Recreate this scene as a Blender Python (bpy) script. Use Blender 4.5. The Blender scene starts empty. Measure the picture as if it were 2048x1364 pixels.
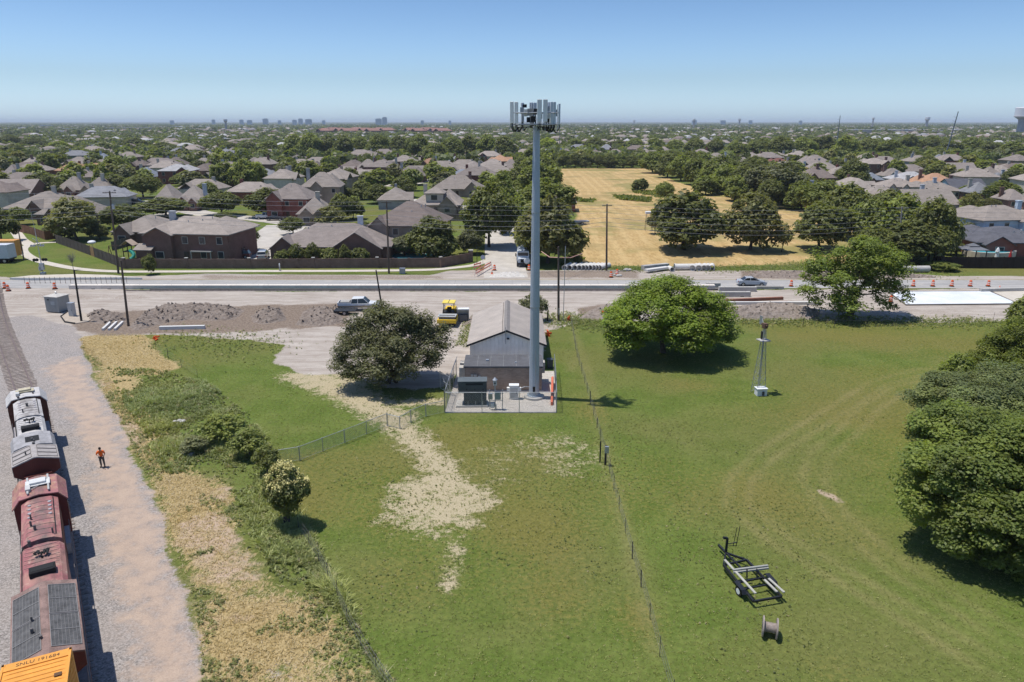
import bpy, bmesh, math, random
import numpy as np
from mathutils import Vector, Matrix, noise as mnoise
random.seed(7); RNG=np.random.default_rng(11)
SC=bpy.context.scene
COL=SC.collection
PI=math.pi
# ---------------------------------------------------------------- camera model of the photograph (drone at 27 m)
CAMH=27.0; FPX=1455.0; TH=math.atan(439.0/1455.0)
CT,ST=math.cos(TH),math.sin(TH)
def at(px,py,z=0.0):
    u=(px-1024)/FPX; v=(py-682)/FPX
    d=(u,CT-v*ST,-ST-v*CT)
    t=(z-CAMH)/d[2]
    return Vector((d[0]*t,d[1]*t,z))
def g2(px,py,z=0.0):
    p=at(px,py,z); return (p.x,p.y)
def zat(px,py,Y):            # height of the sight line at ground distance Y
    v=(py-682)/FPX
    return CAMH+Y*(-ST-v*CT)/(CT-v*ST)
def mpp(Y,z=0.0):            # metres per photo pixel at distance Y
    return (Y*CT+(CAMH-z)*ST)/FPX
# ---------------------------------------------------------------- object helpers
def setp(o,label=None,cat=None,group=None,kind=None):
    if label: o['label']=label
    if cat: o['category']=cat
    if group: o['group']=group
    if kind: o['kind']=kind
    return o
def thing(name,label,cat,loc=(0,0,0),rz=0.0,group=None):
    o=bpy.data.objects.new(name,None); COL.objects.link(o)
    o.empty_display_size=0.3
    o.location=loc; o.rotation_euler=(0,0,rz)
    return setp(o,label,cat,group)
def srgb(r,g,b):
    f=lambda c:(c/255/12.92) if c/255<=0.04045 else ((c/255+0.055)/1.055)**2.4
    return (f(r),f(g),f(b))
class MB:
    def __init__(s): s.v=[]; s.f=[]; s.m=[]; s.mi=0
    def add(s,vs,fs):
        n=len(s.v); s.v.extend([tuple(p) for p in vs])
        for f in fs: s.f.append([i+n for i in f]); s.m.append(s.mi)
    def box(s,c,d,rz=0.0,taper=1.0):
        x,y,z=d[0]/2,d[1]/2,d[2]/2
        vs=[]
        for k,zz in ((1.0,-z),(taper,z)):
            for a,b in ((-x,-y),(x,-y),(x,y),(-x,y)):
                a*=k;b*=k
                vs.append((c[0]+a*math.cos(rz)-b*math.sin(rz),c[1]+a*math.sin(rz)+b*math.cos(rz),c[2]+zz))
        s.add(vs,[(3,2,1,0),(4,5,6,7),(0,1,5,4),(1,2,6,5),(2,3,7,6),(3,0,4,7)])
    def bx(s,x0,x1,y0,y1,z0,z1): s.box(((x0+x1)/2,(y0+y1)/2,(z0+z1)/2),(x1-x0,y1-y0,z1-z0))
    def cyl(s,p0,p1,r0,r1=None,n=8,cap=True,roll=0.0):
        r1=r0 if r1 is None else r1
        a=Vector(p0);b=Vector(p1);d=(b-a)
        if d.length<1e-6: return
        d.normalize()
        u=d.orthogonal() if abs(d.z)<0.99 else Vector((1,0,0)); u=(u-d*u.dot(d)).normalized(); w=d.cross(u)
        vs=[];fs=[]
        for c,r in ((a,r0),(b,r1)):
            for i in range(n):
                t=2*PI*i/n+roll
                vs.append(c+u*(r*math.cos(t))+w*(r*math.sin(t)))
        for i in range(n):
            j=(i+1)%n; fs.append((i,j,n+j,n+i))
        if cap: fs.append(tuple(range(n-1,-1,-1))); fs.append(tuple(range(n,2*n)))
        s.add(vs,fs)
    def tube(s,pts,r,n=6):
        for a,b in zip(pts[:-1],pts[1:]): s.cyl(a,b,r,r,n)
    def bar(s,p0,p1,w,h):    # rectangular bar
        a=Vector(p0);b=Vector(p1);d=(b-a).normalized()
        up=Vector((0,0,1)) if abs(d.z)<0.95 else Vector((0,1,0))
        u=d.cross(up).normalized(); w2=u.cross(d)
        vs=[]
        for c in (a,b):
            for i,j in ((-1,-1),(1,-1),(1,1),(-1,1)): vs.append(c+u*(i*w/2)+w2*(j*h/2))
        s.add(vs,[(3,2,1,0),(4,5,6,7),(0,1,5,4),(1,2,6,5),(2,3,7,6),(3,0,4,7)])
    def prism(s,poly,z0,z1):
        n=len(poly)
        ar=sum(poly[i][0]*poly[(i+1)%n][1]-poly[(i+1)%n][0]*poly[i][1] for i in range(n))
        if ar<0: poly=poly[::-1]
        vs=[(p[0],p[1],z0) for p in poly]+[(p[0],p[1],z1) for p in poly]
        fs=[tuple(range(n-1,-1,-1)),tuple(range(n,2*n))]+[(i,(i+1)%n,n+(i+1)%n,n+i) for i in range(n)]
        s.add(vs,fs)
    def ext(s,prof,x0,x1):   # profile in (y,z) extruded along x
        n=len(prof)
        vs=[(x0,p[0],p[1]) for p in prof]+[(x1,p[0],p[1]) for p in prof]
        fs=[tuple(range(n-1,-1,-1)),tuple(range(n,2*n))]+[(i,(i+1)%n,n+(i+1)%n,n+i) for i in range(n)]
        s.add(vs,fs)
    def exty(s,prof,y0,y1):  # profile in (x,z) extruded along y
        n=len(prof)
        vs=[(p[0],y0,p[1]) for p in prof]+[(p[0],y1,p[1]) for p in prof]
        fs=[tuple(range(n)),tuple(range(2*n-1,n-1,-1))]+[(i,n+i,n+(i+1)%n,(i+1)%n) for i in range(n)]
        s.add(vs,fs)
    def sphere(s,c,r,nu=12,nv=8,sz=1.0):
        vs=[(c[0],c[1],c[2]-r*sz)];fs=[]
        for j in range(1,nv):
            p=-PI/2+PI*j/nv
            for i in range(nu):
                t=2*PI*i/nu; vs.append((c[0]+r*math.cos(p)*math.cos(t),c[1]+r*math.cos(p)*math.sin(t),c[2]+r*sz*math.sin(p)))
        vs.append((c[0],c[1],c[2]+r*sz)); L=len(vs)-1
        for i in range(nu):
            k=(i+1)%nu
            fs.append((0,1+k,1+i)); fs.append((L,L-nu+i,L-nu+k))
            for j in range(nv-2): fs.append((1+j*nu+i,1+j*nu+k,1+(j+1)*nu+k,1+(j+1)*nu+i))
        s.add(vs,fs)
    def lathe(s,prof,n=16,c=(0,0)):
        vs=[];fs=[]
        for r,z in prof:
            for i in range(n):
                t=2*PI*i/n; vs.append((c[0]+r*math.cos(t),c[1]+r*math.sin(t),z))
        for j in range(len(prof)-1):
            for i in range(n):
                k=(i+1)%n; fs.append((j*n+i,j*n+k,(j+1)*n+k,(j+1)*n+i))
        fs.append(tuple(range(n-1,-1,-1))); m=(len(prof)-1)*n; fs.append(tuple(range(m,m+n)))
        s.add(vs,fs)
    def poly(s,pts): s.add(pts,[tuple(range(len(pts)))])
    def mesh(s,name,mats,smooth=False):
        me=bpy.data.meshes.new(name); me.from_pydata(s.v,[],s.f)
        for m in (mats if isinstance(mats,(list,tuple)) else [mats]): me.materials.append(m)
        if any(s.m): me.polygons.foreach_set('material_index',s.m)
        if smooth: me.polygons.foreach_set('use_smooth',[True]*len(s.f))
        me.update(); return me
    def build(s,name,mats,parent=None,smooth=False,bevel=0.0,label=None):
        me=s.mesh(name,mats,smooth)
        o=bpy.data.objects.new(name,me); COL.objects.link(o)
        if parent: o.parent=parent
        if bevel:
            b=o.modifiers.new('b','BEVEL'); b.width=bevel; b.segments=2; b.limit_method='ANGLE'; b.angle_limit=0.7
        if label: o['label']=label
        return o
def npmesh(name,V,F,mats,attrs=None,smooth=False):   # V (n,3), F (m,k)
    me=bpy.data.meshes.new(name)
    V=np.asarray(V,np.float32);F=np.asarray(F,np.int32)
    m,k=F.shape
    me.vertices.add(len(V)); me.vertices.foreach_set('co',V.ravel())
    me.loops.add(m*k); me.loops.foreach_set('vertex_index',F.ravel())
    me.polygons.add(m); me.polygons.foreach_set('loop_start',np.arange(0,m*k,k,dtype=np.int32))
    try: me.polygons.foreach_set('loop_total',np.full(m,k,np.int32))
    except Exception: pass
    if smooth: me.polygons.foreach_set('use_smooth',np.ones(m,bool))
    for mt in (mats if isinstance(mats,(list,tuple)) else [mats]): me.materials.append(mt)
    for an,(typ,dom,dat) in (attrs or {}).items():
        a=me.attributes.new(an,typ,dom)
        a.data.foreach_set('color' if 'COLOR' in typ else 'value',np.asarray(dat,np.float32).ravel())
    me.update(calc_edges=True); me.validate()
    return me
def link(name,me,parent=None):
    o=bpy.data.objects.new(name,me); COL.objects.link(o)
    if parent: o.parent=parent
    return o
def copy_thing(root,loc,rz,label=None,scale=None):
    r=root.copy(); COL.objects.link(r); r.location=loc; r.rotation_euler=(0,0,rz)
    if scale is not None: r.scale=scale if isinstance(scale,(tuple,list)) else (scale,)*3
    if label: r['label']=label
    for ch in root.children:
        c=ch.copy(); COL.objects.link(c); c.parent=r
        for gch in ch.children:
            d=gch.copy(); COL.objects.link(d); d.parent=c
    return r
# ---------------------------------------------------------------- node helpers
class NT:
    def __init__(s,name):
        s.mat=bpy.data.materials.new(name); s.mat.use_nodes=True
        s.t=s.mat.node_tree; s.t.nodes.clear()
        s.out=s.n('ShaderNodeOutputMaterial')
    def n(s,typ,**kw):
        nd=s.t.nodes.new(typ)
        for k,v in kw.items(): setattr(nd,k,v)
        return nd
    def put(s,sock,v):
        if v is None: return
        if hasattr(v,'is_output'): s.t.links.new(v,sock)
        elif isinstance(v,(tuple,list)) and len(v)==3 and sock.type=='RGBA': sock.default_value=(*v,1)
        else: sock.default_value=v
    def coord(s,which='Object'): 
        return s.n('ShaderNodeTexCoord').outputs[which]
    def pos(s): return s.n('ShaderNodeNewGeometry').outputs['Position']
    def scaled(s,vec,sc,rot=(0,0,0),loc=(0,0,0)):
        m=s.n('ShaderNodeMapping'); s.put(m.inputs['Vector'],vec); m.inputs['Scale'].default_value=sc; m.inputs['Rotation'].default_value=rot; m.inputs['Location'].default_value=loc
        return m.outputs[0]
    def noise(s,vec,scale,detail=2.0,rough=0.5,out='Fac',dist=0.0):
        nd=s.n('ShaderNodeTexNoise'); s.put(nd.inputs['Vector'],vec)
        nd.inputs['Scale'].default_value=scale; nd.inputs['Detail'].default_value=detail; nd.inputs['Roughness'].default_value=rough; nd.inputs['Distortion'].default_value=dist
        return nd.outputs[0] if out=='Fac' else nd.outputs[1]
    def vor(s,vec,scale,feature='F1',out='Distance',rand=1.0):
        nd=s.n('ShaderNodeTexVoronoi',feature=feature); s.put(nd.inputs['Vector'],vec); nd.inputs['Scale'].default_value=scale; nd.inputs['Randomness'].default_value=rand
        return nd.outputs[out]
    def ma(s,op,a,b=None,c=None,clamp=False):
        nd=s.n('ShaderNodeMath',operation=op); nd.use_clamp=clamp
        s.put(nd.inputs[0],a); s.put(nd.inputs[1],b)
        if c is not None: s.put(nd.inputs[2],c)
        return nd.outputs[0]
    def rng(s,v,a,b,c=0.0,d=1.0,smooth=False):
        nd=s.n('ShaderNodeMapRange'); nd.interpolation_type='SMOOTHSTEP' if smooth else 'LINEAR'
        s.put(nd.inputs['Value'],v); nd.inputs['From Min'].default_value=a; nd.inputs['From Max'].default_value=b; nd.inputs['To Min'].default_value=c; nd.inputs['To Max'].default_value=d
        return nd.outputs[0]
    def mix(s,f,a,b,mode='MIX'):
        nd=s.n('ShaderNodeMix',data_type='RGBA',blend_type=mode)
        s.put(nd.inputs[0],f); s.put(nd.inputs[6],a); s.put(nd.inputs[7],b)
        return nd.outputs[2]
    def scalec(s,col,f):      # colour times scalar
        nd=s.n('ShaderNodeVectorMath',operation='SCALE'); s.put(nd.inputs[0],col); s.put(nd.inputs['Scale'],f); return nd.outputs[0]
    def bump(s,h,strength=0.5,dist=0.05):
        nd=s.n('ShaderNodeBump'); nd.inputs['Strength'].default_value=strength; nd.inputs['Distance'].default_value=dist; s.put(nd.inputs['Height'],h); return nd.outputs[0]
    def bsdf(s,col,rough=0.7,metal=0.0,normal=None,spec=0.3,emit=None,alpha=None):
        p=s.n('ShaderNodeBsdfPrincipled'); s.put(p.inputs['Base Color'],col); s.put(p.inputs['Roughness'],rough); s.put(p.inputs['Metallic'],metal)
        s.put(p.inputs['Specular IOR Level'],spec)
        if normal is not None: s.put(p.inputs['Normal'],normal)
        if alpha is not None: s.put(p.inputs['Alpha'],alpha)
        s.t.links.new(p.outputs[0],s.out.inputs[0]); return p
    def oinfo(s,k): return s.n('ShaderNodeObjectInfo').outputs[k]
    def attr(s,name,out='Color'):
        a=s.n('ShaderNodeAttribute'); a.attribute_name=name; return a.outputs[out]
_MC={}
def M(name,rgb,rough=0.6,metal=0.0,var=0.12,vs=1.5,bump=0.0,bs=20.0,spec=0.3,streak=False,grime=0.0):
    """plain surface with procedural wear"""
    if name in _MC: return _MC[name]
    t=NT(name); c=t.coord('Object')
    v=t.scaled(c,(1,1,0.25)) if streak else c
    f=t.noise(v,vs,4.0,0.6)
    f2=t.noise(c,vs*9.0,2.0)
    k=t.ma('ADD',t.rng(f,0.3,0.7,1-var,1+var),t.rng(f2,0.3,0.7,-var*0.5,var*0.5))
    col=t.scalec(rgb,k)
    if grime: col=t.mix(t.rng(t.noise(c,vs*2.3,5.0,0.65),0.5,0.75,0.0,grime,True),col,(rgb[0]*0.35+0.03,rgb[1]*0.33+0.025,rgb[2]*0.3+0.02))
    nrm=t.bump(t.noise(c,bs,3.0),bump,0.03) if bump else None
    t.bsdf(col,rough,metal,nrm,spec)
    _MC[name]=t.mat; return t.mat
# ================================================================ GROUND
def vnoise(x,y,scale,seed=0,oct=4):
    out=np.zeros_like(x);amp=1.0;tot=0
    for o in range(oct):
        r=np.random.default_rng(seed*31+o); T=r.random((257,257))
        X=(x/scale*(2**o)+1000.3*(o+1))%256; Y=(y/scale*(2**o)+777.7*(o+1))%256
        xi=np.floor(X).astype(int);yi=np.floor(Y).astype(int);fx=X-xi;fy=Y-yi
        fx=fx*fx*(3-2*fx);fy=fy*fy*(3-2*fy)
        v=(T[xi,yi]*(1-fx)+T[xi+1,yi]*fx)*(1-fy)+(T[xi,yi+1]*(1-fx)+T[xi+1,yi+1]*fx)*fy
        out+=v*amp;tot+=amp;amp*=0.5
    return out/tot
def sdist(x,y,poly):   # signed distance, positive inside
    n=len(poly);d=np.full(x.shape,1e9);ins=np.zeros(x.shape,bool)
    for i in range(n):
        ax,ay=poly[i];bx,by=poly[(i+1)%n]
        ex,ey=bx-ax,by-ay;L=ex*ex+ey*ey+1e-12
        t=np.clip(((x-ax)*ex+(y-ay)*ey)/L,0,1)
        d=np.minimum(d,np.hypot(x-ax-t*ex,y-ay-t*ey))
        c=((ay>y)!=(by>y))
        with np.errstate(all='ignore'): xx=(bx-ax)*(y-ay)/(by-ay if by!=ay else 1e-9)+ax
        ins^=c&(x<xx)
    return np.where(ins,d,-d)
def linedist(x,y,pts):
    d=np.full(x.shape,1e9)
    for (ax,ay),(bx,by) in zip(pts[:-1],pts[1:]):
        ex,ey=bx-ax,by-ay;L=ex*ex+ey*ey+1e-12
        t=np.clip(((x-ax)*ex+(y-ay)*ey)/L,0,1)
        d=np.minimum(d,np.hypot(x-ax-t*ex,y-ay-t*ey))
    return d
def PX(l): return [g2(*p) for p in l]
def sstep(v,a,b):
    t=np.clip((v-a)/(b-a),0,1);return t*t*(3-2*t)
P_GRAVEL=PX([(-420,640),(0,636),(60,632),(150,655),(160,690),(175,725),(209,800),(239,855),(262,904),(294,962),(322,1004),(318,1020),(338,1090),(378,1161),(396,1234),(404,1364),(420,1500),(-900,1500),(-900,700)])
P_CLAY=PX([(104,735),(152,715),(180,760),(214,830),(248,900),(284,962),(310,1020),(332,1090),(368,1161),(388,1234),(394,1364),(410,1480),(275,1480),(265,1364),(252,1247),(242,1146),(210,1045),(187,930),(160,870),(130,810)])
P_STRAW1=PX([(155,690),(180,725),(212,800),(245,855),(266,904),(298,962),(322,1004),(318,1020),(338,1090),(378,1161),(396,1234),(404,1364),(420,1500),(820,1500),(760,1364),(694,1250),(651,1186),(600,1175),(560,1165),(535,1135),(500,1060),(470,1000),(440,950),(330,950),(309,919),(287,865),(249,810),(215,745),(185,700)])
P_STRAW2=PX([(150,680),(200,668),(285,668),(318,700),(348,735),(320,752),(250,742),(180,722)])
P_DIRT=PX([(-500,560),(-300,561),(0,566),(300,583),(1000,583),(1400,580),(2600,576),(2600,640),(2048,641),(1900,646),(1700,640),(1480,640),(1300,642),(1180,640),(1140,648),(1095,660),(1092,705),(940,700),(930,735),(890,775),(830,782),(760,776),(700,752),(600,748),(545,722),(566,690),(500,680),(400,672),(280,668),(200,668),(150,672),(110,650),(60,632),(0,640),(-500,640)])
P_NDIRT=PX([(-500,549),(0,552),(30,556),(200,553),(330,551),(420,547),(560,549),(860,550),(900,541),(960,540),(1050,541),(1200,540),(1400,541),(1500,541),(1650,541),(1800,546),(1900,552),(2048,552),(2600,552),(2600,562),(-500,566)])
P_SAND=PX([(590,750),(640,738),(700,742),(795,800),(832,850),(880,900),(915,950),(985,1010),(965,1065),(880,1080),(768,1042),(775,1005),(842,940),(835,905),(795,868),(745,835),(690,803)])
P_SAND2=PX([(800,798),(890,793),(890,812),(810,812)])
P_SAND3=PX([(900,885),(1000,872),(1110,850),(1180,860),(1200,900),(1215,975),(1130,965),(1060,935),(980,1000)])
P_HAY=PX([(1100,338),(1296,335),(1350,362),(1420,385),(1520,400),(1700,450),(1720,520),(1640,531),(1480,531),(1300,532),(1150,533),(1145,500),(1160,470),(1150,420)])
P_WEED=PX([(215,737),(330,740),(420,770),(500,830),(530,880),(560,950),(610,1040),(640,1110),(690,1200),(700,1240),(651,1186),(560,1165),(535,1135),(480,1010),(430,950),(330,948),(309,919),(287,865),(249,810)])
TRK=[[g2(*p) for p in l] for l in (
 [(2048,740),(1850,742),(1760,765),(1690,810),(1610,860),(1530,910),(1480,960),(1475,1010),(1560,1080),(1700,1160),(1900,1280),(2048,1364)],
 [(2048,760),(1880,760),(1800,778),(1740,815),(1690,870),(1640,910),(1625,960),(1680,1040),(1800,1140),(2048,1290)],
 [(1160,700),(1140,740)],[(905,1090),(900,1170)],[(1140,640),(1180,760),(1220,950),(1260,1100),(1310,1300)])]
def weights(x,y):
    w1=(vnoise(x,y,6,1)-.5); w2=(vnoise(x,y,1.6,2)-.5)
    big=vnoise(x,y,22,3)
    def reg(poly,soft,wob=1.6):
        d=sdist(x,y,poly)+w1*wob*2+w2*wob
        return sstep(d,-soft,soft)
    W={}
    sp=vnoise(x,y,4,61)-.5; W['straw']=np.maximum(reg(P_STRAW1,2.2)*np.clip(.62+1.2*sp+.14*sstep(y,46,32),.1,.95),reg(P_STRAW2,1.0)*.85); dg=sdist(x,y,P_GRAVEL); W['straw']=np.maximum(W['straw'],np.exp(-((dg+1.9)/2.3)**2)*sstep(y,86,76)*(.84+.9*sp))
    nd=sstep(y,170,120)
    W['dirt']=np.maximum(reg(P_DIRT,1.0,1.1),reg(P_NDIRT,0.5,0.5))
    W['gravel']=reg(P_GRAVEL,0.8,0.8)
    W['clay']=reg(P_CLAY,1.5,1.0)*.9
    W['sand']=np.maximum.reduce([sstep(sdist(x,y,P_SAND)+w1*4+w2*2.2,-2.6,2.0)*.72,reg(P_SAND2,.7,.8)*.7,reg(P_SAND3,4.5,2.5)*.40,np.exp(-(linedist(x,y,[g2(915,1080),g2(905,1120),g2(898,1175)])/.9)**2)*.5,np.exp(-(linedist(x,y,[g2(600,752),g2(690,785),g2(790,838)])/2.6)**2)*.78,np.exp(-(linedist(x,y,[g2(690,765),g2(790,840),g2(850,900),g2(930,1000)])/2.1)**2)*.74])
    W['hay']=reg(P_HAY,2.0,2.0)
    W['brown']=np.clip(sstep(big,.47,.68)*.42+.10+sum(a_*np.exp(-(((x-gx)/sx)**2+((y-gy)/sy)**2)) for (gx,gy),a_,sx,sy in [(g2(1060,1060),.5,3.5,5),(g2(1110,1190),.45,2.5,3),(g2(1275,1235),.6,1.2,2),(g2(930,880),.4,3,4),(g2(1180,820),.6,2,3.5),(g2(600,1000),.4,2,3),(g2(1990,690),.3,9,4),(g2(1700,672),.3,10,4),(g2(1380,770),.5,4,2.5),(g2(830,1150),.35,4,4),(g2(1600,830),.35,8,5),(g2(1560,1000),.35,4,5),(g2(360,720),.4,3,4)]),0,1)
    W['weed']=reg(P_WEED,2.0,1.5)*.6; bd=sdist(x,y,PX([(345,905),(375,893),(400,905),(385,925),(350,920)]))
    tr=np.zeros_like(x)
    for l in TRK[:2]:
        dd=linedist(x,y,l); tr=np.maximum(tr,np.exp(-((dd-.8)/.42)**2))
    for l in TRK[2:]:
        dd=linedist(x,y,l); tr=np.maximum(tr,np.exp(-(dd/.6)**2)*.7)
    W['track']=np.clip(tr*(.48+1.1*w1+.5*w2),0,1); q=linedist(x,y,[g2(1640,984),g2(1662,992),g2(1678,1002)]); W['scrape']=np.exp(-(q/.28)**2)
    # churned dark soil in the works
    soil=np.zeros_like(x)
    for pl,s in (([(150,625),(700,605),(700,655),(420,665),(200,668),(150,660)],.95),([(0,583),(300,590),(300,600),(0,600)],.45),([(1150,615),(1230,608),(1230,640),(1150,645)],.8),([(1440,612),(1620,612),(1640,640),(1440,640)],.75),([(1480,541),(1760,545),(1760,559),(1480,557)],.9),([(400,549),(900,549),(900,560),(400,560)],.55),([(1640,612),(2048,618),(2048,634),(1640,632)],.35),([(860,655),(945,655),(930,690),(880,690)],.3),([(1050,541),(1280,541),(1280,558),(1050,558)],.6)):
        soil=np.maximum(soil,reg(PX(pl),1.5,1.5)*s)
    W['soil']=soil; W['dirt']=np.maximum(W['dirt'],sstep(bd+w1*2,-.6,.6)*.8); W['clay']=np.maximum(W['clay'],W.pop('scrape')*1.3); s5=vnoise(x,y,4,63); W['clay']=np.maximum(W['clay'],reg(P_STRAW1,1.0)*sstep(s5,.56,.66)*.75); so=reg(PX([(500,1345),(530,1310),(570,1300),(600,1330),(590,1380),(510,1385)]),1.4,1.4)*.5; W['gravel']=np.maximum(W['gravel'],so)
    return W
def gm():
    t=NT('ground_surface'); p=t.pos()
    A=t.attr('wa');B=t.attr('wb');C=t.attr('wc')
    def sep(c,o):
        s=t.n('ShaderNodeSeparateColor'); t.put(s.inputs[0],c); return s.outputs
    a=sep(A,0);b=sep(B,0);c=sep(C,0)
    n3=t.noise(p,3.0,5.0,.65); n1=t.noise(p,0.9,4.0,.6); n12=t.noise(p,11.0,3.0,.6); n30=t.noise(p,34.0,2.0,.6); n01=t.noise(p,0.07,3.0,.5); n03=t.noise(p,.28,4.0,.6)
    nn=t.ma('ADD',t.ma('MULTIPLY',n3,.6),t.ma('MULTIPLY',n12,.4))
    def mask(w,amp=1.3,s=.10,n=None):
        k=t.ma('ADD',w,t.ma('MULTIPLY',t.ma('MULTIPLY',t.ma('SUBTRACT',n if n is not None else nn,.5),amp*1.7),t.rng(w,0,.3,0,1))); return t.rng(k,.5-s,.5+s,0,1,True)
    K=0.78
    def al(r,g,b_): q=srgb(r,g,b_); return (q[0]*K,q[1]*K,q[2]*K)
    # grass
    g=t.mix(t.rng(n03,.36,.66,0,1,True),al(98,118,48),al(116,132,62))
    g=t.mix(t.rng(n01,.4,.62,0,.75,True),g,al(126,124,72))
    g=t.mix(t.rng(n1,.52,.74,0,.55,True),g,al(92,108,46))
    g=t.mix(t.rng(n12,.35,.7,.0,.6),g,al(84,98,42))
    g=t.mix(t.rng(n30,.55,.8,.0,.55),g,al(158,160,108))
    g=t.mix(t.ma('MULTIPLY',mask(b[2],1.6,.35,n3),.68),g,al(128,118,64))
    g=t.mix(t.ma('MULTIPLY',c[0],.62),g,al(160,146,102))
    g=t.mix(t.ma('MULTIPLY',mask(c[1],1.3,.25),.7),g,al(104,124,60))
    g=t.scalec(g,t.ma('ADD',t.ma('ADD',t.rng(n3,.3,.7,.74,1.26),t.rng(n12,.3,.7,-.30,.30)),t.rng(n30,.3,.7,-.12,.12)))
    g=t.mix(t.rng(t.noise(p,2.2,6.0,.78),.48,.74,0,.34),g,al(134,128,80))
    # sandy crushed stone with clumps
    sand=t.mix(t.rng(n12,.35,.65),al(170,156,122),al(208,194,162))
    sand=t.mix(t.rng(t.vor(p,9.0),.05,.3,.5,0),sand,al(140,124,98))
    n_s=t.ma('ADD',t.ma('ADD',t.ma('MULTIPLY',n1,.40),t.ma('MULTIPLY',n3,.38)),t.ma('MULTIPLY',n12,.22)); g=t.mix(mask(b[0],2.0,.20,n_s),g,sand)
    # straw
    st=t.scaled(p,(1,.35,1),(0,0,.6))
    sn=t.noise(st,7.0,4.0,.7)
    straw=t.mix(t.rng(sn,.35,.68),al(158,136,92),al(208,186,138))
    straw=t.mix(t.rng(n1,.5,.75,0,.6),straw,al(140,124,84))
    n_t=t.ma('ADD',t.ma('ADD',t.ma('MULTIPLY',n1,.35),t.ma('MULTIPLY',n3,.35)),t.ma('MULTIPLY',sn,.30)); g=t.mix(mask(a[0],1.8,.16,n_t),g,straw)
    # hay field : raked swaths
    wv=t.n('ShaderNodeTexWave',wave_type='BANDS',bands_direction='X'); t.put(wv.inputs['Vector'],p); wv.inputs['Scale'].default_value=.085; wv.inputs['Distortion'].default_value=11.0; wv.inputs['Detail'].default_value=3.0; wv.inputs['Detail Scale'].default_value=.12
    hs=t.scaled(p,(1,.22,1),(0,0,.15)); hn=t.noise(hs,1.6,5.0,.7)
    hay=t.mix(t.rng(hn,.35,.68),al(178,148,98),al(216,186,132))
    hay=t.mix(t.rng(wv.outputs[1],.45,.95,0,.24),hay,al(232,204,150))
    hay=t.mix(t.rng(n01,.5,.66,0,.6,True),hay,al(160,142,96))
    hay=t.mix(t.rng(t.noise(p,.045,3.0,.55),.50,.62,0,.75,True),hay,al(142,138,84))
    g=t.mix(mask(b[1],.8,.15),g,hay)
    # construction dirt
    ds=t.scaled(p,(.3,1.6,1)); dn=t.noise(ds,.55,5.0,.65)
    dirt=t.mix(t.rng(dn,.35,.65),al(172,160,148),al(203,193,181))
    dirt=t.mix(t.rng(n1,.5,.8,0,.5),dirt,al(158,142,128))
    dirt=t.mix(t.rng(n12,.52,.75,0,.35),dirt,al(130,118,108))
    soil=t.mix(t.rng(n3,.35,.68),al(116,101,88),al(164,148,132))
    dirt=t.mix(mask(c[2],1.1,.14),dirt,soil)
    g=t.mix(mask(a[1],1.0,.10),g,dirt)
    # ballast gravel and clay track
    vg=t.vor(p,12.0,out='Color'); sg=t.n('ShaderNodeSeparateColor'); t.put(sg.inputs[0],vg)
    gr=t.mix(sg.outputs[0],al(132,126,121),al(202,194,187))
    gr=t.mix(t.rng(n30,.4,.65,0,.4),gr,al(92,86,84))
    gr=t.mix(t.rng(n03,.36,.70,0,.5),gr,al(180,168,158))
    g=t.mix(mask(a[2],1.0,.12),g,gr)
    cl=t.mix(t.rng(n1,.3,.7),al(190,166,146),al(208,184,162))
    cl=t.mix(t.rng(n12,.45,.7,0,.5),cl,al(158,140,128))
    cl=t.mix(t.rng(t.vor(p,8.5),.0,.16,.4,0),cl,al(214,206,200))
    clm=t.ma('MULTIPLY',mask(t.attr('wc','Alpha'),1.5,.48,n1),.85)
    g=t.mix(clm,g,cl)
    h=t.ma('ADD',t.ma('MULTIPLY',n12,.7),t.ma('MULTIPLY',n30,.5))
    t.bsdf(g,.95,0,t.bump(h,.45,.06),.08)
    return t.mat
GROUND=gm()
CLS=['lawn','dry_grass','construction_dirt','gravel_bed','dirt_path','sandy_path','hay_field','suburb_ground']
def zone(ys,half,cell_fn):
    pass
def make_zone(y0,y1,cell,slope=.80,pad=16):
    xm=y1*slope+pad
    nx=int(2*xm/cell)+1; ny=int(round((y1-y0)/cell))+1
    xs=np.linspace(-xm,xm,nx); ys=np.linspace(y0,y1,ny)
    X,Y=np.meshgrid(xs,ys)
    keep=(np.abs(X[:-1,:-1])<(Y[1:,:-1]*slope+pad))
    idx=np.arange(nx*ny).reshape(ny,nx)
    F=np.stack([idx[:-1,:-1],idx[:-1,1:],idx[1:,1:],idx[1:,:-1]],-1)[keep]
    x=X.ravel();y=Y.ravel()
    W=weights(x,y)
    fx=x[F].mean(1);fy=y[F].mean(1)
    mean=lambda k:W[k][F].mean(1)
    cls=np.where(fy>162,7,0)
    cls[mean('sand')>.5]=5; cls[mean('straw')>.5]=1; cls[mean('hay')>.5]=6; cls[mean('dirt')>.5]=2
    g=(mean('gravel')>.5)&(fx<-12); cls[g]=3; cls[g&(mean('clay')>.5)]=4
    wa=np.stack([W['straw'],W['dirt'],W['gravel'],np.ones_like(x)],-1)
    wb=np.stack([W['sand'],W['hay'],W['brown'],np.ones_like(x)],-1)
    wc=np.stack([W['track'],W['weed'],W['soil'],W['clay']],-1)
    V=np.stack([x,y,np.zeros_like(x)],-1)
    return V,F,cls,(wa,wb,wc)
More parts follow.
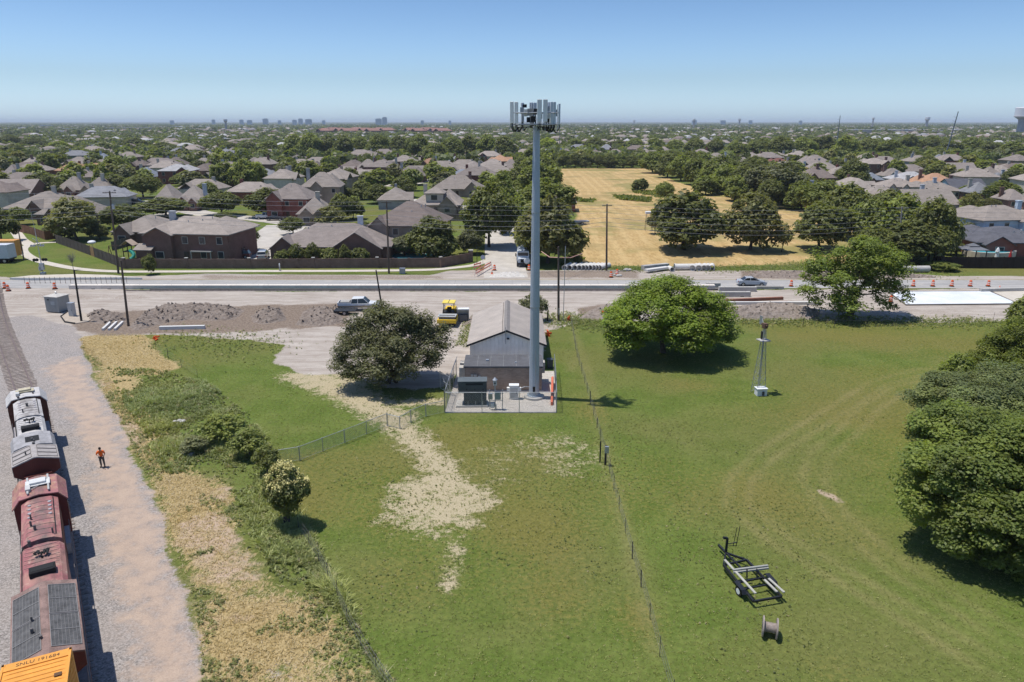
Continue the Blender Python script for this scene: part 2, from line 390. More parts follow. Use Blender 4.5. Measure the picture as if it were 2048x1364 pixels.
def ground():
    acc={}
    off=0
    for z in ((16,66,.33),(66,166,.5),(166,640,2.4)):
        V,F,cls,at3=make_zone(*z)
        for k in range(len(CLS)):
            f=F[cls==k]
            if not len(f): continue
            u,inv=np.unique(f,return_inverse=True)
            a=acc.setdefault(k,[[],[],[[],[],[]],0])
            a[1].append(inv.reshape(f.shape)+a[3]); a[0].append(V[u]); a[3]+=len(u)
            for q in range(3): a[2][q].append(at3[q][u])
    for k,(Vs,Fs,As,_) in acc.items():
        A=[np.concatenate(q) for q in As]
        me=npmesh(CLS[k],np.concatenate(Vs),np.concatenate(Fs),GROUND,{'wa':('FLOAT_COLOR','POINT',A[0]),'wb':('FLOAT_COLOR','POINT',A[1]),'wc':('FLOAT_COLOR','POINT',A[2])})
        setp(link(CLS[k],me),kind='structure')
    # the plain out to the horizon
    m=MB(); R=42000
    m.poly([(-R,-600,-.06),(R,-600,-.06),(R,R,-.06),(-R,R,-.06)])
    t=NT('far_plain'); p=t.pos(); a=t.noise(p,.012,5.0,.65); b=t.noise(p,.05,4.0,.6)
    c=t.mix(t.rng(a,.38,.62,0,1,True),srgb(70,84,52),srgb(112,112,84)); c=t.mix(t.rng(b,.5,.62,0,.8,True),c,srgb(128,122,112))
    t.bsdf(t.scalec(c,.8),.95,spec=.05)
    setp(m.build('ground',t.mat),kind='structure')
ground()
# ---------------------------------------------------------------- foliage material + scatterers
def leaf_mat(name,transl=.28):
    t=NT(name); at_=t.attr('Col'); s=t.n('ShaderNodeSeparateColor'); t.put(s.inputs[0],at_)
    oc=t.oinfo('Color'); orr=t.oinfo('Random')
    base=t.scalec(oc,t.rng(s.outputs[0],0,1,.45,1.55))
    base=t.mix(t.ma('MULTIPLY',s.outputs[1],.55),base,t.mix(1.0,base,(1.75,1.35,.6),'MULTIPLY'))
    base=t.mix(t.ma('MULTIPLY',s.outputs[2],.92),base,(.58,.48,.31))
    base=t.scalec(base,t.rng(orr,0,1,.86,1.14))
    d=t.n('ShaderNodeBsdfPrincipled'); t.put(d.inputs['Base Color'],base); d.inputs['Roughness'].default_value=.5; d.inputs['Specular IOR Level'].default_value=.28
    tr=t.n('ShaderNodeBsdfTranslucent'); t.put(tr.inputs[0],t.mix(1.0,base,(1.45,1.5,.6),'MULTIPLY'))
    mx=t.n('ShaderNodeMixShader'); mx.inputs[0].default_value=transl
    t.t.links.new(d.outputs[0],mx.inputs[1]); t.t.links.new(tr.outputs[0],mx.inputs[2]); t.t.links.new(mx.outputs[0],t.out.inputs[0])
    return t.mat
LEAF=leaf_mat('leaf_surface',.42); GRASSM=leaf_mat('grass_blade',.2)
def unit(v): return v/np.maximum(np.linalg.norm(v,axis=-1,keepdims=True),1e-9)
def leaf_quads(P,Nrm,size,r,elong=1.35):
    n=len(P)
    rnd=unit(r.normal(size=(n,3)))
    U=unit(np.cross(Nrm,rnd)); Wv=np.cross(Nrm,U)
    s=size[:,None]
    fold=Nrm*(s*.18)
    V=np.stack([P-U*s*elong*.5,P-Wv*s*.42+fold,P+U*s*elong*.5,P+Wv*s*.42+fold],1).reshape(-1,3)
    F=np.arange(n*4).reshape(-1,4)
    return V,F
def scatter_leaves(name,pts,h,leaf,col,mat,per=12,seed=1):
    r=np.random.default_rng(seed); n=len(pts); I=np.repeat(np.arange(n),per)
    d=unit(r.normal(size=(len(I),3))); d[:,2]=np.abs(d[:,2]); rr=r.random(len(I))**.45
    P=np.column_stack([pts[I],np.zeros(len(I))])+d*rr[:,None]*np.stack([h[I]*.55,h[I]*.55,h[I]],-1)
    N=unit(d*.45+r.normal(size=(len(I),3))*.45+np.array([0,0,1.1]))
    V,F=leaf_quads(P,N,leaf[I]*r.uniform(.6,1.3,len(I)),r,1.6)
    c=np.clip(col[I]+r.normal(size=(len(I),1))*.10,0,1); C=np.repeat(np.column_stack([c,np.ones(len(c))]),4,0)
    return link(name,npmesh(name,V,F,mat,{'Col':('FLOAT_COLOR','POINT',C)}))
def scatter_blades(name,pts,h,w,col,mat,label=None,tilt=.55,per=4,seed=1):
    """upright tufts: PTS (n,2), H heights, colour attribute COL (n,3)"""
    r=np.random.default_rng(seed); n=len(pts)
    P=np.repeat(np.column_stack([pts,np.zeros(n)]),per,0); H=np.repeat(h,per)*r.uniform(.6,1.15,n*per); Wd=np.repeat(w,per)
    an=r.uniform(0,2*PI,n*per); P[:,:2]+=r.normal(size=(n*per,2))*Wd[:,None]*.9
    side=np.stack([np.cos(an),np.sin(an),0*an],-1); lean=np.stack([-np.sin(an),np.cos(an),0*an],-1)*r.normal(size=(n*per,1))*tilt
    tip=P+np.array([0,0,1])*H[:,None]+lean*H[:,None]
    mid=P+np.array([0,0,1])*H[:,None]*.55+lean*H[:,None]*.3
    V=np.stack([P-side*Wd[:,None]*.25,mid-side*Wd[:,None]*.5,tip,mid+side*Wd[:,None]*.5],1).reshape(-1,3)
    V[:,2]=np.maximum(V[:,2],-.02)
    F=np.arange(n*per*4).reshape(-1,4)
    c=np.repeat(np.repeat(col,per,0),4,0); c=np.clip(c+r.normal(size=(len(c)//4,1)).repeat(4,0)*.10,0,1)
    C=np.column_stack([c,np.ones(len(c))])
    me=npmesh(name,V,F,mat,{'Col':('FLOAT_COLOR','POINT',C)})
    return link(name,me)
def rand_in(poly,n,r):
    q=np.array(poly);lo=q.min(0);hi=q.max(0);out=[]
    while sum(map(len,out))<n:
        p=r.uniform(lo,hi,(n*3,2)); out.append(p[sdist(p[:,0],p[:,1],poly)>0])
    return np.concatenate(out)[:n]
def grasses():
    r=np.random.default_rng(5)
    # lawn tufts
    Y=r.uniform(22,90,110000)**1.0; X=r.uniform(-1,1,110000)*(Y*.76+6)
    W=weights(X,Y)
    bare=np.maximum.reduce([W['dirt'],W['gravel'],W['straw']*.9])
    k=(bare<.35)&(r.random(len(X))<np.clip(1.25-W['sand']*1.5,0,1)*np.clip(62/Y,.25,1))
    k&=~((X>-7)&(X<4.8)&(Y>65)&(Y<93))
    X,Y=X[k],Y[k]; n=len(X); W={q:v[k] for q,v in W.items()}
    patch=vnoise(X,Y,7,21); 
    col=np.column_stack([np.clip(.42+.5*(patch-.5)+.12*r.normal(size=n),0,1),np.clip(.3+.9*(vnoise(X,Y,14,22)-.42)+W['brown']*.4,0,1),np.clip(W['sand']*.25+(r.random(n)<.05)*.5,0,1)])
    o=scatter_blades('grass',np.column_stack([X,Y]),r.uniform(.03,.085,n)*(1+1.6*W['sand']),r.uniform(.018,.04,n)*(1+.6*W['sand']),col,GRASSM,per=4,tilt=1.1,seed=3)
    o.color=(.215,.25,.08,1); setp(o,kind='stuff')
    q=np.column_stack([r.uniform(-14,40,9000),r.uniform(26,70,9000)]); W=weights(q[:,0],q[:,1]); gp=vnoise(q[:,0],q[:,1],5,73); q=q[((gp>.53)|(W['sand']>.25))&(W['dirt']<.3)&(W['straw']<.3)&(W['gravel']<.3)&~((q[:,0]>-7)&(q[:,1]>64.8))]; n=len(q)
    o=scatter_leaves('lawn_weeds',q,r.uniform(.04,.16,n),r.uniform(.035,.075,n),np.column_stack([np.clip(.5+.15*r.normal(size=n),0,1),np.clip(.4+.3*r.normal(size=n),0,1),(r.random(n)<.10)*.8]),LEAF,per=9,seed=9); o.color=(.19,.23,.085,1); setp(o,kind='stuff')
    # straw tufts
    p=np.concatenate([rand_in(P_STRAW1,15000,r),rand_in(P_STRAW2,4000,r)]); W=weights(p[:,0],p[:,1])
    k=(W['straw']>r.uniform(.25,.75,len(p)))&(W['gravel']<.6); p=p[k]; n=len(p); pt=vnoise(p[:,0],p[:,1],3,31)
    col=np.column_stack([.4+.4*pt,np.full(n,.7),np.clip(.45+2.2*(pt-.45)+.25*r.normal(size=n),0,1)])
    o=scatter_blades('straw',p,r.uniform(.04,.16,n),r.uniform(.02,.045,n),col,GRASSM,per=3,tilt=1.6,seed=4)
    o.color=(.34,.285,.15,1); setp(o,kind='stuff')
    q=rand_in(P_STRAW1,5200,r); gp=vnoise(q[:,0],q[:,1],3.5,71); W=weights(q[:,0],q[:,1]); q=q[(gp>.50)&(W['gravel']<.5)]; n=len(q)
    o=scatter_leaves('green_tufts',q,r.uniform(.08,.35,n),r.uniform(.05,.11,n),np.column_stack([np.clip(.5+.15*r.normal(size=n),0,1),np.clip(.35+.2*r.normal(size=n),0,1),(r.random(n)<.15)*.6]),LEAF,per=9,seed=8); o.color=(.17,.205,.085,1); setp(o,kind='stuff')
    # tall weeds on the bank
    p=np.concatenate([rand_in(P_WEED,7000,r),rand_in(PX([(255,760),(420,780),(520,860),(560,950),(470,935),(330,880)]),4500,r),rand_in(PX([(560,1060),(610,1040),(660,1140),(740,1290),(790,1380),(760,1370),(690,1240),(640,1180)]),1800,r)])
    n=len(p); d=vnoise(p[:,0],p[:,1],4,41); k=d>.36+.06*r.normal(size=n); p=p[k]; d=d[k]; n=len(p)
    col=np.column_stack([np.clip(.22+.75*(d-.3)+.12*r.normal(size=n),0,1),np.clip(vnoise(p[:,0],p[:,1],6,42)*1.1-.25,0,1),np.clip((r.random(n)<.06)*.7,0,1)])
    pb=p[::2]; db=d[::2]; cb_=col[::2]; ob=scatter_blades('weedy_grass',pb,(.15+1.0*np.clip(db-.36,0,1))*r.uniform(.7,1.4,len(pb)),r.uniform(.035,.07,len(pb)),np.clip(cb_*[1,1,1]+[.12,.15,.03],0,1),GRASSM,per=16,tilt=.75,seed=15); ob.color=(.30,.36,.15,1); setp(ob,kind='stuff')
    p=p[1::2]; d=d[1::2]; col=col[1::2]; n=len(p)
    o=scatter_leaves('weeds',p,(.12+1.25*np.clip(d-.38,0,1))*r.uniform(.5,1.4,n),r.uniform(.05,.13,n),col,LEAF,per=15,seed=5)
    o.color=(.28,.33,.15,1); setp(o,kind='stuff')
    # roadside green on the far verge, and fringe between lawn and works
    segs=[]
    for a,b,wd,cnt in (((1125,533),(1230,536),1.2,700),((1230,536),(1320,539),1.6,700),((1400,538),(1650,533),2.0,1600),((1600,533),(1760,538),3,1500),((1780,536),(1870,532),4,1300),((1460,641),(2000,645),1.6,2600),((1110,640),(1210,645),2.2,1600),((340,675),(540,695),3.0,700),((930,690),(945,640),1.0,500)):
        A=Vector(g2(*a));B=Vector(g2(*b)); t=r.random(cnt)
        q=np.outer(1-t,A)+np.outer(t,B)+r.normal(size=(cnt,2))*[wd*.7,wd]; segs.append(q)
    p=np.concatenate(segs); n=len(p)
    col=np.column_stack([np.clip(.4+.18*r.normal(size=n),0,1),np.clip(.25+.3*r.normal(size=n),0,1),(r.random(n)<.12)*.6])
    o=scatter_leaves('roadside_weeds',p,r.uniform(.1,.42,n),r.uniform(.06,.13,n),col,LEAF,per=10,seed=6)
    o.color=(.19,.24,.085,1); setp(o,kind='stuff')
grasses()
# ================================================================ NEAR THINGS
GALV=M('galvanised_steel',(.42,.44,.46),.45,.6,.12,1.2,streak=True)
STEELP=M('monopole_paint',(.40,.45,.50),.5,.25,.10,.7,streak=True)
DARK=M('dark_metal',(.035,.037,.04),.55,.3)
BLACK=M('black_rubber',(.018,.018,.018),.8)
WHITE=M('white_paint',(.72,.73,.72),.5,0,.06)
CREAM=M('cream_plastic',(.74,.74,.70),.5,0,.06)
CONC=M('concrete',(.43,.41,.375),.9,0,.14,.8,.25,30)
CONCW=M('fresh_concrete',(.60,.585,.55),.9,0,.08,.5,.15,30)
WOODP=M('weathered_pole_wood',(.105,.082,.064),.9,0,.25,2.0,.3,25,streak=True)
WOODB=M('black_creosote_wood',(.03,.026,.024),.9,0,.25,2.0,.3,25,streak=True)
ORANGE=M('safety_orange',(.80,.13,.03),.6,0,.12)
YELLOW=M('machine_yellow',(.72,.47,.03),.45,0,.06)
GLASS=M('vehicle_glass',(.02,.024,.028),.12,0,.05,spec=.6)
def chain_mat():
    t=NT('chain_link'); c=t.coord('Object')
    v=t.scaled(c,(1,1,1),(0,0,0))
    s=t.n('ShaderNodeSeparateXYZ'); t.put(s.inputs[0],v)
    a=t.ma('ADD',t.ma('ADD',s.outputs[0],s.outputs[1]),s.outputs[2]); b=t.ma('SUBTRACT',t.ma('ADD',s.outputs[0],s.outputs[1]),s.outputs[2])
    k=t.ma('MAXIMUM',t.ma('GREATER_THAN',t.ma('FRACT',t.ma('MULTIPLY',a,13.0)),.87),t.ma('GREATER_THAN',t.ma('FRACT',t.ma('MULTIPLY',b,13.0)),.87))
    t.bsdf((.36,.38,.39),.5,.4,alpha=k); return t.mat
CHAIN=chain_mat()
def lerp2(a,b,t): return (a[0]+(b[0]-a[0])*t,a[1]+(b[1]-a[1])*t)
def chain_fence(name,label,pts,h=1.8,sp=3.0,group=None,barb=False,rail=True,mesh=True):
    x0,y0=pts[0]
    root=thing(name,label,'fence',(x0,y0,0),0,group)
    P=[(p[0]-x0,p[1]-y0) for p in pts]
    mm=MB();rr=MB()
    for i,(a,b) in enumerate(zip(P[:-1],P[1:])):
        L=math.dist(a,b); n=max(1,round(L/sp))
        for k in range(n+(1 if i==len(P)-2 else 0)):
            q=lerp2(a,b,k/n); m=MB(); m.cyl((*q,0),(*q,h+.05),.035 if k else .05,None,8)
            if barb: m.cyl((*q,h+.05),(q[0]+.12,q[1]-.08,h+.38),.02,None,5)
            m.build('post',GALV,root)
        if rail: rr.cyl((*a,h),(*b,h),.026,None,6); rr.cyl((*a,.08),(*b,.08),.012,None,5)
        if barb:
            for z in (.16,.27,.37): rr.cyl((a[0]+.1*z/.4,a[1],h+z),(b[0]+.1*z/.4,b[1],h+z),.009,None,4)
        mm.poly([(*a,.05),(*b,.05),(*b,h),(*a,h)])
    if rail: rr.build('rail',GALV,root)
    if mesh: mm.build('chain_mesh',CHAIN,root)
    return root
# ---------------------------------------------------------------- cell tower
TX,TY=2.25,69.5
def cell_tower():
    r=thing('cell_tower','tall grey steel monopole carrying three sectors of cellular antennas','tower',(TX,TY,0))
    m=MB(); m.lathe([(1.05,0),(1.05,.22),(1.0,.26)],24); m.build('foundation',CONC,r)
    m=MB(); m.lathe([(.72,.26),(.72,.33)],20); 
    for i in range(14):
        a=2*PI*i/14; m.cyl((.64*math.cos(a),.64*math.sin(a),.33),(.64*math.cos(a),.64*math.sin(a),.47),.03,None,6)
    m.build('base_plate',STEELP,r)
    m=MB(); n=12
    m.cyl((0,0,.33),(0,0,9.6),.525,.455,n,roll=.13); m.cyl((0,0,9.5),(0,0,18.8),.478,.385,n,roll=.13); m.cyl((0,0,18.7),(0,0,26.55),.40,.315,n,roll=.13)
    m.build('pole',STEELP,r)
    for z,rr_ in ((9.55,.49),(18.75,.42)):
        m=MB(); m.cyl((0,0,z-.05),(0,0,z+.05),rr_,rr_,24); m.build('joint_collar',GALV,r)
    m=MB(); m.box((-.02,-.522,1.05),(.26,.07,.62)); m.build('hand_hole',BLACK,r)
    for x,z0,z1 in ((.12,.4,5.2),):
        m=MB(); m.cyl((x,-.56,z0),(x-.02,-.5,z1),.028,None,6); m.build('conduit',GALV,r)
    m=MB(); m.lathe([(.36,26.45),(.36,26.6)],12); m.build('top_plate',STEELP,r)
    # triangular head frame: three sector booms at two heights
    ang=[math.radians(a) for a in (262,22,142)]
    for k,a in enumerate(ang):
        m=MB(); d=Vector((math.cos(a),math.sin(a),0)); s=Vector((-d.y,d.x,0))
        for z in (26.75,27.75):
            m.cyl(d*.2+Vector((0,0,z)),d*1.35+Vector((0,0,z)),.06,None,8)
            m.cyl(d*1.35-s*1.75+Vector((0,0,z)),d*1.35+s*1.75+Vector((0,0,z)),.05,None,8)
            m.cyl(d*.3+Vector((0,0,z-.0)),d*1.35+s*1.2+Vector((0,0,z)),.03,None,6); m.cyl(d*.3+Vector((0,0,z)),d*1.35-s*1.2+Vector((0,0,z)),.03,None,6)
        m.build('sector_boom',GALV,r)
        m=MB(); m.prism([tuple((d*.3-s*.35)[:2]),tuple((d*1.3-s*1.1)[:2]),tuple((d*1.3+s*1.1)[:2]),tuple((d*.3+s*.35)[:2])],26.68,26.72); m.build('platform_grating',DARK,r)
    ant=[(-2.24,-.72,-14,.33,1.86,27.78),(-1.84,-.86,-14,.33,1.86,27.76),(.20,-1.38,0,.42,1.92,27.93),(.72,-1.38,0,.40,1.92,27.93),
         (1.26,-.55,40,.30,1.9,27.75),(1.52,-.2,46,.34,1.9,27.75),(2.02,.55,80,.30,1.85,27.65),(1.05,.25,60,.28,1.8,27.8),
         (-.52,.95,150,.30,1.5,27.95),(-.35,1.0,150,.26,1.5,27.9),(-.12,.6,190,.3,.75,28.3),(-1.25,.55,210,.28,1.7,27.8)]
    for i,(x,y,fd,w,h,z) in enumerate(ant):
        f=math.radians(fd-90); d=Vector((math.cos(f),math.sin(f),0)); s=Vector((-d.y,d.x,0))
        c=Vector((x,y,z)); m=MB(); m.box(tuple(c+d*.08),(w,.17,h),f+PI/2); 
        o=m.build('antenna_panel',CREAM if i<4 else M('antenna_grey',(.58,.62,.64),.5,0,.06),r,bevel=.03)
        m=MB(); m.cyl(c-d*.1+Vector((0,0,-h/2-.75)),c-d*.1+Vector((0,0,h/2-.1)),.035,None,7); m.build('mount_pipe',GALV,r)
        m=MB(); q=c-Vector((0,0,h/2))
        for k in (-1,0,1):
            b=q+s*k*w*.28; pts=[b+d*.08,b+d*.1+Vector((0,0,-.3)),b*1.0+Vector((-x*.10,-y*.1,-.75)),Vector((x*.72+k*.05,y*.72,26.75-.25)),Vector((x*.2,y*.2,26.55))]
            m.tube(pts,.032,5)
        m.build('cable',BLACK,r)
    for x,y,z,w,h,mt in ((-1.35,-.7,27.95,.34,.55,GALV),(-1.02,-.78,27.75,.34,.62,CREAM),(-1.1,-.3,28.35,.38,.28,DARK),(-.62,-1.15,27.8,.5,.62,M('radio_tan',(.42,.39,.36),.5)),(-.15,-1.1,27.85,.35,.5,DARK),(1.0,-.9,28.1,.3,.45,GALV),(1.05,-.95,27.5,.32,.5,CREAM),(-.35,-.6,27.2,.4,.5,DARK),(.95,-.3,27.2,.4,.5,DARK),(-.75,-.5,27.15,.35,.45,DARK),(1.75,.1,27.75,.3,.6,GALV),(.35,.8,27.5,.4,.5,DARK)):
        m=MB(); m.box((x,y,z),(w,.2,h)); 
        for k in range(5): m.box((x-w*.4+k*w*.2,y-.12,z),(.02,.05,h*.9))
        m.build('radio_unit',mt,r)
cell_tower()
# ---------------------------------------------------------------- compound pad, fences
def compound():
    m=MB(); m.prism([(-6.5,65.4),(4.3,65.4),(4.75,77.6),(-6.1,77.6)],0,.05)
    t=NT('crushed_limestone'); p=t.pos(); n=t.noise(p,14,3); c=t.mix(t.rng(n,.35,.65),(.36,.325,.285),(.56,.52,.46)); c=t.mix(t.rng(t.noise(p,.8,4),.5,.7,0,.5),c,(.33,.29,.25)); t.bsdf(c,.95,0,t.bump(n,.5,.04),.1)
    setp(m.build('gravel_pad',t.mat),kind='structure')
    chain_fence('chain_link_fence','chain link fence along the front of the gravel tower compound',[(-6.5,65.45),(4.3,65.45)],2.1,3.6)
    chain_fence('chain_link_fence','chain link fence on the grass side of the tower compound',[(4.3,65.45),(4.55,71.5),(4.75,77.4)],2.1,3.0)
    chain_fence('chain_link_fence','chain link fence with leaning barbed wire beside the generator',[(-6.5,65.45),(-6.35,70),(-6.1,75.5)],2.1,2.6,barb=True)
    # open gate leaf hanging outwards
    g=thing('chain_link_gate','open chain link gate leaf swung out from the compound fence','gate',(-6.35,70,0))
    m=MB(); a,b=(0,0),(-1.2,1.9)
    for z in (.15,1.1,2.0): m.cyl((*a,z),(*b,z),.03,None,6)
    m.cyl((*a,.1),(*a,2.05),.03,None,6); m.cyl((*b,.1),(*b,2.05),.03,None,6); m.cyl((*a,.15),(*b,2.0),.02,None,6); m.build('gate_frame',GALV,g)
    m=MB(); m.poly([(*a,.15),(*b,.15),(*b,2),(*a,2)]); m.build('chain_mesh',CHAIN,g)
compound()
def brick_mat(name,a,b,mort,scale=6.0):
    t=NT(name); c=t.coord('Object')
    s=t.n('ShaderNodeSeparateXYZ'); t.put(s.inputs[0],c); cm=t.n('ShaderNodeCombineXYZ'); t.put(cm.inputs[0],t.ma('ADD',s.outputs[0],s.outputs[1])); t.put(cm.inputs[1],s.outputs[2])
    k=t.n('ShaderNodeTexBrick'); t.put(k.inputs['Vector'],cm.outputs[0]); k.inputs['Scale'].default_value=scale; k.inputs['Color1'].default_value=(*a,1); k.inputs['Color2'].default_value=(*b,1); k.inputs['Mortar'].default_value=(*mort,1); k.inputs['Mortar Size'].default_value=.025; k.inputs['Brick Width'].default_value=1.3; k.inputs['Row Height'].default_value=.45
    col=t.scalec(k.outputs[0],t.rng(t.noise(c,.9,4,.6),.3,.7,.82,1.18)); t.bsdf(col,.9,0,None,.15); return t.mat
SHBR=brick_mat('shelter_aggregate',(.27,.205,.16),(.34,.265,.21),(.28,.23,.19),4.0)
def shelter():
    r=thing('equipment_shelter','low brown aggregate equipment shelter with flat dark panelled roof behind the monopole','shelter',(-.9,73.1,0))
    m=MB(); m.bx(-4.0,4.0,-1.85,1.85,.12,2.62); m.build('wall',SHBR,r)
    m=MB(); m.bx(-4.15,4.15,-2.0,2.0,0,.14); m.build('slab',CONC,r)
    m=MB(); m.bx(-4.12,4.12,-1.97,1.97,2.62,2.80); m.build('roof',M('shelter_roof',(.105,.105,.11),.8,0,.2,.8,grime=.5),r)
    m=MB()
    for x in (-2.7,-1.35,0,1.35,2.7): m.bx(x-.02,x+.02,-1.96,1.96,2.80,2.815)
    m.bx(-4.1,4.1,.0,.03,2.80,2.812); m.build('roof_seam',M('seam',(.2,.2,.2),.8),r)
    for x,w,h,z in ((-3.25,.24,.55,1.62),(-2.9,.32,.5,1.62),(-2.5,.26,.62,1.45)):
        m=MB(); m.bx(x-w/2,x+w/2,-2.03,-1.852,z-h/2,z+h/2); b=m.build('meter_box',M('meter_grey',(.36,.36,.35),.5,.2),r,bevel=.015)
        m=MB(); m.cyl((x,-1.93,.1),(x,-1.93,z-h/2),.035,None,6); m.build('conduit',GALV,r)
    for y,z in ((.6,1.7),(-.9,1.7)):
        m=MB(); m.bx(-4.62,-4.003,y-.45,y+.45,z-.75,z+.75); a=m.build('air_conditioner',M('ac_tan',(.45,.42,.37),.6),r,bevel=.03)
        m=MB(); m.bx(-4.64,-4.622,y-.38,y+.38,z-.55,z+.1); m.build('grille',DARK,a)
    m=MB(); m.bx(4.003,4.4,.2,1.1,1.3,2.5); m.build('air_conditioner',M('ac_tan',(.45,.42,.37),.6),r,bevel=.03)
    m=MB(); m.bx(-1.85,-1.55,-.2,.1,2.8,2.93); m.build('roof_vent',GALV,r); m=MB(); m.bx(1.2,1.4,-.9,-.7,2.8,2.9); m.build('roof_vent',GALV,r)
    m=MB(); m.bx(4.003,4.05,-1.2,-.2,.14,2.2); d=m.build('door',M('door_grey',(.3,.3,.3),.5),r)
    m=MB(); m.cyl((4.05,-.35,1.1),(4.13,-.35,1.1),.04,None,8); m.build('handle',GALV,d)
shelter()
def ribbed(name,a,b,per=3.2,axis=0):
    t=NT(name); c=t.coord('Object'); s=t.n('ShaderNodeSeparateXYZ'); t.put(s.inputs[0],c)
    f=t.ma('FRACT',t.ma('MULTIPLY',s.outputs[axis],per)); k=t.rng(t.ma('ABSOLUTE',t.ma('SUBTRACT',f,.5)),.36,.47,0,1,True)
    col=t.mix(t.ma('MULTIPLY',k,.55),a,b); col=t.scalec(col,t.rng(t.noise(c,.6,4,.6),.3,.7,.86,1.12))
    t.bsdf(col,.55,.15,t.bump(k,.6,.05),.3); return t.mat
def barn():
    r=thing('metal_barn','long pale metal barn with brown-grey ribbed gable roof behind the shelter','barn',(-.6,78.4,0))
    w=4.15;L=13.6;e=2.95;pk=4.55
    m=MB(); m.exty([(-w,0),(w,0),(w,e),(0,pk-.12),(-w,e)],0,L); m.build('wall',ribbed('barn_siding',(.90,.88,.84),(.85,.83,.80),2.2),r)
    m=MB(); o=.28
    sl=(pk-e)/w
    m.exty([(-w-.35,e-.35*sl+.03),(0,pk+.03),(w+.35,e-.35*sl+.03),(w+.35,e-.35*sl+.11),(0,pk+.11),(-w-.35,e-.35*sl+.11)],-o,L+o)
    m.build('roof',ribbed('barn_roofing',(.44,.38,.32),(.32,.275,.23),3.3,1),r)
    m=MB(); m.exty([(-.34,pk-.02),(0,pk+.15),(.34,pk-.02),(.34,pk+.02),(0,pk+.19),(-.34,pk+.02)],-o-.02,L+o+.02); m.build('ridge_cap',M('ridge',(.25,.225,.2),.6,.2),r)
    m=MB()
    for s in (-1,1): m.bar((s*(w+.36),-o-.03,e-.36*sl+.05),(0,-o-.03,pk+.05),.06,.2)
    m.build('fascia',DARK,r)
    m=MB(); m.cyl((-.12,-.36,3.1),(-.12,-.36,5.1),.03,None,6); m.cyl((-.12,-.36,3.3),(-.12,0,3.3),.02,None,5); m.build('mast',GALV,r)
    m=MB(); m.bx(.0,.3,-.32,-.005,3.62,3.74); m.build('flood_light',DARK,r)
    m=MB(); m.tube([(-.45,-.2,pk+.12-.18),(-.5,4,pk-.05),(-.48,9,pk-.05),(-.5,L,pk-.06)],.025,5); m.build('roof_cable',BLACK,r)
    m=MB(); m.bx(w+.003,w+.05,3.5,6.0,0,2.5); m.build('side_door',M('barn_door',(.3,.31,.32),.5),r)
barn()
def generator():
    r=thing('generator','dark grey standby generator enclosure on a concrete slab inside the compound','generator',(-4.15,67.6,0),.03)
    m=MB(); m.bx(-1.4,1.75,-.95,.75,.05,.2); m.build('slab',CONC,r)
    DG=M('generator_green_grey',(.072,.085,.088),.5,.1,.12)
    m=MB(); m.bx(-.62,1.62,-.62,.5,.2,1.45); m.build('tank',M('generator_base',(.045,.05,.052),.55),r,bevel=.03)
    m=MB(); m.bx(-1.15,1.65,-.68,.62,1.45,2.62); e=m.build('enclosure',DG,r,bevel=.04)
    m=MB(); m.bx(-1.2,1.7,-.72,.66,2.62,2.68); m.build('lid',M('generator_lid',(.11,.125,.125),.5),r)
    m=MB()
    for k in range(4): m.bx(-.4,1.3,-.70,-.682,2.3+k*.05,2.33+k*.05)
    m.build('louvre',BLACK,e)
    for x in (-.6,.2,1.0):
        m=MB(); m.bx(x-.38,x+.38,-.695,-.681,1.55,2.2); d=m.build('panel_door',DG,r,bevel=.01); m=MB(); m.bx(x+.26,x+.32,-.73,-.696,1.8,1.92); m.build('handle',BLACK,d)
    for x in (-.2,.55,1.25): 
        m=MB(); m.cyl((x,-.8,.2),(x,-.8,.65),.03,None,6); m.build('conduit',GALV,r)
generator()
def rack():
    r=thing('equipment_rack','grey pipe rack holding small equipment boxes at the compound front','rack',(-1.55,66.2,0))
    for x in (-.62,.62):
        m=MB(); m.cyl((x,0,.05),(x,0,2.05),.04,None,8); m.sphere((x,0,2.07),.05,8,6); m.build('post',GALV,r)
    m=MB(); m.cyl((-.72,0,.95),(.72,0,.95),.03,None,6); m.cyl((-.72,0,1.7),(.72,0,1.7),.03,None,6); m.build('rail',GALV,r)
    for x,z,w,h,mt in ((-.55,1.45,.42,.62,GALV),(.18,1.5,.55,.78,M('cab_green',(.27,.32,.31),.5,.2)),(-.38,.5,.32,.5,CREAM),(-.05,.35,.2,.5,GALV)):
        m=MB(); m.bx(x-w/2,x+w/2,-.22,.02,z-h/2,z+h/2); m.build('box',mt,r,bevel=.02)
    m=MB(); m.cyl((-.1,.1,.05),(-.1,.1,2.6),.055,None,8); m.build('mast',GALV,r)
    m=MB(); m.bx(-.26,.08,-.12,.16,2.55,3.1); h=m.build('camera_housing',M('housing',(.47,.47,.46),.5),r,bevel=.03)
    m=MB(); m.bx(-.16,-.03,-.135,-.121,2.72,2.88); m.build('lens',BLACK,h)
    m=MB(); m.lathe([(.26,3.1),(.1,3.28),(.03,3.36)],10,(-.1,.02)); m.build('cap',GALV,r)
rack()
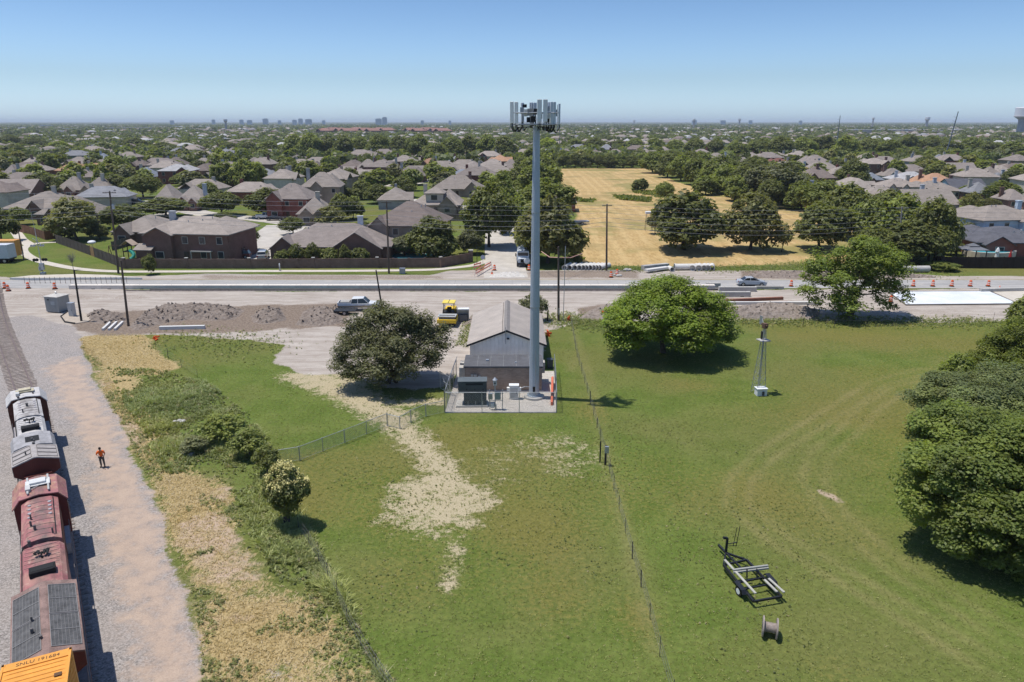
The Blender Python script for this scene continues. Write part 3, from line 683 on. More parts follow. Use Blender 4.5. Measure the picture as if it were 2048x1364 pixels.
def cabinet():
    r=thing('electrical_cabinet','small off-white electrical cabinet standing beside the monopole base','cabinet',(.2,69.1,0))
    m=MB(); m.bx(-.45,.45,-.3,.3,.05,1.5); b=m.build('body',CREAM,r,bevel=.03)
    m=MB(); m.bx(-.5,.5,-.34,.34,1.5,1.56); m.build('lid',WHITE,r)
    m=MB(); m.bx(-.38,.38,-.318,-.301,.2,1.3); d=m.build('door',M('cab_door',(.5,.5,.48),.5),r); m=MB(); m.bx(.24,.29,-.35,-.319,.7,.9); m.build('handle',DARK,d)
    for s in (-1,1):
        m=MB(); m.bx(min(s*.451,s*.72),max(s*.451,s*.72),-.15,.15,.9,1.25); m.build('side_box',CREAM,r)
    m=MB(); m.tube([(.5,.1,1.1),(1.1,.2,1.25),(1.6,.3,1.2)],.03,6); m.build('conduit',GALV,r)
cabinet()
def pipes_etc():
    m=MB(); 
    for k in range(3): m.cyl((3.95,67.2,.1+.2*(k%2)),(4.35,73.6,.15+.28*k),.13,None,10)
    o=setp(m.build('orange_conduit',M('orange_red_plastic',(.62,.16,.09),.6)),'orange plastic conduit pipes propped against the compound fence','pipe')
    r=thing('trash_can','dark grey wheeled bin at the corner of the barn','bin',(4.35,78.9,0))
    m=MB(); m.box((0,0,.5),(.6,.62,1.0),0,1.12); m.build('body',M('bin_grey',(.05,.06,.068),.5),r,bevel=.03)
    m=MB(); m.box((0,0,1.04),(.74,.78,.08)); m.build('lid',M('bin_lid',(.06,.07,.08),.5),r,bevel=.02)
    m=MB()
    for s in (-1,1): m.cyl((s*.27,.34,.13),(s*.35,.34,.13),.13,None,12)
    m.build('wheel',BLACK,r)
pipes_etc()
# ---------------------------------------------------------------- field and diagonal fences
chain_fence('chain_link_fence','low chain link fence crossing the weedy lawn diagonally',PX([(545,930),(600,921),(690,886),(775,852)]),1.25,3.0)
chain_fence('chain_link_fence','short low chain link fence running from the sandy path to the compound',PX([(822,845),(852,833),(890,825)]),1.25,2.6)
g=chain_fence('chain_link_gate','low closed chain link gate across the sandy path',PX([(775,852),(800,858),(822,845)]),1.2,1.6)
g['category']='gate'
def wire_fence(label,pts,posts,h=1.15,tall=(),mat=None,wires=3,dy=0):
    x0,y0=pts[0]; r=thing('wire_fence',label,'fence',(x0,y0,0))
    P=[(p[0]-x0,p[1]-y0) for p in pts]
    seg=[math.dist(a,b) for a,b in zip(P[:-1],P[1:])]; T=sum(seg)
    rr=random.Random(len(pts)*7+posts)
    def along(s):
        for a,b,L in zip(P[:-1],P[1:],seg):
            if s<=L+1e-6: return lerp2(a,b,s/L)
            s-=L
        return P[-1]
    tops=[]
    for k in range(posts):
        q=along(T*k/(posts-1)); hh=h*rr.uniform(.85,1.25); tx,ty=rr.uniform(-.06,.06),rr.uniform(-.06,.06)
        m=MB(); m.cyl((*q,0),(q[0]+tx,q[1]+ty,hh),.018 if rr.random()<.85 else .035,None,6); m.build('post',mat or M('post_grey',(.09,.08,.07),.8),r); tops.append(q)
    w=MB()
    for j in range(wires):
        z=h*(.35+.6*j/max(1,wires-1))
        for a,b in zip(tops[:-1],tops[1:]):
            w.tube([(*a,z),((a[0]+b[0])/2,(a[1]+b[1])/2,z-.05),(*b,z)],.008,4)
    w.build('wire',M('fence_wire',(.22,.21,.2),.5,.4),r)
    return r
wire_fence('old wire fence of thin dark posts running the length of the lawn',PX([(1142,648),(1155,720),(1170,770),(1195,860),(1212,920),(1232,1000),(1262,1110),(1290,1200),(1318,1310),(1345,1400)]),24)
wire_fence('sparse wire fence with thin steel posts along the back of the lawn',PX([(1485,652),(1620,655),(1760,660),(1900,655),(2020,640),(2200,640)]),14,1.3)
wire_fence('tangled wire fence overgrown with weeds beside the straw strip',PX([(598,1062),(630,1110),(665,1180),(700,1260),(745,1335),(790,1400)]),9,1.2,wires=3)
wire_fence('short bent wire fence in the grass near the dirt piles',PX([(312,700),(370,740),(395,755)]),4,1.1)
def post_box():
    x,y=g2(1208,930); r=thing('utility_post','short dark wooden post beside the lawn fence with a grey meter box','post',(x,y,0))
    m=MB(); m.cyl((.1,0,0),(.1,0,1.75),.09,None,8); m.cyl((-.28,.5,0),(-.28,.5,1.9),.06,None,8); m.build('post',WOODB,r)
    m=MB(); m.bx(-.0,.32,-.24,-.09,1.15,1.75); m.build('meter_box',GALV,r,bevel=.02)
post_box()
def windmill():
    x,y=g2(1516,786); r=thing('lattice_tower','slender galvanised lattice windmill tower with its wheel missing','tower',(x,y,0),.3)
    H=6.9; b=.52; tp=.10
    for sx,sy in ((-1,-1),(1,-1),(1,1),(-1,1)):
        m=MB(); m.bar((sx*b,sy*b,0),(sx*tp,sy*tp,H),.045,.045); m.build('leg',GALV,r)
    m=MB(); n=9
    c=[(-1,-1),(1,-1),(1,1),(-1,1)]
    for k in range(n):
        z0=H*k/n; z1=H*(k+1)/n; w0=b+(tp-b)*k/n; w1=b+(tp-b)*(k+1)/n
        for i in range(4):
            a,d=c[i],c[(i+1)%4]
            m.cyl((a[0]*w0,a[1]*w0,z0),(d[0]*w1,d[1]*w1,z1),.011,None,4); m.cyl((d[0]*w0,d[1]*w0,z0),(a[0]*w1,a[1]*w1,z1),.011,None,4); m.cyl((a[0]*w1,a[1]*w1,z1),(d[0]*w1,d[1]*w1,z1),.016,None,4)
    m.build('bracing',GALV,r)
    m=MB(); m.cyl((0,0,.2),(0,0,H+.5),.03,None,6); m.build('pump_rod',GALV,r)
    m=MB(); m.box((0,0,5.75),(1.05,1.05,.06)); m.box((0,0,5.68),(.9,.9,.05)); m.build('platform',M('platform_wood',(.42,.4,.37),.8),r)
    m=MB(); m.box((0,0,H+.35),(.35,.5,.5)); m.cyl((0,-.4,H+.4),(0,.5,H+.4),.12,None,10); m.build('gearbox',M('rusty_gear',(.12,.07,.05),.8),r)
    m=MB(); m.bar((0,.3,H+.4),(.25,.9,H+.9),.04,.12); m.prism([(.2,.8),(.24,.8),(.3,1.3),(.26,1.3)],H+.2,H+1.1); m.build('tail_vane',GALV,r)
    m=MB(); m.bx(-.55,-.5,-.5,-.2,H-.9,H-.1); m.build('paddle',DARK,r)
    x2,y2=g2(1521,790); b_=thing('pump_box','white metal pump box at the foot of the lattice tower','box',(x2,y2,0),.1)
    m=MB(); m.bx(-.52,.52,-.35,.4,0,.75); m.build('body',WHITE,b_,bevel=.02); m=MB(); m.bx(-.58,.58,-.42,.46,.75,.81); m.build('lid',WHITE,b_); m=MB(); m.cyl((.1,-.42,.1),(.1,-.36,.5),.12,None,8); m.build('outlet',DARK,b_)
windmill()
def trailer():
    O=at(1500,1160); r=thing('boat_trailer','empty black boat trailer with white bunk boards lying on the lawn','trailer',(O.x,O.y,0))
    L=lambda px,py,z=0: at(px,py,z)-Vector((O.x,O.y,0))
    z=.42; FR=M('trailer_black',(.028,.03,.034),.45,.3,.1); BK=M('bunk_board',(.40,.39,.33),.8)
    fl,fr,rl,rr_=L(1447,1130,z),L(1493,1120,z),L(1507,1203,z),L(1563,1193,z); tip=L(1437,1090,z)
    m=MB(); m.bar(fl,rl,.12,.16); m.bar(fr,rr_,.12,.16); m.bar(rl,rr_,.1,.12); m.bar(fl.lerp(rl,.0),fr.lerp(rr_,.0),.1,.12); m.bar(fl.lerp(rl,.5),fr.lerp(rr_,.5),.1,.1); m.bar(fl.lerp(rl,.68),fr.lerp(rr_,.68),.08,.08)
    m.build('frame',FR,r)
    neck=tip.lerp((fl+fr)/2,.45)
    m=MB(); m.bar(tip,neck,.12,.14); m.bar(neck,fl,.1,.12); m.bar(neck,fr,.1,.12); m.bar(neck,(fl+fr)/2+Vector((.2,-.6,0)),.1,.1); m.build('tongue',FR,r)
    m=MB(); m.bar(neck,neck+Vector((.05,.1,1.0)),.14,.1); m.bar(neck+Vector((.05,.1,1.0)),neck+Vector((-.25,.0,1.1)),.14,.14); m.build('winch_post',FR,r)
    m=MB(); a=neck+Vector((.15,.15,.55)); m.cyl(a,a+Vector((.6,.05,.1)),.03,None,6); m.cyl(a+Vector((.35,.05,-.2)),a+Vector((.5,.1,1.15)),.022,None,6); m.cyl(a+Vector((.55,.05,-.2)),a+Vector((.68,.1,1.25)),.022,None,6); m.cyl(a+Vector((-.1,0,-.15)),a+Vector((.58,.05,-.15)),.02,None,6); m.build('step_ladder',FR,r)
    up=Vector((0,0,.26))
    for p,q in ((fl.lerp(rl,-.02)+Vector((.12,.1,0)),fl.lerp(rl,.92)+Vector((.28,.1,0))),(fr.lerp(rr_,.64)+Vector((.02,.05,0)),fr.lerp(rr_,1.02)+Vector((.12,.1,0))),(fr.lerp(rr_,.66)+Vector((-.3,0,0)),fr.lerp(rr_,.98)+Vector((-.24,0,0)))):
        m=MB(); m.bar(p+up,q+up,.14,.06); m.build('bunk_board',BK,r)
    m=MB(); p=L(1466,1140,.75); q=L(1536,1131,.75); m.bar(p,q,.13,.09); m.bar(p+Vector((0,-.12,-.1)),q+Vector((0,-.12,-.1)),.1,.1); m.build('cross_bunk',M('bunk_grey',(.30,.30,.27),.8),r)
    d=(rl-fl).normalized(); s=(fr-fl).normalized()
    for base,sg in ((fl.lerp(rl,.66),-1),(fr.lerp(rr_,.62),1)):
        c=base+s*sg*.22; c.z=.3
        m=MB(); m.cyl(c-s*.1,c+s*.1,.3,None,18); w=m.build('wheel',BLACK,r); m=MB(); m.cyl(c+s*sg*.09,c+s*sg*.112,.18,None,14); m.build('rim',WHITE,w)
        m=MB(); k=c+Vector((0,0,.36)); m.bar(k-d*.45,k+d*.45,.3,.05); m.bar(k-d*.45,k-d*.6-Vector((0,0,.2)),.3,.04); m.bar(k+d*.45,k+d*.6-Vector((0,0,.2)),.3,.04); m.build('fender',FR,r)
    m=MB(); 
    for b in (fl.lerp(rl,.45)+s*.75,fl.lerp(rl,.5)+s*1.35): m.bar(b,b+Vector((0,.15,.55)),.06,.1)
    m.build('upright',FR,r)
trailer()
def spool():
    p=at(1538,1272); r=thing('cable_spool','weathered grey wooden cable spool lying on its side on the lawn','cable spool',(p.x,p.y,0),math.radians(-18))
    SP=M('spool_wood',(.30,.255,.225),.9,0,.22,3.0,.2,30); R=.56
    for s in (-1,1):
        m=MB(); m.cyl((s*.36-.035,0,R),(s*.36+.035,0,R),R,None,32); f=m.build('flange',SP,r)
        m=MB(); m.cyl((s*.40-.02,0,R),(s*.40+.02,0,R),.1,None,14); m.build('hub_plate',DARK,f)
        m=MB()
        for k in range(4): a=k*PI/2+.5; m.cyl((s*.38-.03,.34*math.cos(a),R+.34*math.sin(a)),(s*.38+.03,.34*math.cos(a),R+.34*math.sin(a)),.03,None,6)
        m.build('bolt',DARK,f)
    m=MB(); m.cyl((-.33,0,R),(.33,0,R),.27,None,24); m.build('drum',M('spool_drum',(.27,.225,.195),.9,0,.3,6,.3,30),r)
spool()
# ---------------------------------------------------------------- person
def skin(name,verts,edges,rad,mat,parent,sub=1,root=0):
    me=bpy.data.meshes.new(name); me.from_pydata(verts,edges,[]); me.materials.append(mat)
    o=bpy.data.objects.new(name,me); COL.objects.link(o); o.parent=parent
    mo=o.modifiers.new('s','SKIN'); mo.use_smooth_shade=True
    sv=me.skin_vertices[0].data
    for i,rr in enumerate(rad): sv[i].radius=rr if isinstance(rr,tuple) else (rr,rr)
    sv[root].use_root=True
    if sub:
        s=o.modifiers.new('d','SUBSURF'); s.levels=sub; s.render_levels=sub
    return o
def person():
    x,y=g2(206,934); r=thing('person','person in orange high visibility shirt and grey trousers looking down while walking the gravel track','person',(x,y,0),math.radians(20))
    SK=M('skin',(.42,.25,.18),.6,0,.05); SH=M('orange_shirt',(.85,.16,.02),.7,0,.1,6); TR=M('grey_trousers',(.085,.08,.078),.85,0,.15,6); HR=M('dark_hair',(.025,.02,.018),.7)
    # faces -Y; body: pelvis..head, arms with hands, legs
    V=[(0,0,.95),(0,.0,1.15),(0,-.01,1.38),(0,-.03,1.48),(0,-.07,1.56),(0,-.10,1.66),
       (.20,0,1.40),(.30,-.02,1.14),(.22,-.22,1.02),(.17,-.30,1.04),
       (-.20,0,1.40),(-.32,-.05,1.15),(-.10,-.26,1.12),(-.03,-.31,1.14),
       (.10,0,.90),(.13,-.02,.50),(.14,.03,.10),(.15,-.12,.04),
       (-.10,0,.90),(-.11,.0,.50),(-.12,.10,.10),(-.13,-.05,.04)]
    E=[(0,1),(1,2),(2,3),(3,4),(4,5),(2,6),(6,7),(7,8),(8,9),(2,10),(10,11),(11,12),(12,13),(0,14),(14,15),(15,16),(16,17),(0,18),(18,19),(19,20),(20,21)]
    R=[(.14,.11),(.135,.10),(.15,.11),.06,(.07,.08),(.085,.10),.06,.045,.032,(.04,.02),.06,.045,.032,(.04,.02),.09,.06,.045,.04,.09,.06,.045,.04]
    for w,sx in ((9,.0),(13,0)):
        wx,wy,wz=V[w]
        for k in range(5):
            b=len(V); dx=(k-1.5)*.018 if k<4 else (.045 if wx>0 else -.045)
            V+= [(wx+dx,wy-.05,wz+.0),(wx+dx*1.1,wy-.085-.012*(1.5-abs(k-1.5)) if k<4 else wy-.06,wz-.02)]
            E+= [(w,b),(b,b+1)]; R+= [.010,.008]
    skin('body',V,E,R,SK,r,1)
    VS=[(0,0,.90),(0,0,1.15),(0,-.01,1.38),(0,-.03,1.46),(.20,0,1.41),(.285,-.02,1.18),(-.20,0,1.41),(-.305,-.05,1.18)]
    skin('shirt',VS,[(0,1),(1,2),(2,3),(2,4),(4,5),(2,6),(6,7)],[(.175,.135),(.165,.125),(.185,.135),.085,.088,.075,.088,.075],SH,r,1)
    VT=[(0,0,.97),(.10,0,.88),(.13,-.02,.50),(.14,.03,.08),(-.10,0,.88),(-.11,0,.5),(-.12,.10,.08)]
    skin('trousers',VT,[(0,1),(1,2),(2,3),(0,4),(4,5),(5,6)],[(.165,.13),.115,.085,.07,.115,.085,.07],TR,r,1)
    for s,yy in ((1,-.04),(-1,.03)):
        m=MB(); m.sphere((s*.14,yy,.05),.075,10,6,.75); m.sphere((s*.145,yy-.12,.04),.065,10,6,.6); m.build('boot',BLACK,r,True)
    m=MB(); m.sphere((0,-.075,1.695),.103,12,8,1.05); m.build('hair',HR,r,True)
    m=MB(); m.sphere((0,-.195,1.62),.016,6,4); 
    for s in (-1,1): m.sphere((s*.095,-.09,1.64),.02,6,4)
    m.build('face_features',SK,r,True)
    m=MB(); m.bx(.14,.22,-.42,-.36,1.02,1.045); setp(m.build('phone',BLACK),'small dark handset held by the person in orange','phone').parent=None
    bpy.data.objects['phone'].location=(x,y,0); bpy.data.objects['phone'].rotation_euler=(0,0,math.radians(20))
person()
# ================================================================ RAILWAY
RAILP=[(-112,152),(-92,126),(-75,102.5),(-63.4,87.3),(-54.2,75.5),(-45.6,64.3),(-41.36,58.25),(-36.2,50.8),(-30.8,43.04),(-25.9,35.6),(-20.8,27.5),(-15.6,18.6),(-11,10)]
def cr(P,n=10):
    out=[]
    for i in range(len(P)-1):
        p0=Vector(P[max(0,i-1)]);p1=Vector(P[i]);p2=Vector(P[i+1]);p3=Vector(P[min(len(P)-1,i+2)])
        for k in range(n):
            t=k/n; out.append(.5*((2*p1)+(-p0+p2)*t+(2*p0-5*p1+4*p2-p3)*t*t+(-p0+3*p1-3*p2+p3)*t**3))
    out.append(Vector(P[-1])); return out
RC=cr(RAILP)
RS=[0]
for a,b in zip(RC[:-1],RC[1:]): RS.append(RS[-1]+(b-a).length)
def on_track(s):
    for i in range(len(RC)-1):
        if s<=RS[i+1]:
            t=(s-RS[i])/(RS[i+1]-RS[i]); d=(RC[i+1]-RC[i]).normalized(); return RC[i].lerp(RC[i+1],t),d
    return RC[-1],(RC[-1]-RC[-2]).normalized()
def s_of(p):
    best=min(range(len(RC)),key=lambda i:(RC[i]-Vector(p)).length); return RS[best]
def track():
    r=thing('railway_track','single railway track of rusty rails on weathered wooden sleepers','railway track',(0,0,0))
    RUST=M('rail_rust',(.20,.15,.135),.6,.3,.15,2)
    TIE=M('sleeper_wood',(.26,.215,.185),.9,0,.35,1.5,.3,25)
    for sd in (-1,1):
        m=MB(); pts=[]
        for p,i in zip(RC,range(len(RC))):
            d=(RC[min(i+1,len(RC)-1)]-RC[max(i-1,0)]).normalized(); n=Vector((-d.y,d.x)); q=p+n*sd*.755; pts.append((q.x,q.y))
        prof=[(-.07,.10),(.07,.10),(.025,.14),(.04,.22),(.04,.27),(-.04,.27),(-.04,.22),(-.025,.14)]
        vs=[];fs=[];k=len(prof)
        for i,q in enumerate(pts):
            d=(Vector(pts[min(i+1,len(pts)-1)])-Vector(pts[max(i-1,0)])).normalized(); n=(-d.y,d.x)
            for a,z in prof: vs.append((q[0]+n[0]*a,q[1]+n[1]*a,z))
        for i in range(len(pts)-1):
            for j in range(k): fs.append((i*k+j,i*k+(j+1)%k,(i+1)*k+(j+1)%k,(i+1)*k+j))
        m.add(vs,fs); m.build('rail',RUST,r)
    m=MB(); s=3; rr=random.Random(3)
    while s<RS[-1]-1:
        p,d=on_track(s); a=math.atan2(d.y,d.x)+rr.uniform(-.03,.03); m.box((p.x+rr.uniform(-.06,.06),p.y,-.015),(.24,2.65+rr.uniform(-.1,.1),.13),a); s+=.54+rr.uniform(-.03,.05)
    o=m.build('sleeper',TIE,r); o['kind']='stuff'
    for side,nm in ((1,'rail_clip'),):
        pass
track()
def truck_wheels(m,x,z=.62):
    pass
def loco(name,label,s_front,CABC,HOODC,ROOFC,RADC,SIDE,dims,stripe):
    """local +x points to the far (cab) end; x=0 at cab front. dims: cab length, hood1 length, gap, hood2 length, radiator length"""
    p,d=on_track(s_front); p2,_=on_track(s_front+16); dd=(p-p2).normalized()
    rz=math.atan2(dd.y,dd.x)
    nl=Vector((dd.y,-dd.x)); nl=nl if nl.x<0 else -nl; r=thing(name,label,'locomotive',(p.x+nl.x*.22,p.y+nl.y*.22,.24),rz); r.scale=(1,.90,1)
    cl,h1,gp,h2,rl=dims; total=cl+h1+gp+h2+rl; rear=-total-.75
    UG=M('underframe_black',(.02,.02,.022),.8,0,.2,2,grime=.4); DK=M('walkway_deck',(.20,.19,.185),.8,0,.25,1.5,grime=.5)
    zd=1.45
    m=MB(); m.bx(rear,.95,-1.5,1.5,zd-.28,zd); m.build('deck',[DK],r)
    m=MB(); m.bx(rear+.2,.8,-1.52,1.52,zd-.42,zd-.285); m.build('side_sill',SIDE,r)
    m=MB(); m.bx(-total*.62,-total*.30,-1.35,1.35,.35,zd-.43); m.build('fuel_tank',UG,r,bevel=.12)
    for xc in (-2.3,-total+1.9):
        m=MB(); m.bx(xc-2.1,xc+2.1,-1.12,1.12,.42,.95); t_=m.build('bogie',UG,r,bevel=.05)
        for k in (-1.65,0,1.65):
            m=MB()
            for sd in (-1,1): m.cyl((xc+k,sd*.68,.5),(xc+k,sd*.82,.5),.5,None,20)
            m.build('wheelset',M('wheel_steel',(.11,.095,.085),.6,.5),t_)
    # cab with chamfered roof
    cb=MB(); prof=[(-1.55,zd),(1.55,zd),(1.55,3.85),(1.12,4.36),(.0,4.5),(-1.12,4.36),(-1.55,3.85)]
    cb.ext(prof,-cl,0); c=cb.build('cab',CABC,r)
    m=MB(); rp=[(-1.66,3.86),(-1.16,4.44),(0,4.585),(1.16,4.44),(1.66,3.86),(1.62,3.80),(1.13,4.38),(0,4.52),(-1.13,4.38),(-1.62,3.80)]
    m.ext(rp,-cl-.14,.12); m.build('cab_roof',ROOFC,r)
    for sd in (-1,1):
        for k,(a,b) in enumerate(((-cl*.45,-.25),(-cl*.92,-cl*.55))):
            m=MB(); m.bx(a,b,min(sd*1.553,sd*1.575),max(sd*1.553,sd*1.575),2.75,3.5); m.build('cab_window',GLASS,c)
    m=MB(); 
    for sd in (-1,1): m.bx(.003,.03,min(sd*.25,sd*1.3),max(sd*.25,sd*1.3),3.1,3.75)
    m.build('windscreen',GLASS,c)
    m=MB(); m.ext([(-.75,zd),(.75,zd),(.75,2.6),(.5,2.85),(-.5,2.85),(-.75,2.6)],.125,.85); m.build('nose',CABC,r)
    m=MB(); m.bx(-cl*.6,-cl*.25,-.75,.75,4.62,4.68); m.bx(-cl*.55,-cl*.3,-.5,.5,4.68,4.82); m.build('roof_unit',M('roof_unit_cream',(.48,.43,.30),.7,0,.2,3,grime=.4) if not stripe else M('horn_white',(.6,.6,.58),.5),r,bevel=.04)
    if stripe:
        m=MB()
        for y in (-.62,.62): m.bx(-cl*.95,-.1,y-.06,y+.06,4.60,4.67)
        m.tube([(-.3,-.3,4.62),(-.9,.2,4.66),(-1.6,-.1,4.66),(-2.0,.5,4.62)],.03,5); m.build('roof_cable',M('grey_cable',(.4,.4,.38),.6),r)
    # hoods
    w1=1.08
    hp=[(-w1,zd),(w1,zd),(w1,4.12),(w1*.62,4.32),(0,4.38),(-w1*.62,4.32),(-w1,4.12)]
    x0=-cl-.14; x1=x0-h1
    m=MB(); m.ext(hp,x1,x0); m.mi=0
    h=m.build('hood',HOODC,r)
    m=MB(); k=x0-.7
    while k>x1+.3: 
        m.ext([(-w1-.006,4.08),(-w1*.62,4.335),(0,4.392),(w1*.62,4.335),(w1+.006,4.08),(w1*.62,4.31),(0,4.37),(-w1*.62,4.31)],k-.02,k+.02); k-=.62
    m.build('hood_seam',M('seam_dark',(.10,.085,.08),.8),h)
    m=MB()
    for q in range(4):
        for sd in (-1,1): m.cyl((x0-.9-q*.55,sd*.58,4.30),(x0-.9-q*.55,sd*.58,4.38),.11,None,10)
    m.build('hatch',M('hatch_grey',(.36,.33,.33),.6),h)
    m=MB(); md=MB(); k=x0-.4
    while k>x1+.5:
        m.bx(k-.62,k-.06,w1+.003,w1+.03,1.7,3.9); md.bx(k-.62,k-.06,-w1-.03,-w1-.003,1.7,3.9)
        k-=.72
    m.build('hood_door',SIDE,h); md.build('hood_door',SIDE,h)
    m=MB(); m.bx(x1-gp,x1-.002,-w1+.06,w1-.06,zd,3.75); m.build('hood_recess',BLACK,r)
    x2=x1-gp; x3=x2-h2; w2=1.16 if stripe else 1.10
    hp2=[(-w2,zd),(w2,zd),(w2,4.0),(w2*.8,4.22),(w2*.3,4.34),(-w2*.3,4.34),(-w2*.8,4.22),(-w2,4.0)]
    m=MB(); m.ext(hp2,x3,x2-.002); g=m.build('engine_hood',ROOFC if not stripe else HOODC,r)
    m=MB()
    for y in (-.35,.35):
        for q in range(6): m.bx(x2-.3-q*.42-.03,x2-.3-q*.42,-w2*.78,w2*.78,4.335,4.352) if y>0 else None
    m.build('hood_seam',M('seam_dark',(.10,.085,.08),.8),g)
    # horn cluster, exhaust stack
    hx=x2-h2*.38
    m=MB()
    for q in range(5): m.cyl((hx+.05*q,-.28+.14*q,4.5+.05*(q%2)),(hx+.42-.1*(q%3),-.34+.17*q,4.56),.05,.10,8)
    m.cyl((hx,0,4.34),(hx,0,4.5),.05,None,6); m.build('horn',BLACK,r)
    m=MB(); ex=x2-h2*.72; m.bx(ex-.38,ex+.30,-.66,.66,4.30,4.62); e=m.build('exhaust_stack',M('soot_black',(.018,.017,.018),.9),r,bevel=.05)
    m=MB(); m.bx(ex-.25,ex+.15,-.55,.55,4.625,4.64); m.build('stack_opening',BLACK,e)
    # radiator section with wings
    x4=x3-rl; zw=3.35
    if not stripe:
        hw=rl*.50; xa=x3-hw
        wp=[(-1.0,zd),(1.0,zd),(1.0,3.2),(1.52,3.42),(1.55,3.9),(1.3,4.28),(.5,4.47),(-.5,4.47),(-1.3,4.28),(-1.55,3.9),(-1.52,3.42),(-.98,3.2)]
        m=MB(); m.ext(wp,xa,x3-.003); b=m.build('dynamic_brake_housing',M('brake_grey',(.33,.32,.32),.7,0,.2,1.5,grime=.6),r)
        m=MB(); m.bx(x3-hw*.75,x3-hw*.35,-.48,.48,4.472,4.5); m.build('grille',BLACK,b)
        xs=xa-.05
    else: xs=x3-.05
    rp=[(-.95,zd),(.95,zd),(.95,3.0),(1.55,3.35),(1.57,4.12),(0.12,4.52),(-.12,4.52),(-1.57,4.12),(-1.55,3.35),(-.95,3.0)]
    m=MB(); m.ext(rp,x4,xs); rd=m.build('radiator_wing',RADC,r)
    L=xs-x4
    slope=(4.52-4.12)/(1.57-.12)
    mg=MB(); mf=MB()
    n=2 if stripe else 3; ins=.42 if stripe else .18
    sec=(L-2*ins)/n
    for q in range(n):
        a=xs-ins-q*sec-.05; bq=a-sec+.1
        for sd in (-1,1):
            zz=lambda y:4.52-(abs(y)-.12)*slope+.012
            y0,y1=sd*.22,sd*1.47
            mg.add([(bq,y0,zz(y0)),(a,y0,zz(y0)),(a,y1,zz(y1)),(bq,y1,zz(y1))],[(0,1,2,3) if sd>0 else (3,2,1,0)])
            for k in range(3 if stripe else 2):
                xx=a+(bq-a)*k/(2 if stripe else 1); mf.bar((xx,y0,zz(y0)+.012),(xx,y1,zz(y1)+.012),.04,.03)
            for y in (y0,y1): mf.bar((a,y,zz(y)+.012),(bq,y,zz(y)+.012),.03,.03)
            if stripe:
                for k in range(1,8): yy=y0+(y1-y0)*k/8; mf.bar((a,yy,zz(yy)+.008),(bq,yy,zz(yy)+.008),.012,.014)
    mg.build('radiator_grille',M('radiator_mesh',(.10,.098,.096),.7,.2,.35,3,grime=.5) if stripe else M('radiator_tan',(.34,.31,.29),.7,0,.15,3),rd)
    mf.build('grille_frame',M('grille_frame',(.24,.23,.22),.6,.3) if stripe else M('grille_dark',(.16,.145,.135),.7),rd)
    m=MB(); rr=random.Random(int(total*10))
    for q in range(9):
        xx=rr.uniform(x4+.3,-.3); yy=rr.uniform(-.7,.7); m.cyl((xx,yy,4.30),(xx,yy,4.66),rr.uniform(.04,.10),None,8)
    m.build('roof_fitting',M('fitting_dark',(.12,.11,.105),.7),r)
    m=MB(); m.tube([(-cl-.3,.95,4.12),(x1,1.0,4.12),(x2,1.05,4.1),(x3+.2,1.05,4.1)],.045,5); m.tube([(-cl-.3,-.8,4.28),(x1+.4,-.8,4.28)],.03,5); m.build('conduit',UG,r)
    m=MB(); m.bx(-cl*.8,-cl*.55,.45,.75,4.55,4.75); m.sphere((-cl*.3,-.5,4.6),.16,8,6); m.build('radio_antenna',M('antenna_white',(.5,.49,.46),.5),r)
    # rear end face, lights
    m=MB(); m.ext([(-.9,zd),(.9,zd),(.9,3.3),(-.9,3.3)],x4-.32,x4-.003); en=m.build('end_hood',SIDE,r)
    m=MB(); m.ext([(-.94,zd),(.94,zd),(.94,3.0),(1.53,3.36),(1.54,4.05),(0.1,4.44),(-.1,4.44),(-1.54,4.05),(-1.53,3.36),(-.94,3.0)],x4-.02,x4-.002); m.build('end_plate',SIDE,rd)
    m=MB()
    for y in (-.14,.14): m.cyl((x4-.36,y,3.15),(x4-.323,y,3.15),.1,None,12)
    m.build('headlight',M('lamp_lens',(.5,.5,.48),.2),en)
    m=MB(); m.bx(x4-.338,x4-.323,-.85,.85,2.0,2.5); m.build('stripe',M('stripe_yellow',(.55,.33,.02),.5),en)
    if stripe:
        m=MB(); m.lathe([(.5,0),(.62,.1),(.2,.12)],16); o=m.build('end_fan',M('fan_grey',(.22,.2,.2),.6),r); o.location=(x4-.30,.0,3.72); o.rotation_euler=(0,-PI/2,0); o.scale=(.55,1.2,.5)
    m=MB(); m.bar((x4-.42,-.5,2.7),(x4-.42,.0,2.7),.04,.04); m.bar((x4-.42,-.4,2.2),(x4-.42,0,2.2),.04,.04); m.build('grab_iron',M('grab_white',(.5,.5,.5),.5),r)
    # handrails
    for sd in (-1,1):
        m=MB(); xr=rear+.15; xe=-cl-.2
        m.tube([(xr,sd*1.44,zd+1.0),(xe,sd*1.44,zd+1.0)],.022,5); m.tube([(xr,sd*1.44,zd+.5),(xe,sd*1.44,zd+.5)],.016,5)
        k=xr
        while k<xe: m.cyl((k,sd*1.44,zd),(k,sd*1.44,zd+1.0),.02,None,5); k+=1.45
        m.build('handrail',M('handrail_dark',(.06,.055,.055),.6) if not stripe else M('handrail_grey',(.16,.14,.14),.6),r)
        m=MB(); m.bx(-cl-2.9,-cl-.5,min(sd*.95,sd*1.42),max(sd*.95,sd*1.42),zd+.003,zd+.75); m.build('side_box',M('side_box_grey',(.36,.34,.34),.7,0,.15,2,grime=.4),r,bevel=.03)
    for xx in (rear,.95):
        m=MB(); m.bx(min(xx,xx+(.6 if xx>0 else -.6)),max(xx,xx+(.6 if xx>0 else -.6)),-.15,.15,.55,.85); m.build('coupler',UG,r)
    m=MB()
    for y in (-1.35,1.35):
        for k in range(4): m.bx(rear-.02,rear+.18,y-.2,y+.2,.25+k*.3,.28+k*.3)
    m.build('steps',UG,r)
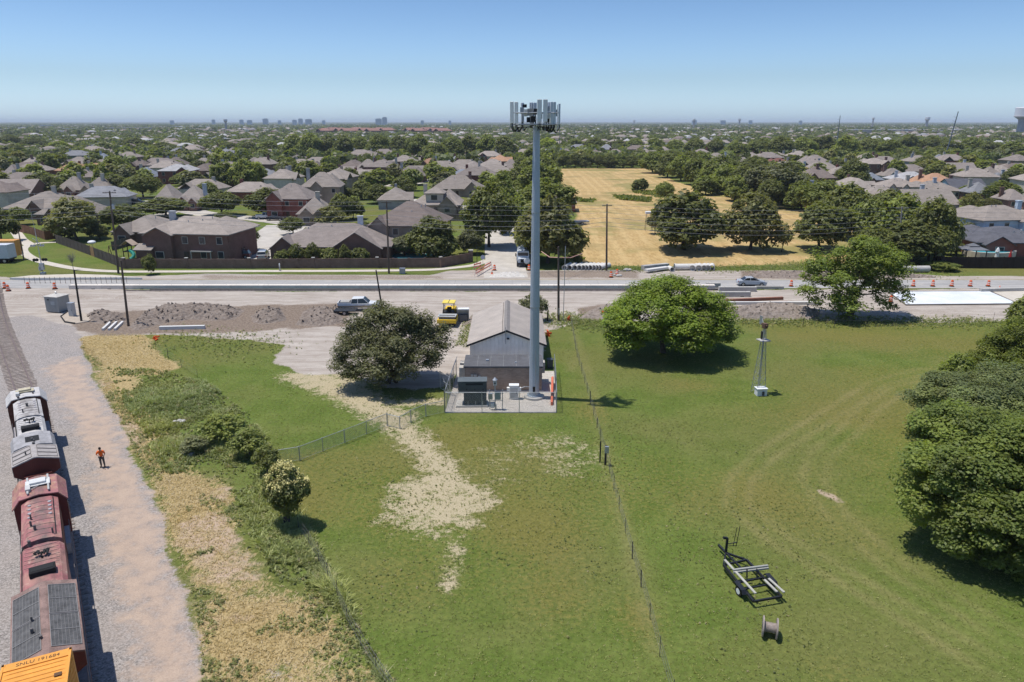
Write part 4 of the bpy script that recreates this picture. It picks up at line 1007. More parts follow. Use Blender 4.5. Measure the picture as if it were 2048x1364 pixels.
    return r,rear
def patchy(name,a,b,c,sc=.8):
    t=NT(name); o=t.coord('Object'); f=t.noise(o,sc,4,.6); g=t.noise(o,sc*2.7,3,.6)
    col=t.mix(t.rng(f,.42,.62,0,1,True),a,b); col=t.mix(t.rng(g,.55,.72,0,.8,True),col,c); col=t.mix(t.rng(t.noise(t.scaled(o,(.5,1.6,1)),1.5,6,.75),.50,.70,0,.62),col,(.085,.06,.05)); sp=t.n('ShaderNodeSeparateXYZ'); t.put(sp.inputs[0],o); cen=t.rng(t.ma('ABSOLUTE',sp.outputs[1]),.75,.15,0,1,True); col=t.mix(t.ma('MULTIPLY',cen,t.rng(t.noise(o,.9,4,.6),.38,.62,.15,.75)),col,(.13,.115,.105)); t.bsdf(col,.7,0,None,.15); return t.mat
sA=s_of((-42.0,59.2))
OR=M('loco_orange',(.42,.17,.02),.6,0,.2,1.2,grime=.5)
MAROON=M('loco_maroon',(.115,.028,.022),.6,0,.25,1.2,grime=.5)
L1,rear1=loco('locomotive','leading diesel locomotive with faded white roof, grey hood and tan radiators',sA,M('loco_dark_cab',(.10,.035,.025),.6,0,.2,1.5,grime=.4),patchy('faded_white_hood',(.52,.50,.48),(.43,.41,.39),(.36,.32,.29)),M('faded_white_roof',(.50,.48,.46),.7,0,.15,1.5,grime=.6),M('radiator_tan_paint',(.36,.33,.31),.75,0,.2,2,grime=.55),MAROON,(2.3,4.5,.25,3.9,5.3),False)
sB=s_of((-31.0,43.4))
L2,rear2=loco('locomotive','second diesel locomotive with faded red roof, brown winged radiators and black exhaust',sB,M('loco_maroon_cab',(.12,.025,.025),.6,0,.2,1.5,grime=.4),patchy('faded_red_hood',(.34,.135,.135),(.40,.21,.175),(.52,.38,.29)),patchy('faded_red_roof',(.35,.15,.15),(.42,.23,.17),(.52,.37,.26),1.2),M('radiator_rust_paint',(.235,.155,.13),.75,0,.3,1.6,grime=.7),MAROON,(2.7,5.6,.5,4.4,6.3),True)
def text_mesh(name,body,size,mat,parent,loc,rot,ext=.004):
    cu=bpy.data.curves.new(name,'FONT'); cu.body=body; cu.size=size; cu.extrude=ext; cu.align_x='CENTER'; cu.align_y='CENTER'
    o=bpy.data.objects.new(name,cu); me=bpy.data.meshes.new_from_object(o); bpy.data.objects.remove(o)
    me.materials.append(mat); q=link(name,me,parent); q.location=loc; q.rotation_euler=rot; return q
def containers():
    a=at(3,1330,6.0);b=at(143,1293,6.0); mid=(a+b)/2; u=(b-a).normalized(); d=Vector((u.y,-u.x,0)) # toward camera
    if d.y>0: d=-d
    rz=math.atan2(-d.y,-d.x)  # local +x = far end
    OC=M('container_orange',(.70,.31,.055),.5,0,.10,.8,grime=.12)
    for i,(z0,lab,mt) in enumerate(((3.35,'orange corrugated shipping container stacked on top behind the red locomotive',OC),(.72,'lower shipping container in the well car underneath the orange one',M('container_rust',(.40,.17,.04),.6,0,.15,1,grime=.3)))):
        r=thing('shipping_container',lab,'container',(mid.x,mid.y,z0),rz)
        m=MB(); m.bx(-12.19,0,-1.22,1.22,0,2.56); m.build('body',mt,r)
        m=MB()
        for y in (-1,1): m.bx(-12.19,0.006,min(y*1.14,y*1.226),max(y*1.14,y*1.226),2.5,2.62); m.bx(-.12,.01,min(y*1.1,y*1.23),max(y*1.1,y*1.23),.0,2.62)
        m.bx(-.45,.008,-1.15,1.15,2.561,2.605); m.bx(-.12,.009,-1.1,1.1,-.002,.14); m.build('corner_frame',mt,r)
        m=MB(); k=-.62
        while k>-12: m.box((k,0,2.575),(.13,2.26,.03),0,.8); k-=.28
        m.build('roof_corrugation',mt,r)
        m=MB(); k=-.3
        while k>-12:
            for y in (-1,1): m.box((k,y*1.23,1.3),(.14,.03,2.3))
            k-=.28
        m.build('side_corrugation',mt,r)
        if i==0:
            text_mesh('lettering','SNLU 191684',.27,M('stencil_dark',(.09,.05,.03),.8),r,(-.24,-.05,2.611),(0,0,-PI/2),.002)
            m=MB(); m.bx(-1.62,-1.42,-.98,-.72,2.595,2.62); m.build('rust_patch',M('rust_spot',(.12,.07,.04),.9),r)
    w=thing('well_car','grey railway well car carrying the two stacked containers','railway wagon',(mid.x,mid.y,.27),rz)
    WG=M('well_car_grey',(.10,.085,.07),.7,0,.2,1,grime=.4)
    m=MB()
    for y in (-1,1): m.bx(-13,1.0,min(y*1.34,y*1.46),max(y*1.34,y*1.46),.45,1.25)
    m.bx(-13,.8,-1.3,1.3,.30,.42); m.build('well',WG,w)
    m=MB(); m.bx(.25,1.9,-1.45,1.45,1.0,1.2); m.build('platform',WG,w)
    m=MB(); m.bx(.1,2.0,-1.0,1.0,.4,.9); m.build('bogie',BLACK,w)
    m=MB(); 
    for y in (-1,1):
        m.tube([(.3,y*1.4,1.2),(.3,y*1.4,2.3),(1.8,y*1.4,2.3),(1.8,y*1.4,1.2)],.025,5)
    m.build('handrail',WHITE,w)
    m=MB(); m.cyl((.9,1.1,1.9),(.98,1.1,1.9),.28,None,16); m.build('brake_wheel',WHITE,w)
containers()
# ================================================================ ROADS
ROADM=None
def road_mats():
    t=NT('worn_concrete_road'); p=t.pos(); s=t.scaled(p,(.08,1,1)); n=t.noise(s,1.6,5,.6)
    c=t.mix(t.rng(n,.35,.65),(.30,.29,.275),(.42,.405,.38)); c=t.mix(t.rng(t.noise(t.scaled(p,(.02,2.2,1)),1.0,2),.5,.62,0,.5),c,(.22,.215,.21)); c=t.mix(t.rng(t.noise(p,.35,5,.7),.54,.68,0,.55),c,(.46,.42,.37)); sx=t.n('ShaderNodeSeparateXYZ'); t.put(sx.inputs[0],p); c=t.mix(t.rng(t.ma('FRACT',t.ma('MULTIPLY',sx.outputs[0],.2)),.0,.018,.7,0),c,(.13,.125,.12)); c=t.mix(t.rng(t.noise(p,2.5,4,.7),.58,.72,0,.5),c,(.17,.16,.15)); t.bsdf(c,.9,0,None,.15)
    u=NT('pale_concrete'); p=u.pos(); n=u.noise(p,.8,5,.65); c=u.mix(u.rng(n,.3,.7),(.47,.42,.345),(.57,.52,.44)); u.bsdf(c,.9,0,None,.15)
    v=NT('street_concrete'); p=v.pos(); n=v.noise(p,.35,5,.6); c=v.mix(v.rng(n,.3,.7),(.40,.365,.315),(.52,.48,.42)); c=v.mix(v.rng(v.noise(p,4,3),.55,.75,0,.5),c,(.34,.31,.27)); v.bsdf(c,.9,0,None,.15)
    return t.mat,u.mat,v.mat
ROADM,PALE,STREET=road_mats()
def sheet(name,pts,z,mat,th=.0):
    m=MB()
    if th: m.prism(pts,z-th,z)
    else: m.poly([(p[0],p[1],z) for p in pts])
    return setp(m.build(name,mat),kind='structure')
YR0=g2(1024,570.5)[1]; YR1=g2(1024,560.2)[1]
sheet('road',[(-320,YR0-2.4),(320,YR0-2.4),(320,YR1),(-320,YR1)],.03,ROADM)
def marks():
    m=MB(); m.bx(-320,320,YR0+4.2,YR0+4.35,.034,.036); m.bx(-320,320,YR0+4.5,YR0+4.65,.034,.036); setp(m.build('road_markings',M('faded_line',(.42,.36,.22),.8)),kind='structure')
marks()
def barrier(x0,x1,y,label,h=.62,mat=CONC,w=.42,grp='concrete barrier segments along the road',rz=0.):
    r=thing('concrete_barrier',label,'barrier',((x0+x1)/2,y,0),rz,grp); L=(x1-x0)/2
    m=MB(); m.ext([(-w/2,0),(w/2,0),(w/2*.94,h),(-w/2*.94,h)],-L+.015,L-.015); m.build('block',mat,r)
    m=MB()
    for s in (-1,1): m.cyl((s*L*.7,0,h-.02),(s*L*.7,0,h+.05),.03,None,6)
    m.build('lifting_loop',DARK,r)
    m=MB()
    for s in (-1,1): m.bx(s*L*.5-.3,s*L*.5+.3,-w/2-.004,-w/2+.05,.0,.1)
    m.build('drain_slot',BLACK,r)
ORD=['first','second','third','fourth','fifth','sixth','seventh','eighth','ninth','tenth','eleventh','twelfth','thirteenth','fourteenth','fifteenth','sixteenth','seventeenth','eighteenth','nineteenth','twentieth']+['twenty-'+k for k in ('first','second','third','fourth','fifth','sixth','seventh','eighth','ninth')]+['thirtieth']+['thirty-'+k for k in ('first','second','third','fourth','fifth','sixth','seventh','eighth','ninth')]+['fortieth']+['forty-'+k for k in ('first','second','third','fourth','fifth','sixth','seventh','eighth','ninth')]+['fiftieth']+['fifty-'+k for k in ('first','second','third','fourth','fifth','sixth','seventh','eighth','ninth')]+['sixtieth']+['sixty-'+k for k in ('first','second','third','fourth','fifth','sixth','seventh','eighth','ninth')]
def works():
    xs=g2(150,574)[0]; xe=g2(1425,574)[0]; n=20; L=(xe-xs)/n; YF=g2(1024,578.5)[1]
    for k in range(n): barrier(xs+k*L,xs+(k+1)*L,YF+.5,f'grey concrete barrier in the long run beside the road, {ORD[k]} from the railway end',.66,M('barrier_concrete',(.66,.60,.52),.9,0,.10,.6,.2,20),1.05)
    # low rail-like formwork edge in front
    m=MB(); m.bx(xs+14,xe+2,YR0-4.0,YR0-3.7,0,.32); setp(m.build('kerb_strip',M('dark_form',(.16,.15,.14),.9,0,.2)),'long dark formwork edge strip between the barriers and the dirt','formwork')
    m=MB(); m.bx(xs+10,xe-8,YR0-4.6,YR0-4.35,0,.18); setp(m.build('rebar_strip',M('rebar_mat',(.30,.25,.22),.9,0,.35,3)),'low strip of reinforcing bars along the road works','rebar')
    # right-hand barrier pieces
    for (xa,xb,py,lab) in ((1437,1512,583,'near grey concrete beam on the works beside the silver car'),(1432,1500,593,'second grey concrete beam lying in front of the first, nearer the dirt'),(1412,1440,575,'short concrete barrier partly hidden by the big round tree')):
        A=g2(xa,py);B=g2(xb,py); barrier(A[0],B[0],A[1],lab,.8,CONC,.7,'concrete beams by the silver car')
    A=g2(1510,578);B=g2(1570,580); barrier(A[0],B[0],A[1],'low tapering concrete barrier under the passing silver car',.5,CONC,.5,'concrete beams by the silver car')
    A=g2(1955,583);B=g2(2060,575); barrier(A[0],B[0],A[1],'grey concrete wall piece beside the fresh slab at the edge of the picture',.6,CONC,.5,'concrete beams by the silver car',.1)
    # median nose on the far side
    r=thing('concrete_median','raised tapered concrete median nose across the road from the signal cabin','median',(0,0,0))
    a=[g2(*q) for q in ((20,560),(60,555.5),(150,553),(230,555),(285,560),(240,559.5),(150,560),(60,561))]
    m=MB(); m.prism(a,0,.42); m.build('kerb',CONCW,r); m=MB(); m.prism([lerp2(p,a[2],.06) for p in a],.42,.46); m.build('cap',PALE,r)
    # rebar stakes
    for k in range(21):
        x,y=g2(50+k*10.2,567+.35*math.sin(k)); m=MB(); m.cyl((0,0,0),(.03,0,1.15),.035,None,5); o=m.build('rebar_stake',M('rust_bar',(.13,.09,.07),.8)); o.location=(x,y,.03)
        setp(o,f'thin rusty rebar stake in the row before the median, {ORD[k]} from the railway','stake','rebar stakes along the median')
    # fresh slab
    P=PX([(1776,585),(1978,584),(2036,609),(1812,611)]); 
    t=NT('wet_cured_slab'); p=t.pos(); c=t.mix(t.rng(t.noise(p,.35,4,.6),.4,.65),(.62,.645,.67),(.74,.75,.76)); t.bsdf(c,.6,0,None,.3)
    sheet('concrete_slab',P,.16,t.mat,.16)
    m=MB()
    for a,b in zip(P,P[1:]+P[:1]): m.bar((*a,.1),(*b,.1),.12,.2)
    setp(m.build('slab_formwork',M('form_board',(.20,.18,.15),.9)),'dark timber formwork around the white fresh concrete slab','formwork')
    sheet('concrete_apron',PX([(1985,584),(2048,580),(2120,590),(2120,612),(2040,609)]),.10,PALE,.1)
    # planks, beams by the dirt
    for pts,lab,mt,w in ((((1452,604),(1565,599)),'long rusty brown steel plank lying on the pale dirt',M('rust_plank',(.26,.115,.075),.8),.5),(((1480,606),(1575,604)),'second rusty plank crossing under the first by the dirt bank',M('rust_plank2',(.22,.11,.08),.8),.35),(((1448,609),(1640,609)),'long pale concrete kerb form along the dirt bank',CONCW,.5),(((320,659),(410,657)),'pale concrete beam lying in front of the dirt piles',CONCW,.5),(((1163,638),(1205,633)),'white plastic pipe lying at the edge of the lawn',WHITE,.22)):
        a,b=[at(*q) for q in pts]; m=MB(); h=.45 if w>.45 else .16
        m.bar(a+Vector((0,0,h/2)),b+Vector((0,0,h/2)),w,h); o=m.build('plank' if 'plank' in lab else 'beam' if 'pipe' not in lab else 'plastic_pipe',mt); setp(o,lab,'plank' if 'plank' in lab else 'beam' if 'pipe' not in lab else 'pipe')
    for k,(a,b) in enumerate((((206,661),(222,646)),((218,661),(234,646)),((230,661),(246,646)))):
        A=at(*a);B=at(*b); m=MB(); m.bar(A+Vector((0,0,.15)),B+Vector((0,0,.15)),.3,.3); setp(m.build('concrete_curb',CONCW),('short white concrete curb nearest the circular cable pit','middle short white concrete curb of the three by the leaning pole','short white concrete curb closest to the leaning pole')[k],'curb','white concrete curbs by the pole')
    A=at(220,644);B=at(244,646); m=MB(); m.bar(A+Vector((0,0,.1)),B+Vector((0,0,.1)),.35,.2); setp(m.build('timber_beam',M('pale_timber',(.42,.33,.24),.8)),'pale timber beam across the ends of the white curbs','beam')
works()
def mound(label,outl,h,seed,mat,lump=.45,z0=-.05):
    P=PX(outl); q=np.array(P); lo=q.min(0)-.5;hi=q.max(0)+.5; c=.30
    nx=int((hi[0]-lo[0])/c)+2; ny=int((hi[1]-lo[1])/c)+2
    X,Y=np.meshgrid(np.linspace(lo[0],hi[0],nx),np.linspace(lo[1],hi[1],ny)); x=X.ravel();y=Y.ravel()
    d=sdist(x,y,P); b=sstep(d,-.3,2.2)
    z=b*h*(.35+.9*vnoise(x,y,5,seed,2))+sstep(d,0,.8)*lump*1.6*(np.abs(vnoise(x,y,1.3,seed+1,3)-.5)*2)*(.5+.8*vnoise(x,y,4,seed+2,2))+sstep(d,0,.6)*.35*(vnoise(x,y,.6,seed+3,2)-.5)+z0+(d<-.25)*-.2
    idx=np.arange(nx*ny).reshape(ny,nx); F=np.stack([idx[:-1,:-1],idx[:-1,1:],idx[1:,1:],idx[1:,:-1]],-1).reshape(-1,4)
    F=F[(d[F].max(1)>-.6)]
    V=np.column_stack([x,y,z]); R=np.random.default_rng(seed); ii=R.choice(np.flatnonzero(d>.4),int(min(900,(d>.4).sum()*.09*lump/.4)))
    T=np.array([(1,1,1),(1,-1,-1),(-1,1,-1),(-1,-1,1)])*.6; cv=[];cf=[]
    for k in ii:
        s=R.uniform(.10,.34)*lump/.5; q,_=np.linalg.qr(R.normal(size=(3,3))); b=len(V)+len(cv)*4; c=T@q*s+V[k]+R.uniform(-.1,.1,3)+[0,0,s*.3]; cv.append(c); cf+=[(b,b+1,b+2,b+2),(b,b+2,b+3,b+3),(b,b+3,b+1,b+1),(b+1,b+3,b+2,b+2)]
    me=bpy.data.meshes.new('dirt_mound'); V=np.concatenate([V]+cv); me.from_pydata(V.tolist(),[],F.tolist()+[f[:3] for f in cf]); me.materials.append(mat); me.update(); o=link('dirt_mound',me); return setp(o,label,'dirt pile',kind='thing')
def soilm(name,a,b):
    t=NT(name); p=t.pos(); n=t.noise(p,2.6,5,.65); c=t.mix(t.rng(n,.35,.66),a,b); c=t.mix(t.rng(t.noise(p,9,3),.55,.75,0,.5),c,(.30,.27,.245)); t.bsdf(c,.95,0,t.bump(t.noise(p,7,4,.7),.8,.12),.05); return t.mat
SOILD=soilm('dark_clay_spoil',(.175,.138,.112),(.30,.25,.21)); SOILB=soilm('brown_spoil',(.20,.16,.13),(.33,.28,.24))
mound('long lumpy dark clay spoil heap behind the leaning utility pole',[(255,655),(285,625),(330,612),(400,608),(470,612),(492,622),(470,640),(420,642),(380,640),(330,648),(270,662)],.6,51,SOILD,.42)
mound('low broken dark soil beside the circular cable pit',[(165,632),(200,618),(250,626),(256,650),(215,650),(180,645)],.3,52,SOILD,.5)
mound('rounded dark spoil heap between the dirt pile and the pickup truck',[(500,632),(530,618),(565,618),(575,640),(530,650),(505,645)],.7,53,SOILD,.4)
mound('grey brown spoil heap beside the parked pickup truck',[(590,650),(605,622),(650,614),(680,622),(690,645),(640,655)],.75,54,SOILD,.38)
mound('pale brown dirt heap beside the big round tree',[(1150,640),(1175,622),(1205,610),(1250,612),(1260,636),(1210,642)],1.0,55,SOILB,.3)
mound('brown dirt bank behind the lattice tower',[(1445,636),(1470,616),(1520,611),(1580,612),(1640,622),(1640,640),(1560,638),(1500,640)],.9,56,SOILB,.35)
mound('low brown dirt heap between the barn and the small cabinet',[(922,650),(940,630),(965,625),(985,632),(960,645),(940,652)],.8,57,SOILB,.3)
mound('dark churned soil along the far verge beyond the silver car',[(1480,552),(1520,543),(1620,542),(1700,547),(1700,556),(1560,557)],.35,58,SOILD,.3)
mound('dark churned soil beside the concrete pipe on the verge',[(1745,553),(1790,545),(1860,552),(1880,556),(1780,557)],.4,59,SOILD,.4)
mound('pale crushed stone heap spilled at the street mouth',[(965,556),(1000,543),(1040,543),(1060,556)],.35,60,soilm('pale_stone_heap',(.50,.47,.42),(.62,.59,.54)),.15)
# ---------------------------------------------------------------- drums, cones, barricades
def drum_proto(label,x,y):
    r=thing('traffic_drum',label,'traffic drum',(x,y,.03),0,'orange and white traffic drums')
    WR=M('reflective_white',(.75,.74,.72),.4)
    for k,(z0,z1,r0,r1,mt) in enumerate(((.10,.34,.29,.28,ORANGE),(.345,.48,.275,.265,WR),(.485,.64,.26,.25,ORANGE),(.645,.78,.245,.235,WR),(.785,1.02,.23,.2,ORANGE))):
        m=MB(); m.lathe([(r0,z0),(r1,z1)],14); m.build('band',mt,r,True)
    m=MB(); m.lathe([(.42,0),(.42,.07),(.31,.1)],16); m.build('base',BLACK,r)
    m=MB(); m.bx(-.12,.12,-.02,.02,1.02,1.12); m.build('handle',ORANGE,r)
    return r
DR=[(17,582,'tilted orange drum nearest the railway'),(10,577,'leftmost orange traffic drum standing behind the tilted one'),(57,577,'orange traffic drum before the rebar stakes, second along'),(110,578,'orange traffic drum before the rebar stakes, above the signal cabin'),(1222,555,'orange traffic drum on the far verge, nearer the road'),(1234,550,'orange traffic drum on the far verge, nearer the pipes'),(1582,573,'orange traffic drum behind the branches of the airy tree'),(1769,573,'orange traffic drum right beside the airy tree crown'),(1826,573,'orange traffic drum above the corner of the white slab'),(1865,573,'second orange drum of the row above the white slab'),(1903,573,'third orange drum of the row above the white slab'),(1940,573,'fourth orange drum of the row above the white slab'),(1976,573,'last orange drum of the row, near the traffic cone'),(1781,605,'orange traffic drum at the near corner of the white slab'),(989,541,'orange traffic drum at the street mouth beside the barricade'),(1058,541,'orange traffic drum in front of the white vacuum truck'),(1205,636,'orange drum beside the pale dirt heap')]
proto=None
for px,py,l in DR:
    x,y=g2(px,py)
    if proto is None: proto=drum_proto(l,x,y); proto.rotation_euler=(.18,.12,0)
    else: copy_thing(proto,(x,y,.03),px*.7,l)
def cone(px,py,l):
    x,y=g2(px,py); r=thing('traffic_cone',l,'traffic cone',(x,y,.03)); m=MB(); m.lathe([(.16,.04),(.03,.9)],12); b=m.build('body',ORANGE,r,True); m=MB(); m.lathe([(.125,.42),(.098,.58)],12); m.build('band',WHITE,b,True); m=MB(); m.box((0,0,.02),(.42,.42,.04)); m.build('base',ORANGE,r)
cone(1998,582,'orange traffic cone beside the concrete apron'); cone(1064,538,'orange and white cone at the front of the white truck'); cone(984,548,'orange cone in front of the street mouth drum')
def barricade(px0,py0,px1,py1,l):
    A=at(px0,py0);B=at(px1,py1); d=B-A; r=thing('barricade',l,'barricade',(A.x,A.y,.02),math.atan2(d.y,d.x)); L=d.length
    for z in (.45,.95):
        m=MB(); m.bx(0,L,-.03,.03,z,z+.26); b=m.build('board',ORANGE,r)
        m=MB(); k=.15
        while k<L-.2: m.bx(k,k+.16,-.036,-.0305,z+.01,z+.25); k+=.42
        m.build('stripe',WHITE,b)
    for x in (.15,L-.15):
        m=MB(); m.bar((x,-.35,0),(x,0,1.3),.05,.05); m.bar((x,.35,0),(x,0,1.3),.05,.05); m.build('leg',GALV,r)
barricade(952,553,982,536,'orange and white barricade slanting beside the street mouth'); barricade(948,541,962,537,'small orange barricade lying by the broken pavement')
for px,py,h,w,l in ((1138,642,.8,.7,'orange marker flag netting beside the utility pole'),(1084,668,.9,.9,'orange safety netting bundle behind the barn corner'),(1097,672,.9,.8,'orange safety netting beside the barn, nearer the lawn'),(311,680,.6,1.0,'crumpled orange netting in the grass near the dirt piles'),(881,661,.7,.6,'small yellow-orange marker bag beside the barn driveway')):
    x,y=g2(px,py); m=MB(); 
    for k in range(5): m.box((random.uniform(-.2,.2)*w,random.uniform(-.2,.2),h*(.15+.14*k)),(w*random.uniform(.4,.9),.12,h*.3),random.uniform(0,3))
    o=m.build('safety_netting',ORANGE if 'yellow' not in l else M('marker_yellow',(.75,.4,.05),.6)); o.location=(x,y,0); setp(o,l,'safety netting')
# ---------------------------------------------------------------- pipes
PW=M('pipe_pvc_white',(.62,.60,.55),.7,0,.12,1.5)
def pipe(px,py,L,R,ang,l,mat=PW,grp='white drainage pipes on the far verge'):
    x,y=g2(px,py); r=thing('drainage_pipe',l,'pipe',(x,y,R),ang,grp)
    n=20; m=MB(); vs=[];fs=[]
    for x_ in (0,L):
        for rr in (R,R*.84):
            for i in range(n): a=2*PI*i/n; vs.append((x_,rr*math.cos(a),rr*math.sin(a)))
    for i in range(n):
        j=(i+1)%n
        fs+=[(i,j,2*n+j,2*n+i),(n+j,n+i,3*n+i,3*n+j),(j,i,n+i,n+j),(2*n+i,2*n+j,3*n+j,3*n+i)]
    m.add(vs,fs); m.build('barrel',mat,r,False)
    m=MB(); 
    vs=[];fs=[]
    for x_ in (-.18,.0):
        for rr in (R*1.12,R*1.0):
            for i in range(n): a=2*PI*i/n; vs.append((x_,rr*math.cos(a),rr*math.sin(a)))
    for i in range(n):
        j=(i+1)%n; fs+=[(i,j,2*n+j,2*n+i),(j,i,n+i,n+j),(2*n+i,2*n+j,3*n+j,3*n+i)]
    m.add(vs,fs); m.build('collar',mat,r)
PXS=[1129,1139,1150,1159,1167,1173,1181,1188,1194,1200]
for k,px in enumerate(PXS): pipe(px,540,3.4,.46,math.radians(66-k*1.5),f'white drainage pipe in the row of ten, {ORD[k]} from the white truck')
for k,px in enumerate((1385,1397,1408,1415,1423)): pipe(px,541.5,2.6,.52,math.radians(74 if k else 60),f'white pipe in the row of five behind the round tree, {ORD[k]} along')
pipe(1350,540,6.5,.6,math.radians(2),'large white pipe lying sideways beside the row of five pipes')
pipe(1344,543,1.6,.42,math.radians(100),'short broken white pipe piece in front of the large sideways pipe')
pipe(1805,545,5.0,.62,math.radians(4),'grey concrete pipe lying alone on the weedy verge',CONC)
for a,b,l in (((1285,541),(1335,536),'grey precast concrete box section behind the round tree top'),((1292,546),(1335,540),'pale concrete slab leaning before the precast section')):
    A=at(*a);B=at(*b); m=MB(); m.bar(A+Vector((0,0,.5)),B+Vector((0,0,.5)),1.0,.9 if 'grey' in l else .4); setp(m.build('precast_section',CONC if 'grey' in l else CONCW),l,'precast concrete')
for px,py,l,s in ((1255,541,'grey rubble stones in the weeds by the pipes',1.2),(1235,552,'pale broken concrete slab by the drums',1.0),(360,843,'pale stone lying in the weedy bank',.7),(375,910,'pale rubble stones at the bare patch of the bank',.6),(1660,993,'small tan bare scrape on the lawn',0)):
    if s==0: continue
    x,y=g2(px,py); rr=random.Random(px); m=MB()
    for k in range(5): m.sphere((rr.uniform(-.6,.6)*s,rr.uniform(-.4,.4)*s,.12*s),rr.uniform(.18,.42)*s,7,5,.55)
    o=m.build('rubble_stone',CONC); o.location=(x,y,0); setp(o,l,'stone')
# ================================================================ VEHICLES
def wheels(r,xs,w,R,wd=.24):
    for x in xs:
        for s in (-1,1):
            m=MB(); m.cyl((x,s*(w-wd),R),(x,s*w,R),R,None,20); t=m.build('wheel',BLACK,r); m=MB(); m.cyl((x,s*(w+.001),R),(x,s*(w+.02),R),R*.6,None,14); m.build('rim',M('alloy',(.45,.45,.46),.3,.7),t)
def car(name,label,loc,rz,col,kind='sedan',L=4.7,W=1.8,cat='car',grp=None):
    r=thing(name,label,cat,loc,rz,grp); w=W/2
    P=M('carpaint_'+col[0],col[1],.25,.0,.03,spec=.5)
    hl=L/2
    def loft(prof,wt):   # prof: list of (x, z) outline upper; tapered sections
        pass
    if kind=='sedan': low=[(-hl,.35),(-hl,.75),(-hl+.15,.98),(-hl+1.0,1.02),(hl-1.35,.98),(hl-.35,.82),(hl,.62),(hl,.3)]; gl=[(-hl+.75,1.0),(-hl+1.45,1.42),(hl-2.25,1.44),(hl-1.25,.99)]
    elif kind=='suv': low=[(-hl,.4),(-hl,1.05),(-hl+.1,1.12),(hl-1.2,1.1),(hl-.3,1.0),(hl,.75),(hl,.35)]; gl=[(-hl+.1,1.1),(-hl+.4,1.72),(hl-2.0,1.74),(hl-1.15,1.1)]
    else: low=[(-hl,.55),(-hl,1.12),(-1.15,1.12),(-1.1,1.2),(hl-1.5,1.22),(hl-.15,1.12),(hl,.85),(hl,.5)]; gl=[(-1.1,1.2),(-.9,1.88),(hl-2.25,1.92),(hl-1.5,1.2)]
    m=MB(); n=len(low); vs=[(x,-w*(1 if z<.9 else .95),z) for x,z in low]+[(x,w*(1 if z<.9 else .95),z) for x,z in low]
    m.add(vs,[tuple(range(n)),tuple(range(2*n-1,n-1,-1))]+[(i,n+i,n+(i+1)%n,(i+1)%n) for i in range(n)]); b=m.build('body',P,r,bevel=.05)
    k=.80; 
    m=MB(); n=4; vs=[(x,-w*(.93 if z<1.25 else k),z-.002) for x,z in gl]+[(x,w*(.93 if z<1.25 else k),z-.002) for x,z in gl]
    m.add(vs,[tuple(range(n)),tuple(range(2*n-1,n-1,-1))]+[(i,n+i,n+(i+1)%n,(i+1)%n) for i in range(n)]); m.build('windows',GLASS,r).name='glass'
    m=MB(); x0,x1=gl[1][0]-.06,gl[2][0]+.06; z=gl[1][1]; m.add([(x0,-w*k-.015,z-.03),(x1,-w*k-.015,z-.03),(x1,w*k+.015,z-.03),(x0,w*k+.015,z-.03),(x0+.1,-w*k+.1,z+.04),(x1-.1,-w*k+.1,z+.04),(x1-.1,w*k-.1,z+.04),(x0+.1,w*k-.1,z+.04)],[(3,2,1,0),(4,5,6,7),(0,1,5,4),(1,2,6,5),(2,3,7,6),(3,0,4,7)])
    for s in (-1,1):
        for (a,c) in ((gl[0],gl[1]),(gl[3],gl[2])): m.bar((a[0],s*w*.92,a[1]),(c[0],s*w*k,c[1]),.06,.06)
        xm=(gl[1][0]+gl[2][0])/2; m.bar((xm,s*w*.92,gl[0][1]),(xm,s*w*(k+.01),z),.08,.04)
    m.build('roof',P,r)
    R=.33 if kind=='sedan' else .4
    wheels(r,(-hl+.85,hl-.9),w+.01,R)
    for s in (-1,1):
        m=MB(); m.bx(hl-.08,hl+.012,min(s*w*.6,s*w*.95),max(s*w*.6,s*w*.95),.62 if kind!='pickup' else .9,.78 if kind!='pickup' else 1.1); m.build('headlight',M('lamp_lens',(.5,.5,.48),.2),r)
        m=MB(); m.bx(-hl-.012,-hl+.05,min(s*w*.7,s*w*.97),max(s*w*.7,s*w*.97),.72,.95); m.build('tail_light',M('tail_red',(.35,.02,.02),.3),r)
    if kind=='pickup':
        m=MB(); m.bx(-hl+.08,-1.2,-w+.14,w-.14,1.122,1.13); m.build('bed_floor',DARK,r)
        m=MB()
        for s in (-1,1): m.bx(-hl,-1.14,min(s*(w-.12),s*(w*.96)),max(s*(w-.12),s*(w*.96)),1.12,1.32)
        m.bx(-hl,-hl+.1,-w*.95,w*.95,1.12,1.32); m.build('bed_rail',P,r)
    return r
x,y=g2(1502,571); car('parked_car','silver sedan driving along the road past the concrete beams',(x,y,.04),math.radians(-2),('silver',(.42,.45,.49)),'sedan',4.85)['category']='car'
x,y=g2(719,620); pk=car('pickup_truck','white and tan crew cab pickup parked on the dirt behind the round shrub tree',(x,y,.02),math.radians(3),('white',(.68,.68,.67)),'pickup',6.1,2.0,'pickup')
m=MB(); m.bx(-2.7,-1.3,-.7,.7,1.14,1.45); m.build('cargo',M('tarp_grey',(.36,.34,.31),.8),pk,bevel=.08)
for s in (-1,1):
    m=MB(); m.bx(-3.02,2.9,min(s*1.003,s*1.012),max(s*1.003,s*1.012),.6,.92); m.build('lower_panel',M('tan_panel',(.36,.27,.19),.5),pk)
x,y=g2(700,628); tt=thing('flatbed_trailer','small dark flatbed trailer frame beside the pickup truck','trailer',(x-.6,y,0),0)
m=MB(); m.bx(-1.6,1.6,-.9,.9,.55,.68); m.build('deck',DARK,tt)
